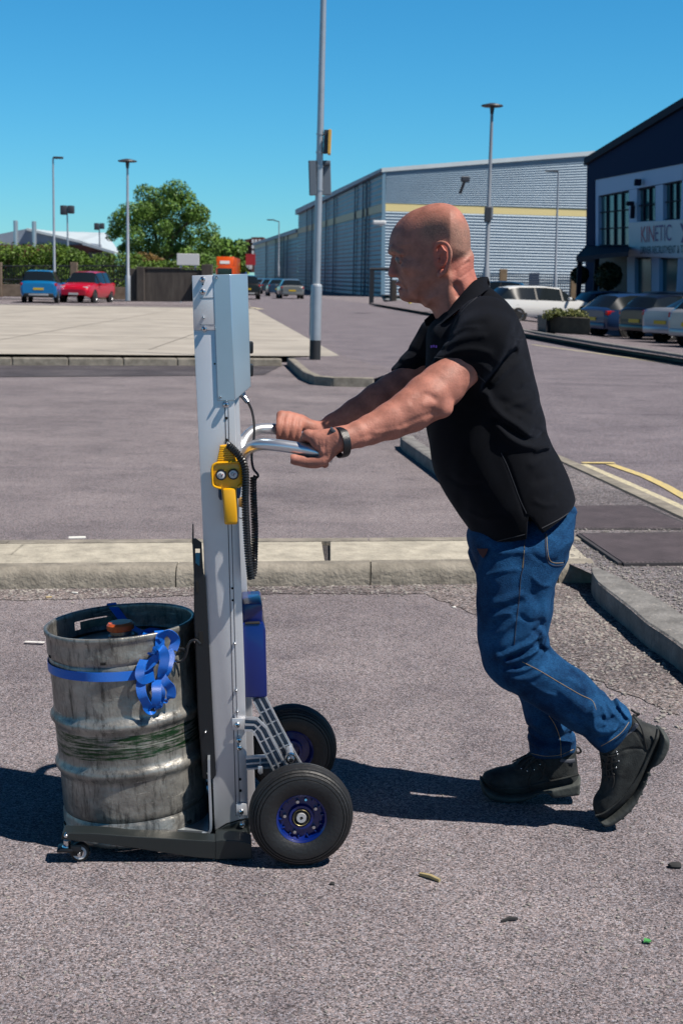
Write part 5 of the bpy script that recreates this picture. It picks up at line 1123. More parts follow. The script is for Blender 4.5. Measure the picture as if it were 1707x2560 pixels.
# top chime with holes: build as grid and skip faces for the hand holes
seg = 120; prof = [(b*.985, HK*.862), (b*.998, HK*.872), (RK*.985, HK*.885), (RK*.985, HK*.905), (RK*.985, HK*.925), (RK*.985, HK*.950), (RK*.985, HK*.970), (RK*1.004, HK*.978), (RK*1.004, HK*.995), (RK*.995, HK*1.0), (RK*.965, HK*1.0), (RK*.955, HK*.992), (RK*.962, HK*.975), (RK*.962, HK*.950), (RK*.962, HK*.925), (RK*.962, HK*.905), (RK*.955, HK*.885), (RK*.93, HK*.868)]
vs, fs = keg_shell(prof, seg)
def hole(i, k):
    a = (360*k/seg) % 360
    return (i in (3, 4, 14, 13, 12, 5) and i in (3, 4, 13, 14) ) and any(abs((a-c+180) % 360-180) < 15 for c in (118, 298, 28, 208)) and c_ok(a)
def c_ok(a): return any(abs((a-c+180) % 360-180) < 15 for c in (118,))
f2 = []
for i in range(len(prof)-1):
    for k in range(seg):
        if hole(i, k): continue
        f2.append((i*seg+k, i*seg+(k+1) % seg, (i+1)*seg+(k+1) % seg, (i+1)*seg+k))
tc_ = link_mesh('top_chime', vs, f2, M_kegp, keg)
# dished head, spear neck and cap
vs, fs = keg_shell([(RK*.95, HK*.880), (RK*.90, HK*.872), (RK*.80, HK*.885), (RK*.4, HK*.905), (RK*.12, HK*.908)], 64, False); link_mesh('keg_head', vs, fs, M_kegp, keg)
mb = MB(KM); mb.lathe([(.034, HK*.90), (.034, HK*.93), (.028, HK*.935), (.028, HK*.955), (0, HK*.955)], (0, 0, 0), (0, 0, 1), 32); mb.build('valve_neck', M_kegp, keg)
mb = MB(KM); mb.lathe([(0.0, HK*1.0-.0035), (.030, HK*1.0-.004), (.035, HK*1.0-.010), (.035, HK*.958), (.030, HK*.952), (0, HK*.952)], (0, 0, 0), (0, 0, 1), 36); mb.build('valve_cap', mat('orange cap', (.75, .13, .03), .4), keg)
mb = MB(KM)
for a in (-100, -38, -158, 30, 92):
    aa = R(a); p = Vector((math.cos(aa)*RK*.987, math.sin(aa)*RK*.987, HK*.885)); mb.box(p, (.004, .014, .007), .001, Matrix.Rotation(aa, 3, 'Z'))
    aa = R(a-4); p = Vector((math.cos(aa)*RK*.989, math.sin(aa)*RK*.989, HK*.055)); mb.box(p, (.004, .014, .008), .001, Matrix.Rotation(aa, 3, 'Z'))
mb.build('drain_slot', M_hole, keg, False)
# small label seen on the inside wall
mb = MB(KM)
for i in range(6):
    a0, a1 = R(100+i*5), R(105+i*5); r = RK*.955; mb.add([Vector((math.cos(a0)*r, math.sin(a0)*r, HK*.905)), Vector((math.cos(a1)*r, math.sin(a1)*r, HK*.905)), Vector((math.cos(a1)*r, math.sin(a1)*r, HK*.945)), Vector((math.cos(a0)*r, math.sin(a0)*r, HK*.945))], [(0, 1, 2, 3)])
mb.build('sticker', mat('green sticker', (.05, .12, .10), .6, vscale=60, col2=(.25, .28, .20)), keg, False)
# ================================================================ STRAP
M_strap = mat('blue webbing', (.0, .17, .78), .42, bump=.6, bscale=1, var=.0)
nt = M_strap.node_tree; N = nt.nodes; L = nt.links; wv = N.new('ShaderNodeTexWave'); wv.inputs['Scale'].default_value = 260; wv.bands_direction = 'DIAGONAL'; tcn = N.new('ShaderNodeTexCoord'); L.new(tcn.outputs['Object'], wv.inputs['Vector'])
for n in N:
    if n.type == 'BUMP': L.new(wv.outputs['Fac'], n.inputs['Height']); n.inputs['Strength'].default_value = .5; n.inputs['Distance'].default_value = .002
strap = thing('ratchet_strap', KM @ Vector((RK*.5, -RK*.9, HK*.7)), 'blue webbing strap tied round the keg with hanging loops and a black hook', 'strap')
def ribbon(pts, w, wdir, name='webbing', th=.0016, m=None):
    """pts world centre line, wdir: list of width directions (or one)"""
    n = len(pts); vs = []; fs = []
    for i in range(n):
        t = (pts[min(i+1, n-1)]-pts[max(i-1, 0)]).normalized(); d = wdir[i] if isinstance(wdir, list) else wdir; d = (d-t*d.dot(t)).normalized(); nn = t.cross(d)
        for s1, s2 in ((-1, -1), (1, -1), (1, 1), (-1, 1)): vs.append(pts[i]+d*(w/2*s1)+nn*(th/2*s2))
    for i in range(n-1):
        for k in range(4): fs.append((i*4+k, i*4+(k+1) % 4, (i+1)*4+(k+1) % 4, (i+1)*4+k))
    fs += [(0, 1, 2, 3), ((n-1)*4+3, (n-1)*4+2, (n-1)*4+1, (n-1)*4)]
    return link_mesh(name, vs, fs, m or M_strap, strap, True, 50)
SW = .0235
pts = [KM @ Vector((math.cos(R(a))*(b+.004), math.sin(R(a))*(b+.004), HK*(.822+.004*math.sin(R(a*2))) )) for a in range(-63, -330, -6)]
ribbon(pts, SW, kax)
def KP(px, py, off):
    """pixel -> point on the keg side surface pushed out by off"""
    d = ray(px, py); o = KM.inverted() @ CAM; q = KM.inverted().to_3x3() @ d; r = b+off; A = q.x**2+q.y**2; B = 2*(o.x*q.x+o.y*q.y); C_ = o.x**2+o.y**2-r*r; disc = B*B-4*A*C_
    t = (-B-math.sqrt(disc))/(2*A) if disc > 0 else -B/(2*A); return KM @ (o+q*t)
def loop(pxs, offs, wd, w=SW):
    P = [KP(a, b_, o) for (a, b_), o in zip(pxs, offs)]; P = [Vector(tuple(p)) for p in cr([tuple(p) for p in P], 8)]
    Wd = [Vector(tuple(x)) for x in cr([tuple(v) for v in wd], 8)]; return ribbon(P, w, Wd)
X_, Y_, Z_ = Vector((1, 0, 0)), Vector((0, 1, 0)), Vector((0, 0, 1))
# band end running into the knot
loop([(345, 1675), (362, 1668), (385, 1650), (400, 1630)], [.005, .008, .016, .02], [Z_, Z_+X_*.1, Z_+X_*.3, Z_+X_*.4])
# knot wraps over the rim
loop([(396, 1596), (420, 1582), (438, 1600), (432, 1625)], [.012, .022, .024, .018], [Z_+X_*.2, Z_*.8-Y_*.5+X_*.5, X_+Z_*.4, X_])
loop([(378, 1640), (388, 1627), (402, 1622), (412, 1640), (408, 1670), (402, 1690)], [.012, .02, .032, .034, .03, .02], [X_+Z_*.6, X_*.6+Z_, X_+Y_*.4, X_, X_-Z_*.1, X_*.6+Y_])
loop([(360, 1650), (352, 1668), (350, 1690), (362, 1700), (385, 1690)], [.014, .026, .03, .03, .022], [X_+Z_*.3, X_+Z_*.2-Y_*.2, X_+Z_*.6, Z_+X_*.3, Z_])
loop([(420, 1625), (425, 1640), (420, 1665), (410, 1690)], [.014, .022, .024, .016], [X_, X_-Z_*.1, X_-Z_*.25, X_*.8+Y_*.6])
# three hanging loops
loop([(358, 1690), (352, 1715), (356, 1740), (366, 1760), (374, 1778), (388, 1776), (398, 1755), (402, 1732), (392, 1715)], [.018, .024, .026, .024, .018, .014, .018, .024, .018], [X_*.8+Y_*.7, X_+Y_*.3, X_, X_-Z_*.2, X_*.3+Y_, Y_+X_*.2, X_*.9-Y_*.4, X_, X_])
loop([(392, 1700), (391, 1720), (392, 1742), (388, 1760), (380, 1770)], [.020, .030, .032, .026, .018], [X_, X_, X_, X_+Y_*.3, X_*.4+Y_])
loop([(402, 1690), (415, 1708), (426, 1720), (428, 1738), (418, 1752), (404, 1752), (398, 1740)], [.018, .026, .028, .026, .018, .014, .014], [X_+Z_*.5, X_+Z_*.5, X_+Z_*.2, X_-Z_*.1, Y_+Z_*.2, Y_, X_])
# strap over the back rim and lying in the top well
def KL(x, y, z): return KM @ Vector((x, y, z))
P = [KL(-RK*.20, RK*1.01, HK*.93), KL(-.19*RK, RK*.985, HK*1.004), KL(-.12*RK, RK*.9, HK*.975), KL(.05*RK, RK*.55, HK*.93), KL(.28*RK, RK*.05, HK*.925), KL(.40*RK, -RK*.35, HK*.93), KL(.52*RK, -RK*.70, HK*.96), KL(.55*RK, -RK*.80, HK*1.004), KL(.565*RK, -RK*.845, HK*.985), KL(.55*RK, -RK*.855, HK*.93), KL(.53*RK, -RK*.86, HK*.88)]
P = [Vector(tuple(p)) for p in cr([tuple(p) for p in P], 6)]; ribbon(P, SW, (X_+Y_*.35))
for (x0, y0, x1, y1, lift) in ((.15, -.35, .62, .1, .02), (.25, -.55, .55, -.2, .03), (.1, -.1, .5, -.45, .012)):
    P = [KL(RK*x0, RK*y0, HK*.90), KL(RK*(x0+x1)/2, RK*((y0+y1)/2), HK*.905+lift), KL(RK*x1, RK*y1, HK*.90)]; P = [Vector(tuple(p)) for p in cr([tuple(p) for p in P], 6)]; ribbon(P, SW, Z_*.6+Y_)
# frayed end + hook
mb = MB(); rr = random.Random(2)
for i in range(9): a = KP(428, 1640+i*1.8, .02); mb.tube([a, a+Vector((.006+rr.random()*.006, -.002, rr.uniform(-.003, .003)))], .0007, 4)
mb.build('frayed_end', M_strap, strap)
mb = MB(); hk = [T(a, b_, -.14) for a, b_ in ((436, 1627), (443, 1623), (455, 1622), (463, 1624))]; mb.tube(hk, .0035, 8)
hk = [Vector(tuple(p)) for p in cr([tuple(T(a, b_, -.145)) for a, b_ in ((438, 1650), (446, 1655), (458, 1650), (466, 1635), (470, 1615), (478, 1603), (490, 1601), (500, 1610))], 5)]; mb.tube(hk, .0036, 8); mb.build('hook', M_cable, strap)
# ================================================================ THE MAN
YT = 3.76                    # torso and head centre plane
YNL, YFL = 3.655, 3.845      # near and far leg planes
YNA = HN[7].y; YFA = HF[7].y
man = None
def skin_mat():
    m = mat('weathered skin', (.46, .19, .14), .58, var=.20, vscale=30, bump=.14, bscale=220, sss=.05, spec=.32, detail=5); nt = m.node_tree; N = nt.nodes; L = nt.links; b = N['Principled BSDF']
    at_ = N.new('ShaderNodeAttribute'); at_.attribute_name = 'hair'; base = b.inputs['Base Color'].links[0].from_socket
    sp = N.new('ShaderNodeSeparateColor'); L.new(at_.outputs['Color'], sp.inputs[0])
    n = N.new('ShaderNodeTexNoise'); n.inputs['Scale'].default_value = 420; n.inputs['Detail'].default_value = 3; tc = N.new('ShaderNodeTexCoord'); L.new(tc.outputs['Object'], n.inputs['Vector'])
    r = N.new('ShaderNodeValToRGB'); r.color_ramp.elements[0].position = .38; r.color_ramp.elements[0].color = (.08, .06, .05, 1); r.color_ramp.elements[1].position = .62; r.color_ramp.elements[1].color = (.30, .19, .14, 1); L.new(n.outputs['Fac'], r.inputs[0])
    mx = N.new('ShaderNodeMix'); mx.data_type = 'RGBA'; L.new(sp.outputs[0], mx.inputs[0]); L.new(base, mx.inputs[6]); L.new(r.outputs[0], mx.inputs[7])
    m2 = N.new('ShaderNodeMix'); m2.data_type = 'RGBA'; L.new(sp.outputs[1], m2.inputs[0]); L.new(mx.outputs[2], m2.inputs[6]); m2.inputs[7].default_value = (.42, .10, .075, 1)
    m3 = N.new('ShaderNodeMix'); m3.data_type = 'RGBA'; L.new(sp.outputs[2], m3.inputs[0]); L.new(m2.outputs[2], m3.inputs[6]); m3.inputs[7].default_value = (.30, .06, .05, 1)
    L.new(m3.outputs[2], b.inputs['Base Color']); return m
M_skin = skin_mat()
def px2(Pxyz):
    """world points -> photo pixels (only used to place hair and lip tint on the head)"""
    I = np.array(CM.inverted()); q = Pxyz @ I[:3, :3].T + I[:3, 3]; return CX+F_PX*q[:, 0]/-q[:, 2], CY-F_PX*q[:, 1]/-q[:, 2]
def P3(px, py, y): p = D(px, py, y); return (p.x, p.y, p.z)
# ---------------- head and neck
lo = np.array(P3(955, 830, YT)); hi = np.array(P3(1235, 495, YT)); 
HF_ = Field((lo[0], YT-.13, lo[2]), (hi[0], YT+.13, hi[2]), .0023)
head = [(1048, 517), (1079, 508), (1111, 507), (1140, 518), (1159, 540), (1171, 566), (1175, 592), (1175, 614), (1172, 636), (1160, 655), (1145, 672), (1120, 700), (1095, 722), (1070, 742), (1045, 757), (1030, 752), (1017, 745), (1011, 738), (1008, 731), (1007, 722), (1003, 716), (1001, 708), (998, 700), (996, 690), (994, 675), (991, 660), (988, 648), (983, 638), (977, 629), (973.5, 618), (973.5, 606), (979, 579), (993, 556), (1016, 533)]
def headW(X, Z):
    # half breadth: wide cranium at the back, narrower face and jaw
    a = D(985, 640, YT); b_ = D(1165, 640, YT); f = np.clip((X-a.x)/(b_.x-a.x), 0, 1); w = .058+.022*np.sin(np.clip(f*1.15, 0, 1)*math.pi/2)
    zj = D(1050, 700, YT).z; w = w*(1-.16*np.clip((zj-Z)/.06, 0, 1)); return w
inflate(HF_, head, YT, .08, .062, k=0, smooth=4, wfn=headW)
neck = [(1178, 630), (1184, 668), (1193, 700), (1215, 760), (1230, 830), (1120, 850), (1092, 800), (1078, 774), (1060, 765), (1050, 740), (1080, 690), (1120, 640)]
inflate(HF_, neck, YT, .066, .055, k=.014, smooth=4)
# nose
nose = [(980, 640), (977, 655), (973, 670), (970.5, 682), (973, 690), (980, 693), (990, 693), (1000, 690), (1002, 676), (998, 655), (994, 640)]
def noseW(X, Z): z1 = D(980, 638, YT).z; z0 = D(980, 690, YT).z; return .009+.0085*np.clip((z1-Z)/(z1-z0), 0, 1)
inflate(HF_, nose, YT, .016, .012, k=.006, smooth=3, wfn=noseW)
c = P3(990, 686, YT); 
for s in (-1, 1):
    HF_.ell((c[0]+.003, YT+s*.0135, c[2]+.001), (.011, .0065, .0075), k=.004)
    HF_.ell((c[0]-.004, YT+s*.008, c[2]-.006), (.0035, .0028, .003), k=.002, sub=True)
    # eye socket, lids, brow, cheekbone
    e = P3(993, 646, YT); HF_.ell((e[0]-.002, YT+s*.034, e[2]), (.016, .019, .010), k=.012, sub=True)
    HF_.ell((e[0]+.006, YT+s*.031, e[2]-.001), (.0125, .0125, .0115), k=.002)
    HF_.cap((e[0]-.007, YT+s*.030, e[2]-.0015), (e[0]+.005, YT+s*.043, e[2]-.003), .0011, .0009, k=.0015, sub=True)
    b1, b2, b3 = P3(977, 627, YT), P3(984, 622, YT), P3(1003, 633, YT)
    HF_.cap((b1[0]+.003, YT+s*.012, b1[2]), (b2[0]+.003, YT+s*.032, b2[2]), .0085, .0085, k=.010); HF_.cap((b2[0]+.003, YT+s*.032, b2[2]), (b3[0], YT+s*.050, b3[2]), .0085, .005, k=.010)
    ch = P3(1025, 668, YT); HF_.ell((ch[0], YT+s*.053, ch[2]), (.026, .016, .016), k=.018)
    # nasolabial fold and jowl
    f = [P3(1001, 690, YT), P3(1008, 706, YT), P3(1016, 722, YT), P3(1018, 730, YT)]
    for a, b_ in zip(f[:-1], f[1:]): HF_.cap((a[0], YT+s*.030, a[2]), (b_[0], YT+s*.038, b_[2]), .0022, .0018, k=.006, sub=True)
    # neck muscle
    a, b_ = P3(1118, 700, YT), P3(1120, 800, YT); HF_.cap((a[0], YT+s*.055, a[2]), (b_[0], YT+s*.040, b_[2]), .014, .014, k=.016)
    # jaw line hollow
    # ear
    E = lambda x, y, d: (P3(x, y, YT)[0], YT+s*(.0795+d), P3(x, y, YT)[2])
    rim = [(1090, 640, -.004), (1084, 624, .000), (1088, 612, .006), (1098, 607.5, .011), (1110, 612, .015), (1117, 624, .016), (1118.5, 638, .016), (1116, 654, .014), (1111, 668, .012), (1106, 680, .008), (1100, 687, .004), (1094, 689, .001), (1091, 682, -.002)]
    rp = [tuple(q) for q in cr([E(*q) for q in rim], 3)]
    for a, b_ in zip(rp[:-1], rp[1:]): HF_.cap(a, b_, .0042, .0042, k=.003)
    HF_.ell(E(1099, 682, .002), (.0075, .0055, .008), k=.004)
    # ear plate, concha
    HF_.ell(E(1103, 640, -.001), (.013, .008, .029), k=.006)
    HF_.ell(E(1100, 648, .008), (.0085, .008, .014), k=.003, sub=True)
    HF_.ell(E(1103, 622, .011), (.010, .0055, .007), k=.003, sub=True)
    ah = [E(1098, 618, .006), E(1108, 632, .010), E(1108, 650, .010), E(1102, 664, .007)]
    for a, b_ in zip(ah[:-1], ah[1:]): HF_.cap(a, b_, .0028, .0028, k=.003)
    HF_.ell(E(1091, 650, .004), (.004, .005, .006), k=.003)
    # collar-side neck hollow
    a, b_ = P3(1136, 716, YT), P3(1142, 735, YT); HF_.cap((a[0], YT+s*.066, a[2]), (b_[0], YT+s*.066, b_[2]), .008, .007, k=.014, sub=True)
    a, b_ = P3(1090, 765, YT), P3(1105, 695, YT); HF_.cap((a[0], YT+s*.072, a[2]), (b_[0], YT+s*.080, b_[2]), .006, .005, k=.016, sub=True)
# lips
ul, ll, mo = P3(990, 706, YT), P3(998, 724, YT), P3(993, 714, YT)
HF_.ell((ul[0]+.010, YT, ul[2]-.002), (.0115, .020, .006), k=.006); HF_.ell((ll[0]+.009, YT, ll[2]), (.0105, .018, .0058), k=.006)
HF_.ell((P3(1003, 737, YT)[0]+.018, YT, P3(1003, 740, YT)[2]), (.022, .022, .015), k=.012)
for s in (-1, 1): HF_.cap((mo[0]+.002, YT+s*.004, mo[2]-.001), (mo[0]+.018, YT+s*.024, mo[2]-.008), .0016, .0014, k=.002, sub=True)
wavy(HF_, .0012, (60, 90, 130), 4)
strokes(HF_, [([(1008, 694), (1016, 708), (1020, 724), (1018, 735)], .0030, .0016), ([(1004, 640), (1014, 644), (1022, 650)], .0018, .0008), ([(1004, 646), (1013, 652), (1018, 660)], .0018, .0008), ([(1000, 656), (1008, 662), (1016, 664)], .0025, .0010), ([(990, 600), (1010, 606), (1030, 604)], .002, .0007), ([(985, 612), (1005, 618), (1022, 616)], .002, .0007),
              ([(1030, 745), (1060, 735), (1085, 712), (1096, 690)], .010, -.0022), ([(1050, 690), (1056, 715), (1045, 735)], .010, .0016), ([(1168, 655), (1150, 664), (1135, 676)], .004, .0016), ([(1180, 672), (1160, 684), (1145, 694)], .003, .0012)], YT)
hp_v, hp_f = HF_.mesh()
xe_ = P3(1118, 640, YT)[0]
def turn(x): return .40*np.maximum(xe_-x, 0)
hp_v[:, 1] += turn(hp_v[:, 0])
# ---------------- arms and hands
def arm_field(y_sh, y_h, prof_top, prof_bot, bar, s, ext):
    """s=-1 near arm; prof: pixel outlines; ext: upper arm joint"""
    pts = []
    n = len(prof_top)
    for i, (t_, b_) in enumerate(zip(prof_top, prof_bot)):
        f = i/(n-1); y = y_h+(y_sh-y_h)*f; a = np.array(P3(*t_, y)); c_ = np.array(P3(*b_, y)); pts.append(((a+c_)/2, np.linalg.norm(a-c_)/2))
    return pts
def build_arm(pts, bar, s, wrist, lo, hi, hand_off=0):
    F = Field(lo, hi, .0023)
    for (a, ra), (b_, rb) in zip(pts[:-1], pts[1:]): F.cap(a, b_, ra, rb, k=.012, sy=1.06)
    return F
def hand(F, bar, s, wrist, i0=0.0):
    """bar: (point, dir towards the man); s=-1 outer side is towards the camera. palm on top, fingers over the inner side and under, thumb beneath the outer side"""
    p0, ax = bar; ax = ax.normalized(); up = Vector((0, 0, 1)); up = (up-ax*up.dot(ax)).normalized(); near = Vector((0, s, 0)); near = (near-ax*near.dot(ax)).normalized()
    rt = .0150
    def on(x, ang, r): a = R(ang); return p0+ax*x+near*(math.cos(a)*r)+up*(math.sin(a)*r)   # 0 outer, 90 top, 180 inner, 270 below
    kn = []
    for i, (x, rf, ln) in enumerate(((.002, .0098, 1.0), (.021, .0102, 1.05), (.040, .0098, 1.0), (.057, .0086, .86))):
        ka = on(x+.004, 78-i*5, rt+.021+(.004 if i in (0, 1) else 0)); kn.append(ka)
        seq = [(x-.001, 92-i*3, rt+.0205), (x-.004, 130, rt+.013), (x-.005, 165, rt+rf+.001), (x-.003, 205, rt+rf), (x, 240, rt+rf), (x+.002, 278, rt+rf), (x+.004, 278+28*ln, rt+rf)]
        P = [ka]+[on(*q) for q in seq]; P = [np.array(q) for q in cr([tuple(v) for v in P], 3)]; n = len(P)
        for j in range(n-1): r1 = rf*(1.06-.20*j/n); r2 = rf*(1.06-.20*(j+1)/n); F.cap(P[j], P[j+1], r1, r2, k=.0035)
        F.ell(tuple(on(x+.001, 88-i*4, rt+.0225)), (rf*1.08,)*3, k=.005)
    w = Vector(wrist)
    for i, ka in enumerate(kn):
        wi = w+up*(.008-.006*i)+near*(.004*(i-1.5))
        F.cap(tuple(wi), tuple(ka-up*.002), .0185, .0115, k=.014)
    # heel of the hand on the outer side
    F.cap(tuple(w-up*.006+near*.006), tuple(on(.050, 20, rt+.016)), .019, .015, k=.014)
    F.cap(tuple(w), tuple(on(.03, 55, rt+.016)), .019, .015, k=.014)
    # thumb under the tube
    tb = [w-up*.012+near*.004, on(.050, -20, rt+.016), on(.024, -52, rt+.015), on(-.004, -68, rt+.0135), on(-.020, -74, rt+.0125)]
    P = [np.array(q) for q in cr([tuple(v) for v in tb], 4)]; n = len(P)
    for j in range(n-1): F.cap(P[j], P[j+1], .0135-.0030*j/n, .0135-.0030*(j+1)/n, k=.005)
    # keep the tube free
    def fn(x, y, z):
        qx, qy, qz = x-p0.x, y-p0.y, z-p0.z; t = qx*ax.x+qy*ax.y+qz*ax.z
        return np.sqrt(np.maximum(qx*qx+qy*qy+qz*qz-t*t, 1e-12))-rt*.97
    a = p0-ax*.06; b_ = p0+ax*.10; lo = np.minimum(a, b_)-.02; hi = np.maximum(a, b_)+.02
    F.add(fn, lo, hi, k=.0015, sub=True)
near_top = [(861, 1068), (890, 1052), (921, 1036), (973, 1005), (1024, 970), (1059, 934), (1085, 908), (1118, 886), (1180, 800)]
near_bot = [(872, 1122), (898, 1119), (926, 1113), (978, 1100), (1032, 1081), (1080, 1054), (1128, 1016), (1190, 955), (1262, 880)]
ysh = YT-.185
def armpts(top, bot, yh, ys):
    n = len(top); out = []
    for i in range(n):
        f = (i/(n-1))**1.2; y = yh+(ys-yh)*f; a = np.array(P3(*top[i], y)); b_ = np.array(P3(*bot[i], y)); out.append(((a+b_)/2, np.linalg.norm(a-b_)/2))
    return out
nb0 = D(752, 1122.5, YNA); nb1 = HN[-1]; 
barN = (T(757, 1124, HV), T(825, 1139, HV)-T(745, 1121, HV)); 
pn = armpts(near_top, near_bot, YNA-.012, ysh)
mn = np.min([p-.08 for p, r in pn]+[np.array(P3(725, 1180, YNA))], 0); mx_ = np.max([p+.08 for p, r in pn], 0); 
AF = Field((mn[0], min(mn[1], YNA-.08), mn[2]), (mx_[0], max(mx_[1], YNA+.07), mx_[2]), .0024)
for (a, ra), (b_, rb) in zip(pn[:-1], pn[1:]): AF.cap(a, b_, ra*.965, rb*.965, k=.008, sy=1.04)
# forearm muscles, elbow, tendon lines
def bump_px(F, x, y, yy, r, amt, k=.015): F.ell(P3(x, y, yy), r, k=k, sub=amt)
e_ = P3(1103, 1015, pn[5][0][1]); AF.ell((e_[0], e_[1]-.022, e_[2]-.004), (.026, .022, .022), k=.016)
m_ = P3(1030, 1010, pn[4][0][1]); AF.ell((m_[0], m_[1]-.014, m_[2]-.004), (.055, .020, .016), k=.02, rot=Matrix.Rotation(R(-30), 3, 'Y'))
strokes(AF, [([(1085, 995), (1060, 985), (1030, 1003)], .008, .0030), ([(1095, 1030), (1050, 1040), (1000, 1062)], .007, .0025), ([(940, 1075), (980, 1072), (1010, 1062)], .006, -.0018), ([(900, 1085), (925, 1080)], .006, .0015), ([(1060, 1010), (1085, 1012)], .010, -.003)], pn[3][0][1])
WN = Vector(P3(852, 1096, YNA-.014)); hand(AF, barN, -1, WN)
AF.cap(tuple(WN), pn[0][0], .024, pn[0][1], k=.012)
strokes(AF, [([(795, 1100), (797, 1125), (793, 1138)], .0025, .0012), ([(803, 1100), (806, 1125)], .0025, .0012), ([(813, 1098), (812, 1132), (818, 1142)], .003, .0014)], YNA-.03)
wavy(AF, .0008, (45, 80, 140), 7)
an_v, an_f = AF.mesh()
far_top = [(790, 1062), (818, 1041), (873, 1001), (921, 967), (965, 938), (1000, 915), (1060, 830)]
far_bot = [(815, 1103), (850, 1090), (905, 1065), (965, 1040), (1005, 1010), (1050, 975), (1120, 900)]
ysf = YT+.165
pf = armpts(far_top, far_bot, YFA+.010, ysf)
barF = (T(722, 1088, -HV), T(790, 1102, -HV)-T(715, 1087, -HV))
barF = (Vector(tuple(HF[5].lerp(HF[6], .45))), HF[8]-HF[5])
WFp = Vector(P3(786, 1079, YFA+.014))
mn = np.min([p-.08 for p, r in pf]+[np.array(P3(690, 1140, YFA))], 0); mx_ = np.max([p+.08 for p, r in pf], 0)
BF = Field((mn[0], min(mn[1], YFA-.08), mn[2]), (mx_[0], max(mx_[1], YFA+.08), mx_[2]), .0026)
for (a, ra), (b_, rb) in zip(pf[:-1], pf[1:]): BF.cap(a, b_, ra, rb, k=.010, sy=1.04)
hand(BF, barF, 1, WFp); BF.cap(tuple(WFp), pf[0][0], .023, pf[0][1]*.95, k=.012)
wavy(BF, .0012, (45, 80), 9); af_v, af_f = BF.mesh()
# ---------------- body core under the clothes joins head and arms into one mesh
CF = Field((P3(1040, 1400, YT)[0], YT-.2, P3(1040, 1420, YT)[2]), (P3(1460, 1400, YT)[0], YT+.2, P3(1200, 720, YT)[2]), .008)
core = [(1150, 790), (1200, 780), (1250, 810), (1270, 860), (1295, 950), (1320, 1060), (1345, 1180), (1340, 1240), (1240, 1250), (1180, 1200), (1135, 1120), (1115, 1040), (1105, 950), (1110, 850)]
inflate(CF, core, YT, .11, .08, k=.01); 
CF.cap(tuple(pn[-1][0]), P3(1200, 860, YT), .035, .06, k=.02); CF.cap(tuple(pf[-1][0]), P3(1170, 860, YT), .035, .06, k=.02); CF.cap(P3(1150, 770, YT), P3(1180, 860, YT), .04, .06, k=.02)
co_v, co_f = CF.mesh()
V = []; Fc = []; 
for v, f in ((hp_v, hp_f), (an_v, an_f), (af_v, af_f), (co_v, co_f)):
    Fc.append(f+sum(len(x) for x in V)); V.append(v)
V = np.concatenate(V); Fc = np.concatenate(Fc)
feet = G(1330, 1990, 0)
man = link_mesh('person', V-np.array([[feet.x, feet.y, 0]]), Fc, M_skin); man.location = (feet.x, feet.y, 0); WM[man.name] = Matrix.Translation((feet.x, feet.y, 0))
tag(man, 'bald man in black polo, blue jeans and black boots pushing the hand truck', 'person')
# hair and tint attribute
X2, Y2 = px2(V); nh = len(hp_v); hair = np.zeros(len(V)); red = np.zeros(len(V)); lip = np.zeros(len(V))
hx, hy = X2[:nh], Y2[:nh]
reg = [(1040, 575), (1060, 552), (1085, 545), (1110, 552), (1140, 560), (1178, 560), (1190, 600), (1185, 640), (1165, 655), (1150, 650), (1135, 640), (1125, 620), (1112, 604), (1095, 600), (1080, 606), (1060, 598), (1045, 590)]
d = poly_sdf(reg, hx, hy); hair[:nh] = np.clip(.5-d/34, 0, 1)*.62*np.clip((hx-1025)/40, 0, 1)
eb = line_dist([(977, 626), (985, 624), (998, 631)], hx, hy); hair[:nh] = np.maximum(hair[:nh], np.clip(1-eb/4.5, 0, 1)*.9)
ear = poly_sdf([(1080, 605), (1122, 605), (1122, 665), (1100, 694), (1085, 660)], hx, hy); red[:nh] = np.clip(.5-ear/6, 0, 1)*.55
nk = poly_sdf([(1130, 650), (1195, 640), (1200, 720), (1140, 740)], hx, hy); red[:nh] = np.maximum(red[:nh], np.clip(.3-nk/18, 0, .3)); no = line_dist([(974, 675), (985, 690)], hx, hy); red[:nh] = np.maximum(red[:nh], np.clip(1-no/14, 0, 1)*.6)
lp = line_dist([(989, 708), (1000, 717), (1000, 723)], hx, hy); lip[:nh] = np.clip(1-lp/6, 0, 1)*.6
ca = man.data.color_attributes.new('hair', 'FLOAT_COLOR', 'POINT'); arr = np.zeros((len(V), 4), np.float32); arr[:, 0] = hair; arr[:, 1] = red; arr[:, 2] = lip; arr[:, 3] = 1
if len(man.data.vertices) == len(V): ca.data.foreach_set('color', arr.ravel())
# eyes
for s in (-1, 1):
    e = P3(993, 646, YT); mb = MB(); mb.ball((e[0]+.0075, YT+s*.032+float(turn(e[0]+.0075)), e[2]-.002), .0120); mb.build('eye', mat('eye white', (.22, .17, .16), .3), man)
    mb = MB(); mb.ball((e[0]-.0012, YT+s*.0345+float(turn(e[0])), e[2]-.0025), .0045); mb.build('iris', mat('dark iris', (.02, .02, .02), .15), man)
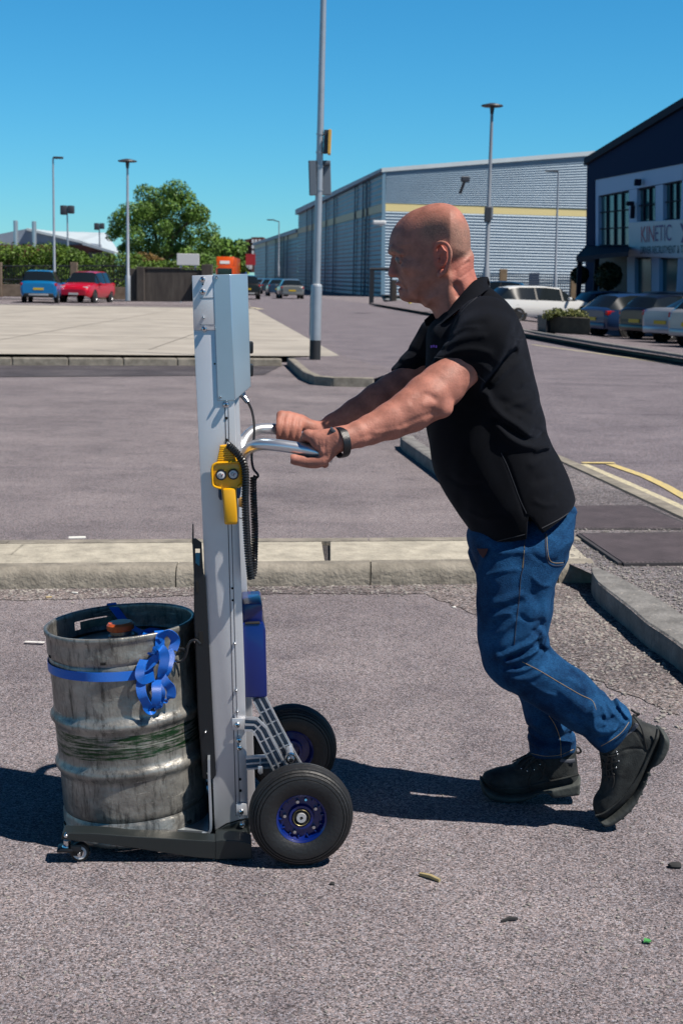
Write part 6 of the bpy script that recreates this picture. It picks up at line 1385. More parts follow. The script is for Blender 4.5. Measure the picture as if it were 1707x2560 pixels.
# ---------------- polo shirt
M_shirt = mat('black pique cotton', (.0032, .0040, .0066), .88, bump=.35, bscale=700, spec=.10, var=.2, vscale=20)
bp_ = M_shirt.node_tree.nodes['Principled BSDF']; bp_.inputs['Sheen Weight'].default_value = .04; bp_.inputs['Sheen Roughness'].default_value = .5; bp_.inputs['Sheen Tint'].default_value = (.5, .6, .9, 1)
lo = np.array(P3(965, 1385, YT)); hi = np.array(P3(1460, 700, YT))
SF = Field((lo[0], YT-.30, lo[2]), (hi[0], YT+.27, hi[2]), .0042)
torso = [(1222, 716), (1254, 741), (1286, 775), (1306, 818), (1318, 868), (1331, 922), (1339, 962), (1349, 1003), (1360, 1045), (1366, 1078), (1382, 1115), (1401, 1151), (1419, 1194), (1433, 1238), (1439, 1277), (1436, 1300), (1425, 1400), (1200, 1400), (1184, 1350), (1165, 1314), (1138, 1275), (1113, 1238), (1090, 1192), (1077, 1146), (1070, 1100), (1066, 1060), (1063, 1000), (1062, 940), (1062, 880), (1066, 830), (1085, 800), (1115, 780), (1160, 745), (1195, 722)]
def torsoW(X, Z):
    z0 = D(1200, 760, YT).z; z1 = D(1200, 900, YT).z; f = np.clip((z0-Z)/(z0-z1), 0, 1); w = .085+.105*f**.7; zb = D(1250, 1250, YT).z; return w-.012*np.clip((zb-Z)/.15, 0, 1)
inflate(SF, torso, YT, .19, .135, k=0, smooth=4, wfn=torsoW)
# shoulder caps and sleeves
shN = np.array(P3(1205, 835, YT-.175)); shF = np.array(P3(1150, 835, YT+.16))
SF.ell(tuple(np.array(P3(1215, 825, YT-.12))), (.085, .075, .085), k=.04); SF.ell(tuple(np.array(P3(1175, 820, YT+.12))), (.085, .07, .08), k=.04)
def quadsleeve(y0, pts, W, k): inflate(SF, pts, y0, W, .062, k=k, smooth=3)
sleeveN = [(1078, 912), (1086, 893), (1110, 865), (1140, 820), (1170, 790), (1220, 775), (1275, 800), (1290, 860), (1262, 905), (1235, 935), (1200, 968), (1196, 966), (1180, 948), (1160, 934), (1135, 922), (1105, 914)]
quadsleeve(YT-.195, sleeveN, .070, .035)
sleeveF = [(976, 926), (990, 905), (1018, 868), (1040, 832), (1062, 800), (1110, 790), (1140, 830), (1120, 890), (1075, 935), (1032, 962), (1005, 945)]
quadsleeve(YT+.165, sleeveF, .066, .03)
# hollow the sleeve mouths
a, b_ = np.array(P3(1085, 990, YT-.190)), np.array(P3(1150, 925, YT-.195)); 
def hem_cut(pxa, pxb, y, yr):
    A = P3(*pxa, y); B_ = P3(*pxb, y); dx, dz = B_[0]-A[0], B_[2]-A[2]; L_ = math.hypot(dx, dz); nx, nz = -dz/L_, dx/L_
    return A, nx, nz
# side folds and sleeve folds (photo strokes) on the near half
fold = [([(1130, 835), (1155, 818), (1185, 815)], .004, -.002), ([(1150, 900), (1190, 905), (1218, 925)], .004, -.002), ([(1275, 840), (1300, 850), (1315, 848)], .005, -.0022), ([(1280, 900), (1305, 890), (1325, 893)], .005, .0022), ([(1310, 960), (1330, 955), (1340, 958)], .005, -.0022), ([(1290, 975), (1318, 975), (1340, 985)], .005, .002), ([(1300, 1040), (1325, 1030), (1350, 1030)], .004, -.002), ([(1340, 1130), (1365, 1120), (1385, 1128)], .005, -.003), ([(1385, 1240), (1410, 1232), (1430, 1240)], .007, .002), ([(1335, 1250), (1360, 1262), (1390, 1262)], .006, -.002), ([(1180, 1290), (1210, 1300), (1250, 1295)], .008, -.002), ([(1130, 1200), (1160, 1215), (1200, 1210)], .008, .002),
        ([(1215, 985), (1225, 1010), (1255, 1040), (1290, 1062), (1318, 1085)], .010, -.0065), ([(1240, 1055), (1262, 1085), (1300, 1108), (1345, 1118), (1380, 1120)], .010, -.0070),
        ([(1228, 1045), (1262, 1065), (1300, 1090), (1335, 1103), (1362, 1100)], .009, .0060), ([(1250, 1000), (1290, 1020), (1330, 1040), (1355, 1050)], .010, .0030), ([(1270, 1015), (1310, 1005), (1345, 1002)], .008, -.0030),
        ([(1340, 1078), (1366, 1090)], .010, .0045), ([(1345, 1030), (1362, 1028)], .007, .003), ([(1325, 925), (1338, 940)], .006, .002),
        ([(1100, 890), (1140, 872), (1180, 868), (1215, 878)], .007, -.0030), ([(1095, 898), (1140, 886), (1185, 888), (1225, 905)], .006, .0022), ([(1110, 862), (1150, 842), (1200, 835)], .008, -.0028), ([(1125, 842), (1165, 815), (1200, 805)], .009, .0025),
        ([(1210, 962), (1235, 930), (1262, 900), (1290, 880)], .009, .0065), ([(1230, 955), (1265, 925), (1310, 905)], .010, -.0030), ([(1120, 850), (1112, 880), (1095, 905)], .009, .003), ([(1300, 800), (1270, 850), (1260, 900)], .012, .003),
        ([(1255, 1130), (1275, 1180), (1295, 1240), (1312, 1290)], .004, .0022), ([(1330, 1160), (1370, 1150), (1400, 1160)], .012, -.003), ([(1340, 1200), (1385, 1195)], .012, .0025)]
strokes(SF, [(a_, w_, m_*1.35) for a_, w_, m_ in fold], YT-.17, (YT-.40, YT-.02))
strokes(SF, [([(1340, 1078), (1366, 1090)], .010, .004), ([(1349, 1003), (1335, 1010)], .006, .003)], YT, (YT-.02, YT+.4))
strokes(SF, [([(1015, 872), (1040, 880), (1060, 895)], .007, .003), ([(1005, 895), (1035, 905)], .007, -.003), ([(1000, 930), (1030, 935)], .006, .002)], YT+.165, (YT+.05, YT+.4))
wavy(SF, .0042, (18, 26, 37, 55, 75), 21)
# cut the bottom hem
x, y, z = SF.grid((slice(None),)*3)
def below(pa, pb, yy):
    A = P3(*pa, yy); B_ = P3(*pb, yy); sl = (B_[2]-A[2])/(B_[0]-A[0]); return ((A[2]+sl*(x-A[0]))-z)/math.sqrt(1+sl*sl)
hemF = np.maximum(below((1187, 1366), (1316, 1345), YT-.15), -9); hemB = below((1352, 1330), (1438, 1280), YT-.15)
Aslit = P3(1318, 1282, YT-.15); A2 = P3(1352, 1330, YT-.15)
hem = np.where(x < Aslit[0], hemF, hemB)
ntc = ((x-Aslit[0]) > 0) & ((x-A2[0]) < 0)
slit_line = Aslit[2]+(A2[2]-Aslit[2])/(A2[0]-Aslit[0])*(x-Aslit[0])
hem2 = np.where(ntc, np.maximum(hemB, slit_line-z), hem)
SF.v = np.maximum(SF.v, np.where(np.abs(y-YT) > .10, hem2, hem)).astype(np.float32)
# sleeve mouths: carve the arm space at the hem
for pts_, y_ in ((pn, 0),):
    k_ = 5 if pts_ is pn else 4
    (a, ra), (b_, rb) = pts_[k_], pts_[k_+2]; SF.cap(a, a+(b_-a)*.55, ra*(1.04 if pts_ is pn else .9), rb*(1.0 if pts_ is pn else .8), k=.003, sub=True)
sv, sf = SF.mesh(); shirt = link_mesh('polo_shirt', sv, sf, M_shirt, man)
from mathutils.bvhtree import BVHTree
def bvh(v, f): return BVHTree.FromPolygons([tuple(p) for p in v], [tuple(int(i) for i in q) for q in f])
def drape(pxs, B, r, name, m, parent, off=.0006, n=8):
    """a stitched line lying on the cloth"""
    out = []
    for a, b_ in cr(pxs, n):
        d = ray(a, b_).normalized(); h = B.ray_cast(CAM, d)
        if h[0] is not None: out.append(h[0]-d*off)
    if len(out) < 2: return None
    mb = MB(); mb.tube(out, r, 5); return mb.build(name, m, parent)
BS = bvh(sv, sf)
M_seam = mat('black seam', (.016, .019, .028), .7)
for q_ in ([(1086, 893), (1115, 897), (1150, 908), (1180, 926), (1205, 948), (1212, 955)], [(1252, 1132), (1268, 1165), (1285, 1210), (1300, 1250), (1316, 1284)], [(1217, 722), (1195, 740), (1160, 772), (1135, 810), (1122, 850)], [(1190, 1358), (1220, 1358), (1275, 1345), (1312, 1336)], [(1354, 1321), (1400, 1297), (1434, 1272)]): drape(q_, BS, .0013, 'seam', M_seam, shirt)
# sleeve hem bands (raised rings)
def hemband(pl, y0, wy, name='sleeve_hem'):
    pass
# collar
def band(pts_lo, pts_hi, name, mat_, parent, th=.003):
    n = len(pts_lo); vs = []; fs = []
    for i in range(n):
        a = Vector(pts_lo[i]); b_ = Vector(pts_hi[i]); t = (Vector(pts_lo[min(i+1, n-1)])-Vector(pts_lo[max(i-1, 0)])).normalized(); nn = t.cross(b_-a).normalized()*th
        m = a.lerp(b_, .55)+nn*1.2
        vs += [a-nn*.5, m-nn*.5, b_-nn*.5, b_+nn*.5, m+nn*.5, a+nn*.5]
    for i in range(n-1):
        for k in range(6): fs.append((i*6+k, i*6+(k+1) % 6, (i+1)*6+(k+1) % 6, (i+1)*6+k))
    fs += [tuple(range(6))[::-1], tuple((n-1)*6+k for k in range(6))]
    return link_mesh(name, vs, fs, mat_, parent, True, 60)
for s in (-1, 1):
    hi_px = [(1218, 692, .0), (1205, 692, .035), (1180, 702, .058), (1160, 722, .068), (1140, 745, .070), (1118, 770, .062), (1100, 788, .045), (1092, 797, .028)]
    lo_px = [(1222, 722, .010), (1206, 727, .055), (1190, 738, .092), (1166, 752, .104), (1140, 772, .100), (1112, 796, .082), (1094, 812, .060), (1084, 818, .036)]
    H = [tuple(q) for q in cr([(P3(a, b_, YT)[0], YT+s*c_, P3(a, b_, YT)[2]) for a, b_, c_ in hi_px], 4)]; Lw = [tuple(q) for q in cr([(P3(a, b_, YT)[0], YT+s*c_, P3(a, b_, YT)[2]) for a, b_, c_ in lo_px], 4)]
    band(Lw, H, 'collar', M_shirt, shirt, .0035*(1 if s < 0 else 1))
mb = MB(); mb.prism([P3(*q, YT+.03) for q in ((1060, 800), (1080, 782), (1094, 790), (1090, 812), (1064, 815))], (0, .006, 0), .002); mb.build('collar_point', M_shirt, shirt)
mb = MB()
for (x0, y0) in ((1078, 866), (1084, 865), (1090, 866)): p = P3(x0, y0, YT-.118); mb.box(p, (.004, .002, .006))
for (x_, q) in ((1078, 0),): pass
mb.build('chest_logo', mat('purple stitching', (.06, .02, .30), .6), shirt, False)
# sleeve hem ridge on the near sleeve
def ring_on(ptsl, y0, rr_, name, parent, m):
    P = cr(ptsl, 4); mb = MB(); mb.tube([P3(a, b_, y0) for a, b_ in P], rr_, 6); return mb.build(name, m, parent)
# ---------------- jeans
def jeans_mat():
    m = mat('blue denim', (.003, .027, .088), .85, vscale=7, col2=(.020, .115, .29), bump=.5, bscale=500, spec=.1, detail=6); nt = m.node_tree; N = nt.nodes; L = nt.links; b = N['Principled BSDF']
    tc = N.new('ShaderNodeTexCoord'); mp = N.new('ShaderNodeMapping'); mp.inputs['Scale'].default_value = (160, 160, 700); L.new(tc.outputs['Object'], mp.inputs[0]); n = N.new('ShaderNodeTexNoise'); n.inputs['Scale'].default_value = 1.0; n.inputs['Detail'].default_value = 2; L.new(mp.outputs[0], n.inputs['Vector'])
    r = N.new('ShaderNodeValToRGB'); r.color_ramp.elements[0].position = .3; r.color_ramp.elements[0].color = (.55, .6, .65, 1); r.color_ramp.elements[1].position = .7; r.color_ramp.elements[1].color = (1.35, 1.25, 1.2, 1); L.new(n.outputs['Fac'], r.inputs[0]); base = b.inputs['Base Color'].links[0].from_socket
    mx = N.new('ShaderNodeMix'); mx.data_type = 'RGBA'; mx.blend_type = 'MULTIPLY'; mx.inputs[0].default_value = 1; L.new(base, mx.inputs[6]); L.new(r.outputs[0], mx.inputs[7]); L.new(mx.outputs[2], b.inputs['Base Color']); return m
M_jean = jeans_mat()
lo = np.array(P3(1140, 1915, YT)); hi = np.array(P3(1600, 1240, YT))
JF = Field((lo[0], YT-.25, lo[2]), (hi[0], YT+.25, hi[2]), .0042)
hip = [(1320, 1262), (1434, 1268), (1436, 1285), (1425, 1346), (1408, 1410), (1340, 1440), (1250, 1440), (1198, 1415), (1180, 1392), (1170, 1370), (1167, 1345), (1172, 1320), (1200, 1290)]
inflate(JF, hip, YT, .165, .11, k=0, smooth=3)
near = [(1425, 1330), (1413, 1395), (1400, 1430), (1384, 1471), (1373, 1520), (1366, 1545), (1361, 1565), (1370, 1590), (1371, 1612), (1390, 1634), (1424, 1658), (1461, 1684), (1498, 1721), (1520, 1747), (1546, 1757), (1568, 1770), (1580, 1795), (1577, 1812), (1566, 1832), (1553, 1849), (1535, 1864), (1515, 1873), (1498, 1875), (1474, 1854), (1454, 1836), (1424, 1823), (1387, 1798), (1351, 1773), (1292, 1733), (1262, 1721), (1240, 1707), (1211, 1674), (1200, 1640), (1195, 1600), (1192, 1540), (1191, 1471), (1190, 1438), (1198, 1410), (1215, 1370), (1280, 1330)]
def nearsh(X, Z): zt = D(1300, 1420, YNL).z; zb = D(1300, 1600, YNL).z; return YNL-.0+np.clip((Z-zb)/(zt-zb), 0, 1)*.012
inflate(JF, near, YNL, .088, .070, k=.02, smooth=3, yshear=nearsh)
farl = [(1330, 1370), (1385, 1450), (1375, 1550), (1368, 1600), (1378, 1640), (1390, 1700), (1410, 1770), (1428, 1815), (1438, 1848), (1438, 1878), (1420, 1887), (1400, 1895), (1358, 1898), (1328, 1891), (1322, 1860), (1318, 1820), (1312, 1785), (1303, 1755), (1290, 1728), (1262, 1690), (1245, 1650), (1232, 1600), (1215, 1540), (1200, 1470), (1180, 1410), (1172, 1372), (1230, 1350)]
inflate(JF, farl, YFL, .082, .066, k=.006, smooth=3)
jf = [([(1240, 1385), (1275, 1378), (1308, 1376)], .008, -.0055), ([(1235, 1505), (1265, 1492), (1298, 1480)], .009, -.0050), ([(1232, 1586), (1262, 1565), (1285, 1545)], .008, -.0045), ([(1236, 1520), (1270, 1512), (1300, 1500)], .008, .0035),
      ([(1240, 1638), (1280, 1618), (1320, 1600), (1350, 1580)], .008, -.0085), ([(1250, 1625), (1290, 1605), (1330, 1585), (1352, 1568)], .006, .006), ([(1262, 1652), (1300, 1640), (1340, 1618), (1365, 1592)], .007, -.0085), ([(1265, 1640), (1310, 1625), (1350, 1602)], .005, .007),
      ([(1262, 1675), (1300, 1668), (1340, 1650), (1372, 1618)], .007, -.0080), ([(1275, 1690), (1310, 1690), (1350, 1672)], .008, -.006), ([(1285, 1664), (1330, 1655), (1366, 1630)], .0045, .006), ([(1330, 1575), (1350, 1590), (1345, 1610), (1360, 1625)], .005, .0065), ([(1340, 1602), (1352, 1620), (1378, 1640)], .006, .0060), ([(1355, 1555), (1366, 1575)], .006, .006),
      ([(1480, 1760), (1476, 1790), (1480, 1815), (1500, 1825), (1530, 1815)], .008, -.0090), ([(1470, 1790), (1470, 1830)], .008, .006), ([(1500, 1790), (1520, 1800), (1545, 1785)], .006, .0065), ([(1520, 1755), (1530, 1780), (1550, 1795)], .006, -.007), ([(1540, 1762), (1548, 1785), (1565, 1800)], .005, .0065), ([(1555, 1768), (1562, 1788), (1575, 1800)], .005, -.0055), ([(1500, 1842), (1530, 1828), (1555, 1812)], .005, .0055), ([(1500, 1855), (1530, 1845), (1560, 1828)], .006, -.004),
      ([(1400, 1720), (1440, 1750), (1475, 1775)], .014, -.004), ([(1330, 1480), (1350, 1530), (1345, 1570)], .014, .004)]
jf += [([(1215, 1440), (1250, 1425), (1290, 1420)], .005, -.0035), ([(1330, 1385), (1355, 1400), (1385, 1402)], .006, .003), ([(1225, 1545), (1250, 1530), (1272, 1528)], .005, -.0035), ([(1300, 1535), (1320, 1550), (1345, 1552)], .005, .0035), ([(1400, 1690), (1430, 1700), (1460, 1722)], .005, -.003),
       ([(1320, 1700), (1350, 1722), (1380, 1730)], .005, -.0035), ([(1425, 1780), (1450, 1795), (1460, 1815)], .005, .004), ([(1505, 1765), (1512, 1785), (1508, 1805)], .004, -.005), ([(1490, 1835), (1520, 1825), (1545, 1800)], .004, -.004), ([(1245, 1330), (1280, 1345), (1300, 1340)], .006, -.0035), ([(1330, 1440), (1352, 1460), (1372, 1462)], .005, -.003)]
strokes(JF, jf, YNL-.06, (YT-.40, YT-.005))
ff = [([(1335, 1810), (1370, 1800), (1395, 1815)], .008, -.0065), ([(1330, 1828), (1365, 1840), (1395, 1835)], .008, .006), ([(1400, 1825), (1425, 1815), (1436, 1830)], .007, -.007), ([(1395, 1840), (1420, 1838), (1438, 1845)], .006, .007), ([(1330, 1862), (1370, 1866), (1400, 1858), (1436, 1852)], .007, -.006), ([(1330, 1850), (1370, 1852), (1400, 1848)], .005, .005), ([(1375, 1790), (1390, 1815), (1400, 1850), (1402, 1895)], .004, -.0035)]
strokes(JF, ff, YFL-.05, (YT+.0, YT+.4))
wavy(JF, .0048, (22, 34, 48, 70), 31)
jv, jfc = JF.mesh()
# split: keep only where below the shirt is hidden - single mesh
jeans = link_mesh('jeans', jv, jfc, M_jean, man)
M_thr = mat('tan stitching', (.38, .27, .14), .8); M_thrd = mat('dark stitching', (.02, .03, .06), .8)
BJ = bvh(jv, jfc)
drape([(1317, 1290), (1312, 1350), (1308, 1415), (1302, 1440), (1297, 1500), (1290, 1560), (1285, 1612)], BJ, .0012, 'seam', M_thrd, jeans); drape([(1313, 1335), (1309, 1390), (1306, 1420)], BJ, .0010, 'seam', M_thr, jeans)
drape([(1305, 1655), (1350, 1678), (1400, 1708), (1450, 1737), (1480, 1752), (1490, 1775)], BJ, .0008, 'seam', M_thr, jeans)
drape([(1362, 1332), (1370, 1405), (1405, 1413), (1411, 1400)], BJ, .0013, 'pocket_seam', M_thrd, jeans, n=12); drape([(1366, 1334), (1374, 1400), (1408, 1407)], BJ, .0007, 'pocket_seam', M_thr, jeans, n=12)
drape([(1502, 1866), (1530, 1850), (1555, 1830), (1572, 1806)], BJ, .0008, 'hem_seam', M_thr, jeans); drape([(1328, 1884), (1360, 1891), (1400, 1888), (1433, 1874)], BJ, .0008, 'hem_seam', M_thr, jeans)
drape([(1372, 1790), (1388, 1815), (1400, 1850), (1402, 1893)], BJ, .0009, 'seam', M_thr, jeans)
def onj(px, py, off=.010):
    d = ray(px, py).normalized(); h = BJ.ray_cast(CAM, d); return (h[0] if h[0] is not None else D(px, py, YNL))-d*off
mb = MB(); mb.prism([onj(*q) for q in ((1192, 1372), (1220, 1372), (1215, 1386), (1207, 1396), (1199, 1386))], (0, .006, 0), .001); mb.build('red_cloth', mat('dark red cloth', (.07, .008, .008), .8), man, False)
# ---------------- boots
M_boot = mat('black nubuck', (.012, .014, .015), .75, vscale=22, col2=(.044, .050, .050), bump=.18, bscale=260, spec=.3, detail=6); M_sole = mat('grey rubber sole', (.05, .058, .055), .7, var=.3, vscale=14, bump=.2, bscale=90); M_lace = mat('laces', (.012, .012, .012), .6); M_grey = mat('grey padded collar', (.12, .13, .16), .8)
def boot(outline, sole, y0, wf, ws, holes, label, seed):
    A = np.array(side(outline+sole, y0)); F = Field((A[:, 0].min()-.02, y0-.075, A[:, 1].min()-.02), (A[:, 0].max()+.02, y0+.075, A[:, 1].max()+.02), .0026)
    inflate(F, outline, y0, wf, .040, k=0, smooth=3); wavy(F, .0016, (30, 55), seed)
    strokes(F, holes, y0-.03)
    v, f = F.mesh(); b_ = link_mesh('boot', v, f, M_boot, man); b_['label'] = label
    S = Field((A[:, 0].min()-.02, y0-.075, A[:, 1].min()-.02), (A[:, 0].max()+.02, y0+.075, A[:, 1].max()+.02), .0026)
    inflate(S, sole, y0, ws, .012, k=0, smooth=2); v2, f2 = S.mesh(); link_mesh('sole', v2, f2, M_sole, b_); return b_, bvh(v, f)
upF = [(1204, 1955), (1206, 1940), (1214, 1931), (1240, 1923), (1277, 1914), (1306, 1897), (1329, 1880), (1345, 1868), (1434, 1862), (1440, 1885), (1444, 1912), (1446, 1948), (1440, 1962), (1400, 1968), (1350, 1975), (1306, 1985), (1259, 1986), (1222, 1975)]
soF = [(1199, 1952), (1201, 1944), (1215, 1957), (1235, 1968), (1260, 1973), (1306, 1972), (1350, 1960), (1402, 1949), (1446, 1938), (1449, 1945), (1447, 1968), (1444, 1980), (1402, 1985), (1375, 1986), (1366, 1978), (1345, 1978), (1325, 1987), (1306, 1995), (1259, 1999), (1222, 1991), (1203, 1975)]
bF, BVF = boot(upF, soF, YFL, .046, .050, [([(1277, 1914), (1290, 1930), (1320, 1936), (1345, 1925), (1360, 1900)], .003, .0018), ([(1355, 1930), (1390, 1950), (1425, 1905), (1440, 1885)], .003, .0018), ([(1250, 1940), (1270, 1960)], .012, -.002)], 'front boot flat on the ground', 3)
upN = [(1581, 1790), (1608, 1806), (1640, 1818), (1652, 1832), (1645, 1860), (1632, 1890), (1615, 1925), (1598, 1960), (1572, 1995), (1540, 2022), (1512, 2042), (1494, 2038), (1483, 2022), (1484, 1998), (1499, 1971), (1504, 1931), (1500, 1892), (1500, 1862), (1535, 1830)]
soN = [(1645, 1819), (1660, 1828), (1669, 1842), (1668, 1860), (1658, 1884), (1645, 1900), (1631, 1909), (1622, 1915), (1612, 1949), (1605, 1962), (1590, 1993), (1580, 2008), (1564, 2026), (1535, 2049), (1509, 2058), (1494, 2050), (1483, 2030), (1490, 2038), (1510, 2034), (1542, 2010), (1572, 1979), (1601, 1934), (1619, 1898), (1636, 1860)]
bN, BVN = boot(upN, soN, YNL-.005, .047, .051, [([(1530, 1888), (1560, 1870), (1600, 1868), (1618, 1880)], .003, .0022), ([(1575, 1810), (1600, 1850), (1615, 1880), (1605, 1925)], .003, .002), ([(1525, 1900), (1530, 1950), (1510, 1990)], .004, .0016), ([(1560, 1880), (1545, 1930)], .010, -.002)], 'rear boot with raised heel', 5)
# welt stitching, treads
for B_, pl, par in ((None, [(1202, 1942), (1215, 1956), (1235, 1967), (1260, 1972), (1306, 1971), (1350, 1959), (1402, 1948), (1447, 1937)], bF), (None, [(1643, 1822), (1636, 1855), (1619, 1895), (1601, 1932), (1571, 1977), (1541, 2009), (1510, 2033), (1488, 2040)], bN)):
    y_ = (YFL-.047) if par is bF else (YNL-.052); mb = MB(); mb.tube([P3(a, b_, y_) for a, b_ in cr(pl, 5)], .0028, 8); mb.build('welt', M_boot, par)
mb = MB()
for (a, b_) in ((1618, 1925), (1608, 1948), (1598, 1972), (1586, 1994), (1571, 2014), (1552, 2033)):
    p = P3(a, b_, YNL-.005); mb.box(Vector(p)+Vector((-.004, 0, .0025)), (.012, .088, .007), .002, Matrix.Rotation(R(58), 3, 'Y'))
mb.build('tread', M_sole, bN, False)
def laces(B, segs, par, eyel):
    for s_ in segs:
        out = []
        for a, b_ in cr(s_, 5):
            d = ray(a, b_).normalized(); h = B.ray_cast(CAM, d)
            out.append(h[0]-d*.004 if h[0] is not None else (out[-1]+Vector((.002, 0, .001)) if out else D(a, b_, YNL-.04 if par is bN else YFL-.04)))
        mb = MB(); mb.tube(out, .0021, 6); mb.build('lace', M_lace, par)
    mb = MB()
    for a, b_ in eyel:
        d = ray(a, b_).normalized(); h = B.ray_cast(CAM, d)
        if h[0] is not None: mb.ball(h[0]-d*.0005, .0024)
    if mb.v: mb.build('eyelet', M_steel, par)
laces(BVF, [[(1292, 1912), (1310, 1896), (1335, 1886)], [(1300, 1920), (1320, 1900), (1345, 1890)], [(1310, 1925), (1330, 1905), (1350, 1895)], [(1318, 1900), (1330, 1930), (1322, 1955), (1328, 1975)], [(1335, 1900), (1350, 1920), (1358, 1940), (1345, 1952)], [(1345, 1895), (1362, 1912), (1355, 1935)], [(1280, 1905), (1296, 1893), (1320, 1888)], [(1340, 1890), (1325, 1905), (1315, 1920)]], bF, [(1303, 1922), (1318, 1928), (1335, 1925), (1350, 1912)])
laces(BVN, [[(1506, 1888), (1520, 1892), (1540, 1888)], [(1505, 1905), (1520, 1910), (1540, 1904)], [(1507, 1922), (1520, 1926), (1538, 1920)], [(1508, 1940), (1522, 1942), (1535, 1936)], [(1520, 1885), (1516, 1920), (1520, 1955)], [(1530, 1890), (1528, 1920), (1535, 1950), (1530, 1970)], [(1506, 1900), (1502, 1935)], [(1525, 1895), (1512, 1915), (1524, 1935), (1512, 1952)]], bN, [(1541, 1880), (1543, 1886), (1546, 1903), (1540, 1920)])
mb = MB(); mb.tube([P3(a, b_, YNL) for a, b_ in cr([(1578, 1775), (1588, 1782), (1597, 1785), (1590, 1790), (1582, 1788)], 4)], .0035, 6); mb.tube([P3(a, b_, YNL-.05) for a, b_ in cr([(1582, 1790), (1600, 1815), (1610, 1845), (1617, 1875)], 4)], .002, 6); mb.build('pull_loop', M_lace, bN)
mb = MB(); mb.tube([P3(a, b_, YFL) for a, b_ in cr([(1438, 1868), (1447, 1870), (1452, 1880), (1444, 1884), (1440, 1880)], 4)], .003, 6); mb.build('pull_loop', M_lace, bF)
for par, pl, y_ in ((bN, [(1552, 1860), (1568, 1843), (1585, 1822), (1592, 1810)], YNL-.042), (bF, [(1400, 1901), (1420, 1904), (1437, 1902)], YFL-.043)):
    mb = MB(); mb.tube([P3(a, b_, y_) for a, b_ in cr(pl, 4)], [.0062]*(4*(len(pl)-1)+1), 8, flat=.6); mb.build('padded_collar', M_grey, par)
# ---------------- watch
wc = np.array(P3(846, 1103, YNA-.012)); wc = Vector((D(848, 1105, YNA).x, YNA-.013, D(848, 1105, YNA).z))
ax_ = (Vector(tuple(pn[2][0]))-WN).normalized(); c0_ = WN.lerp(Vector(tuple(pn[0][0])), .35)
c0_ = (Vector(P3(837, 1079, YNA-.012))+Vector(P3(866, 1131, YNA-.012)))/2+Vector((0, -.004, 0))
mb = MB(); mb.lathe([(.0340, -.0095), (.0372, -.0092), (.0380, 0), (.0372, .0092), (.0340, .0095)], c0_, ax_+Vector((.0, 0, -.12)), 40); w_ = mb.build('wristwatch', M_black, man)
d_ = Vector((-.35, -.15, 1)).normalized(); cc = Vector(P3(838, 1080, YNA-.016)); mb = MB(); mb.box((0, 0, 0), (.030, .034, .010), .003); rt_ = Matrix.Rotation(R(33), 4, 'Y'); mb.v = [tuple(cc+(rt_ @ Vector(p))) for p in mb.v]; mb.build('watch_case', M_lampd, w_)
# ================================================================ VEHICLES
M_glass = mat('car glass', (.012, .018, .022), .06, spec=.9); M_tyre = mat('car tyre', (.012, .012, .013), .8); M_rim = mat('alloy rim', (.45, .46, .48), .3, metal=.8)
M_redl = mat('red lamp', (.45, .01, .012), .25); M_clear = mat('headlamp glass', (.55, .60, .65), .15); M_plast = mat('black trim', (.012, .013, .015), .55); M_py = mat('yellow plate', (.70, .48, .02), .5); M_pw = mat('white plate', (.70, .70, .68), .5); M_silv = mat('silver trim', (.50, .51, .53), .35, metal=.4)
def paint(n, c, metal=.3): return mat(n, c, .28, metal=metal, coat=.4)
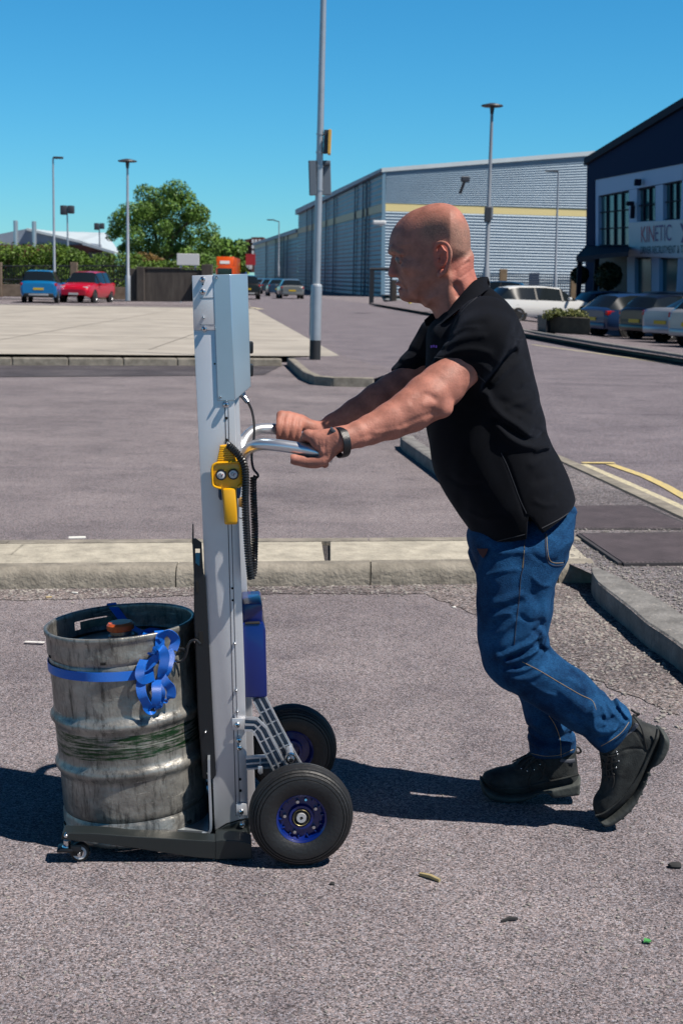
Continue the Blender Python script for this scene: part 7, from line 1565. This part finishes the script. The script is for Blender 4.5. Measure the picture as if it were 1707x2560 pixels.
# stations: x from the rear (0) to the nose (L): (x, z_bottom, half width, z_belt, z_top, half width at the roof, cabin flag)
KINDS = {
 'suv':   (4.5, .92, 1.66, [(0, .45, .80, .95, 1.00, .70, 0), (.05, .35, .89, 1.02, 1.08, .74, 0), (.16, .30, .92, 1.06, 1.12, .76, 1), (.45, .28, .92, 1.06, 1.60, .66, 1), (.9, .28, .93, 1.04, 1.66, .64, 1), (2.0, .28, .93, 1.02, 1.66, .64, 1), (2.7, .28, .93, 1.00, 1.60, .62, 1), (3.25, .28, .92, 1.00, 1.06, .78, 1), (3.6, .28, .91, .97, 1.01, .74, 0), (4.25, .30, .86, .88, .93, .66, 0), (4.45, .35, .76, .74, .82, .60, 0), (4.5, .42, .66, .62, .70, .55, 0)]),
 'estate':(4.8, .90, 1.46, [(0, .45, .72, .85, .90, .62, 0), (.06, .32, .84, .90, .95, .66, 0), (.18, .27, .89, .93, 1.00, .70, 1), (.62, .25, .90, .93, 1.38, .60, 1), (1.1, .25, .91, .92, 1.45, .60, 1), (2.2, .25, .91, .90, 1.46, .60, 1), (2.9, .25, .91, .88, 1.40, .58, 1), (3.55, .25, .90, .90, .95, .74, 1), (3.9, .25, .89, .86, .91, .70, 0), (4.5, .28, .83, .74, .80, .62, 0), (4.75, .33, .70, .60, .68, .52, 0), (4.8, .40, .58, .52, .60, .45, 0)]),
 'saloon':(4.6, .88, 1.42, [(0, .48, .72, .90, .95, .62, 0), (.06, .32, .84, .96, 1.02, .68, 0), (.30, .27, .88, .98, 1.05, .72, 0), (.75, .25, .89, .96, 1.03, .72, 1), (1.35, .25, .90, .92, 1.36, .58, 1), (2.1, .25, .90, .90, 1.42, .58, 1), (2.75, .25, .90, .89, 1.36, .56, 1), (3.4, .25, .89, .90, .95, .74, 1), (3.75, .25, .88, .86, .91, .70, 0), (4.3, .28, .82, .74, .80, .60, 0), (4.55, .33, .70, .60, .68, .52, 0), (4.6, .40, .58, .52, .60, .45, 0)]),
 'hatch': (4.1, .87, 1.47, [(0, .45, .72, .90, .95, .62, 0), (.05, .32, .83, .95, 1.00, .66, 0), (.14, .27, .87, .97, 1.04, .70, 1), (.42, .25, .88, .95, 1.38, .58, 1), (.9, .25, .88, .93, 1.46, .58, 1), (1.8, .25, .88, .91, 1.47, .58, 1), (2.4, .25, .88, .89, 1.40, .56, 1), (3.05, .25, .87, .90, .96, .72, 1), (3.35, .25, .86, .86, .91, .68, 0), (3.8, .28, .80, .74, .80, .60, 0), (4.05, .33, .68, .60, .68, .52, 0), (4.1, .40, .58, .52, .60, .45, 0)]),
}
def car(kind, pos, heading, col, label, cat='car', group=None, scale=1.0, plate_f=M_pw, plate_r=M_py, faces_rear=True, sill=None, simple=False):
    """pos: middle of the car on the ground; heading: angle of the nose in the world"""
    Ln, hw, H, st = KINDS[kind]; M = Matrix.Translation(pos) @ Matrix.Rotation(heading, 4, 'Z') @ Matrix.Scale(scale, 4) @ Matrix.Translation((-Ln/2, 0, 0))
    t = thing('parked_car', Matrix.Translation(pos) @ Matrix.Rotation(heading, 4, 'Z'), label, cat, group)
    body = MB(M); glass = MB(M); rings = []
    for (x, zb, w, zbelt, zt, wr, cb) in st:
        rings.append([(x, w*.90, zb), (x, w*.985, zb+(zbelt-zb)*.22), (x, w, zb+(zbelt-zb)*.60), (x, w*.955, zbelt), (x, wr, zt-.02 if zt-zbelt < .15 else zt-.05), (x, wr*.80, zt), (x, 0, zt+.012)])
    bv = []; n = len(rings); m = 7
    for r in rings: bv += [(x, y, z) for x, y, z in r]+[(x, -y, z) for x, y, z in r[:-1][::-1]]
    k = 2*m-1; bf = []; gf = []
    for i in range(n-1):
        for j in range(k-1):
            f = (i*k+j, i*k+j+1, (i+1)*k+j+1, (i+1)*k+j); jj = j if j < m-1 else k-2-j
            cab = st[i][6] and st[i+1][6]; rise = abs(st[i+1][4]-st[i][4])
            isg = cab and ((jj == 3) or (jj >= 4 and rise > .2))
            (gf if isg else bf).append(f)
    bf += [tuple(range(k)), tuple((n-1)*k+q for q in range(k))[::-1]]
    def sub(fs):
        u = sorted({a for f in fs for a in f}); mp = {a: b for b, a in enumerate(u)}; return [bv[a] for a in u], [tuple(mp[a] for a in f) for f in fs]
    v, f = sub(bf); body.add(v, f); bo = body.build('body', col, t, True, 38)
    v, f = sub(gf); glass.add(v, f); gl = glass.build('windows', M_glass, t, True, 30)
    if simple is True: pass
    # pillars, bumpers
    pm = MB(M)
    for fx in (.36, .60):
        x = Ln*fx
        for s in (-1, 1):
            i = max(q for q in range(n-1) if st[q][0] <= x); f_ = (x-st[i][0])/(st[i+1][0]-st[i][0]); L_ = lambda a: st[i][a]+(st[i+1][a]-st[i][a])*f_
            a = Vector((x-.03, s*(L_(2)*.957), L_(3))); b_ = Vector((x-.03, s*(L_(5)+.004), L_(4)-.05)); pm.prism([a, a+Vector((.08, 0, 0)), b_+Vector((.07, 0, 0)), b_], (0, s*.012, 0))
    pm.build('pillar', M_plast, gl, False)
    # wheels with dark arches
    for fx in (.19, .80):
        for s in (-1, 1):
            c = Vector((Ln*fx, s*(hw-.10), .32)); w = MB(M); w.lathe([(.20, -.10), (.29, -.11), (.315, -.08), (.32, 0), (.315, .08), (.29, .11), (.20, .10)], c, (0, 1, 0), 24); wo = w.build('wheel', M_tyre, t)
            r = MB(M); r.lathe([(0, .045), (.06, .05), (.07, .03), (.17, .05), (.205, .10)], c+Vector((0, s*.015, 0)), (0, s, 0), 20)
            for q in range(5): a = 2*math.pi*q/5; r.box(c+Vector((math.cos(a)*.11, s*.062, math.sin(a)*.11)), (.18, .02, .04), .005, Matrix.Rotation(-a, 3, 'Y'))
            r.build('rim', M_rim, wo)
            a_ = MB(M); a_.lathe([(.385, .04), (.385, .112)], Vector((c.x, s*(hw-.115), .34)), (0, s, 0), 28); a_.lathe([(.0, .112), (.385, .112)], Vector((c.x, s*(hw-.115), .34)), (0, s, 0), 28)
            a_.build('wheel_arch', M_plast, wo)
    # lamps, plates, bumpers
    i1 = st[1]; wr_ = i1[2]
    for s in (-1, 1):
        b = MB(M); zc = st[1][3]-.06; b.box((.10, s*(wr_-.16), zc-.02), (.16, .34, .15), .03); b.box((.22, s*(wr_-.01), zc), (.24, .06, .13), .02); b.build('tail_lamp', M_redl, t)
        b = MB(M); b.box((Ln-.20, s*.60, st[-3][3]-.08), (.24, .32, .12), .04); b.box((Ln-.38, s*.74, st[-3][3]-.02), (.26, .14, .10), .03); b.build('headlamp', M_clear, t)
        b = MB(M); b.box((Ln*.655, s*(hw+.07), .98), (.12, .20, .13), .04); b.build('mirror', col, t)
    b = MB(M); b.box((-.012, 0, .62 if kind != 'suv' else .72), (.02, .52, .11)); b.build('number_plate', plate_r, t, False)
    b = MB(M); b.box((Ln+.006, 0, .48), (.02, .52, .11)); b.build('number_plate', plate_f, t, False)
    b = MB(M); b.box((.05, 0, .40), (.16, 1.5, .22), .05); b.build('bumper', M_plast if kind == 'suv' else col, t)
    b = MB(M); b.box((Ln-.06, 0, .56), (.10, .95, .16), .03); b.build('grille', M_plast, t)
    if kind == 'suv':
        b = MB(M); b.box((-.03, 0, .42), (.06, 1.0, .10), .02); b.build('skid_plate', M_silv, t)
    return t
def on_ground(px, py, dist): return D(px, py, dist)
TO_CAM = -math.pi/2; AWAY = math.pi/2
c1 = car('suv', G(86, 757, 0)+Vector((0, 2.2, 0)), AWAY+.10, paint('bright blue paint', (.0, .22, .55)), 'bright blue SUV seen from behind beside the red one', group='cars parked by the low wall')
c2 = car('suv', G(194, 757, 0)+Vector((.1, 2.2, 0)), TO_CAM-.14, paint('bright red paint', (.62, .006, .03), .1), 'bright red SUV facing the camera with black grille', group='cars parked by the low wall')
# cars at the kerb by the warehouse
row = [(690, 743, 107, 'estate', (.22, .23, .23), 'silver grey hatchback nearest in the row beside the warehouse'), (661, 736, 121, 'hatch', (.03, .07, .13), 'dark blue car second in the row beside the warehouse'), (645, 729, 138, 'estate', (.05, .07, .09), 'dark grey car third in the row beside the warehouse'),
       (631, 724, 158, 'hatch', (.10, .16, .24), 'blue grey car fourth in the row beside the warehouse'), (618, 719, 180, 'estate', (.25, .28, .30), 'pale silver car fifth in the row beside the warehouse'), (606, 715, 208, 'hatch', (.04, .06, .08), 'dark car sixth in the row beside the warehouse'), (597, 711, 245, 'suv', (.25, .26, .28), 'distant grey car seventh in the row beside the warehouse')]
for px, py, dd, k, c, lab in row:
    p = D(px+18*107/dd, py, dd); p.z = 0.0; s = dd/107; car(k, p+Vector((.4, 2.0, D(px, py, dd).z*0)), AWAY+.12, paint('paint '+lab[:9], c), lab, group='cars parked along the warehouse kerb', scale=1.0)
# dark van half hidden behind the mast
p = D(603, 747, 100); p.z = 0; t = car('suv', p+Vector((.2, 2.2, 0)), AWAY+.1, paint('black paint', (.008, .009, .012)), 'black car with red tail lamp half hidden behind the mast')
# silver estate behind the planter
zc_ = D(1340, 806, 57); car('estate', Vector((D(1352, 800, 57).x, 57, park_z(D(1352, 800, 57).x, 57))), R(20), paint('pearl silver paint', (1.0, 1.0, .97), .1), 'pale silver estate car parked side on behind the brick planter', group='cars in the office car park', scale=.98)
hd = AWAY-R(52)
def cp(px, py, dist, kind, head, col, lab, sc=1.0, **k):
    p = D(px, py, dist); z_ = park_z(p.x, p.y); print(lab[:30], 'want', round(p.z, 2), 'sheet', round(z_, 2)); p.z = z_; return car(kind, p, head, col, lab, group='cars in the office car park', scale=sc, **k)
cp(1622, 850, 49, 'estate', R(25), paint('dark blue paint', (.015, .045, .13), .1), 'dark blue estate car with red lamps seen from behind', 1.0)
cp(1704, 858, 46.5, 'hatch', R(28), paint('black gloss paint', (.004, .005, .010), .0), 'black car wedged between the dark blue estate and silver saloon', .98)
cp(1788, 866, 44, 'saloon', R(30), paint('silver white paint', (.46, .50, .58), .35), 'silver saloon with raised boot at the right edge')
cp(1846, 876, 41, 'hatch', R(32), paint('light grey paint', (.40, .43, .46), .35), 'light grey hatchback cut off by the right edge', 1.0)
cp(1232, 768, 84, 'hatch', R(160), paint('navy paint', (.01, .05, .11), .1), 'navy car behind the roof of the silver estate', 1.0)
cp(1555, 800, 61, 'hatch', R(15), paint('dark blue-black paint', (.01, .03, .08), .1), 'dark car behind the blue estate in front of the office', 1.05)
cp(1700, 812, 55, 'hatch', R(20), paint('dark teal paint', (.008, .02, .04), .1), 'dark car behind the silver saloon in front of the office', 1.05)
# orange lorry facing the camera
LX = D(562, 716, 195); LX.z = 0; t = thing('lorry', LX, 'orange lorry facing the camera far down the road', 'lorry')
Mo = paint('orange paint', (.80, .10, .005), .0); sx = 195/3556
def lb(x0, x1, z0, z1, y0, y1, bev=.05):
    m = MB(Matrix.Translation(LX)); m.box(((x0+x1)/2, (y0+y1)/2, (z0+z1)/2), (x1-x0, y1-y0, z1-z0), bev); return m
lb(-1.25, 1.2, .5, 3.0, 0, 2.2, .12).build('cab', Mo, t)
m = MB(Matrix.Translation(LX)); m.prism([(-1.15, .1, 3.0), (1.1, .1, 3.0), (1.2, .6, 4.3), (-1.3, .6, 4.3)], (0, 1.6, 0), .06); m.build('wind_deflector', Mo, t)
lb(-1.3, 1.25, 1.0, 4.2, 2.4, 11, .05).build('load_body', paint('orange body', (.75, .12, .01), 0), t)
lb(-1.0, .95, 1.85, 2.75, -.04, .05, .02).build('windscreen', M_glass, t, False)
m = MB(Matrix.Translation(LX)); m.prism([(-.7, .18, 3.35), (.6, .18, 3.35), (.6, .28, 3.75), (-.7, .28, 3.75)], (0, .1, 0)); m.build('sign_plate', M_white, t, False)
for s in (-1, 1): lb(s*.95-.2, s*.95+.2, .9, 1.15, -.05, .05, .02).build('headlamp', M_clear, t, False); m = MB(Matrix.Translation(LX)); m.lathe([(0, -.15), (.45, -.15), (.5, -.1), (.5, .1), (.45, .15), (0, .15)], (s*1.0, 1.3, .5), (1, 0, 0), 16); m.build('wheel', M_tyre, t)
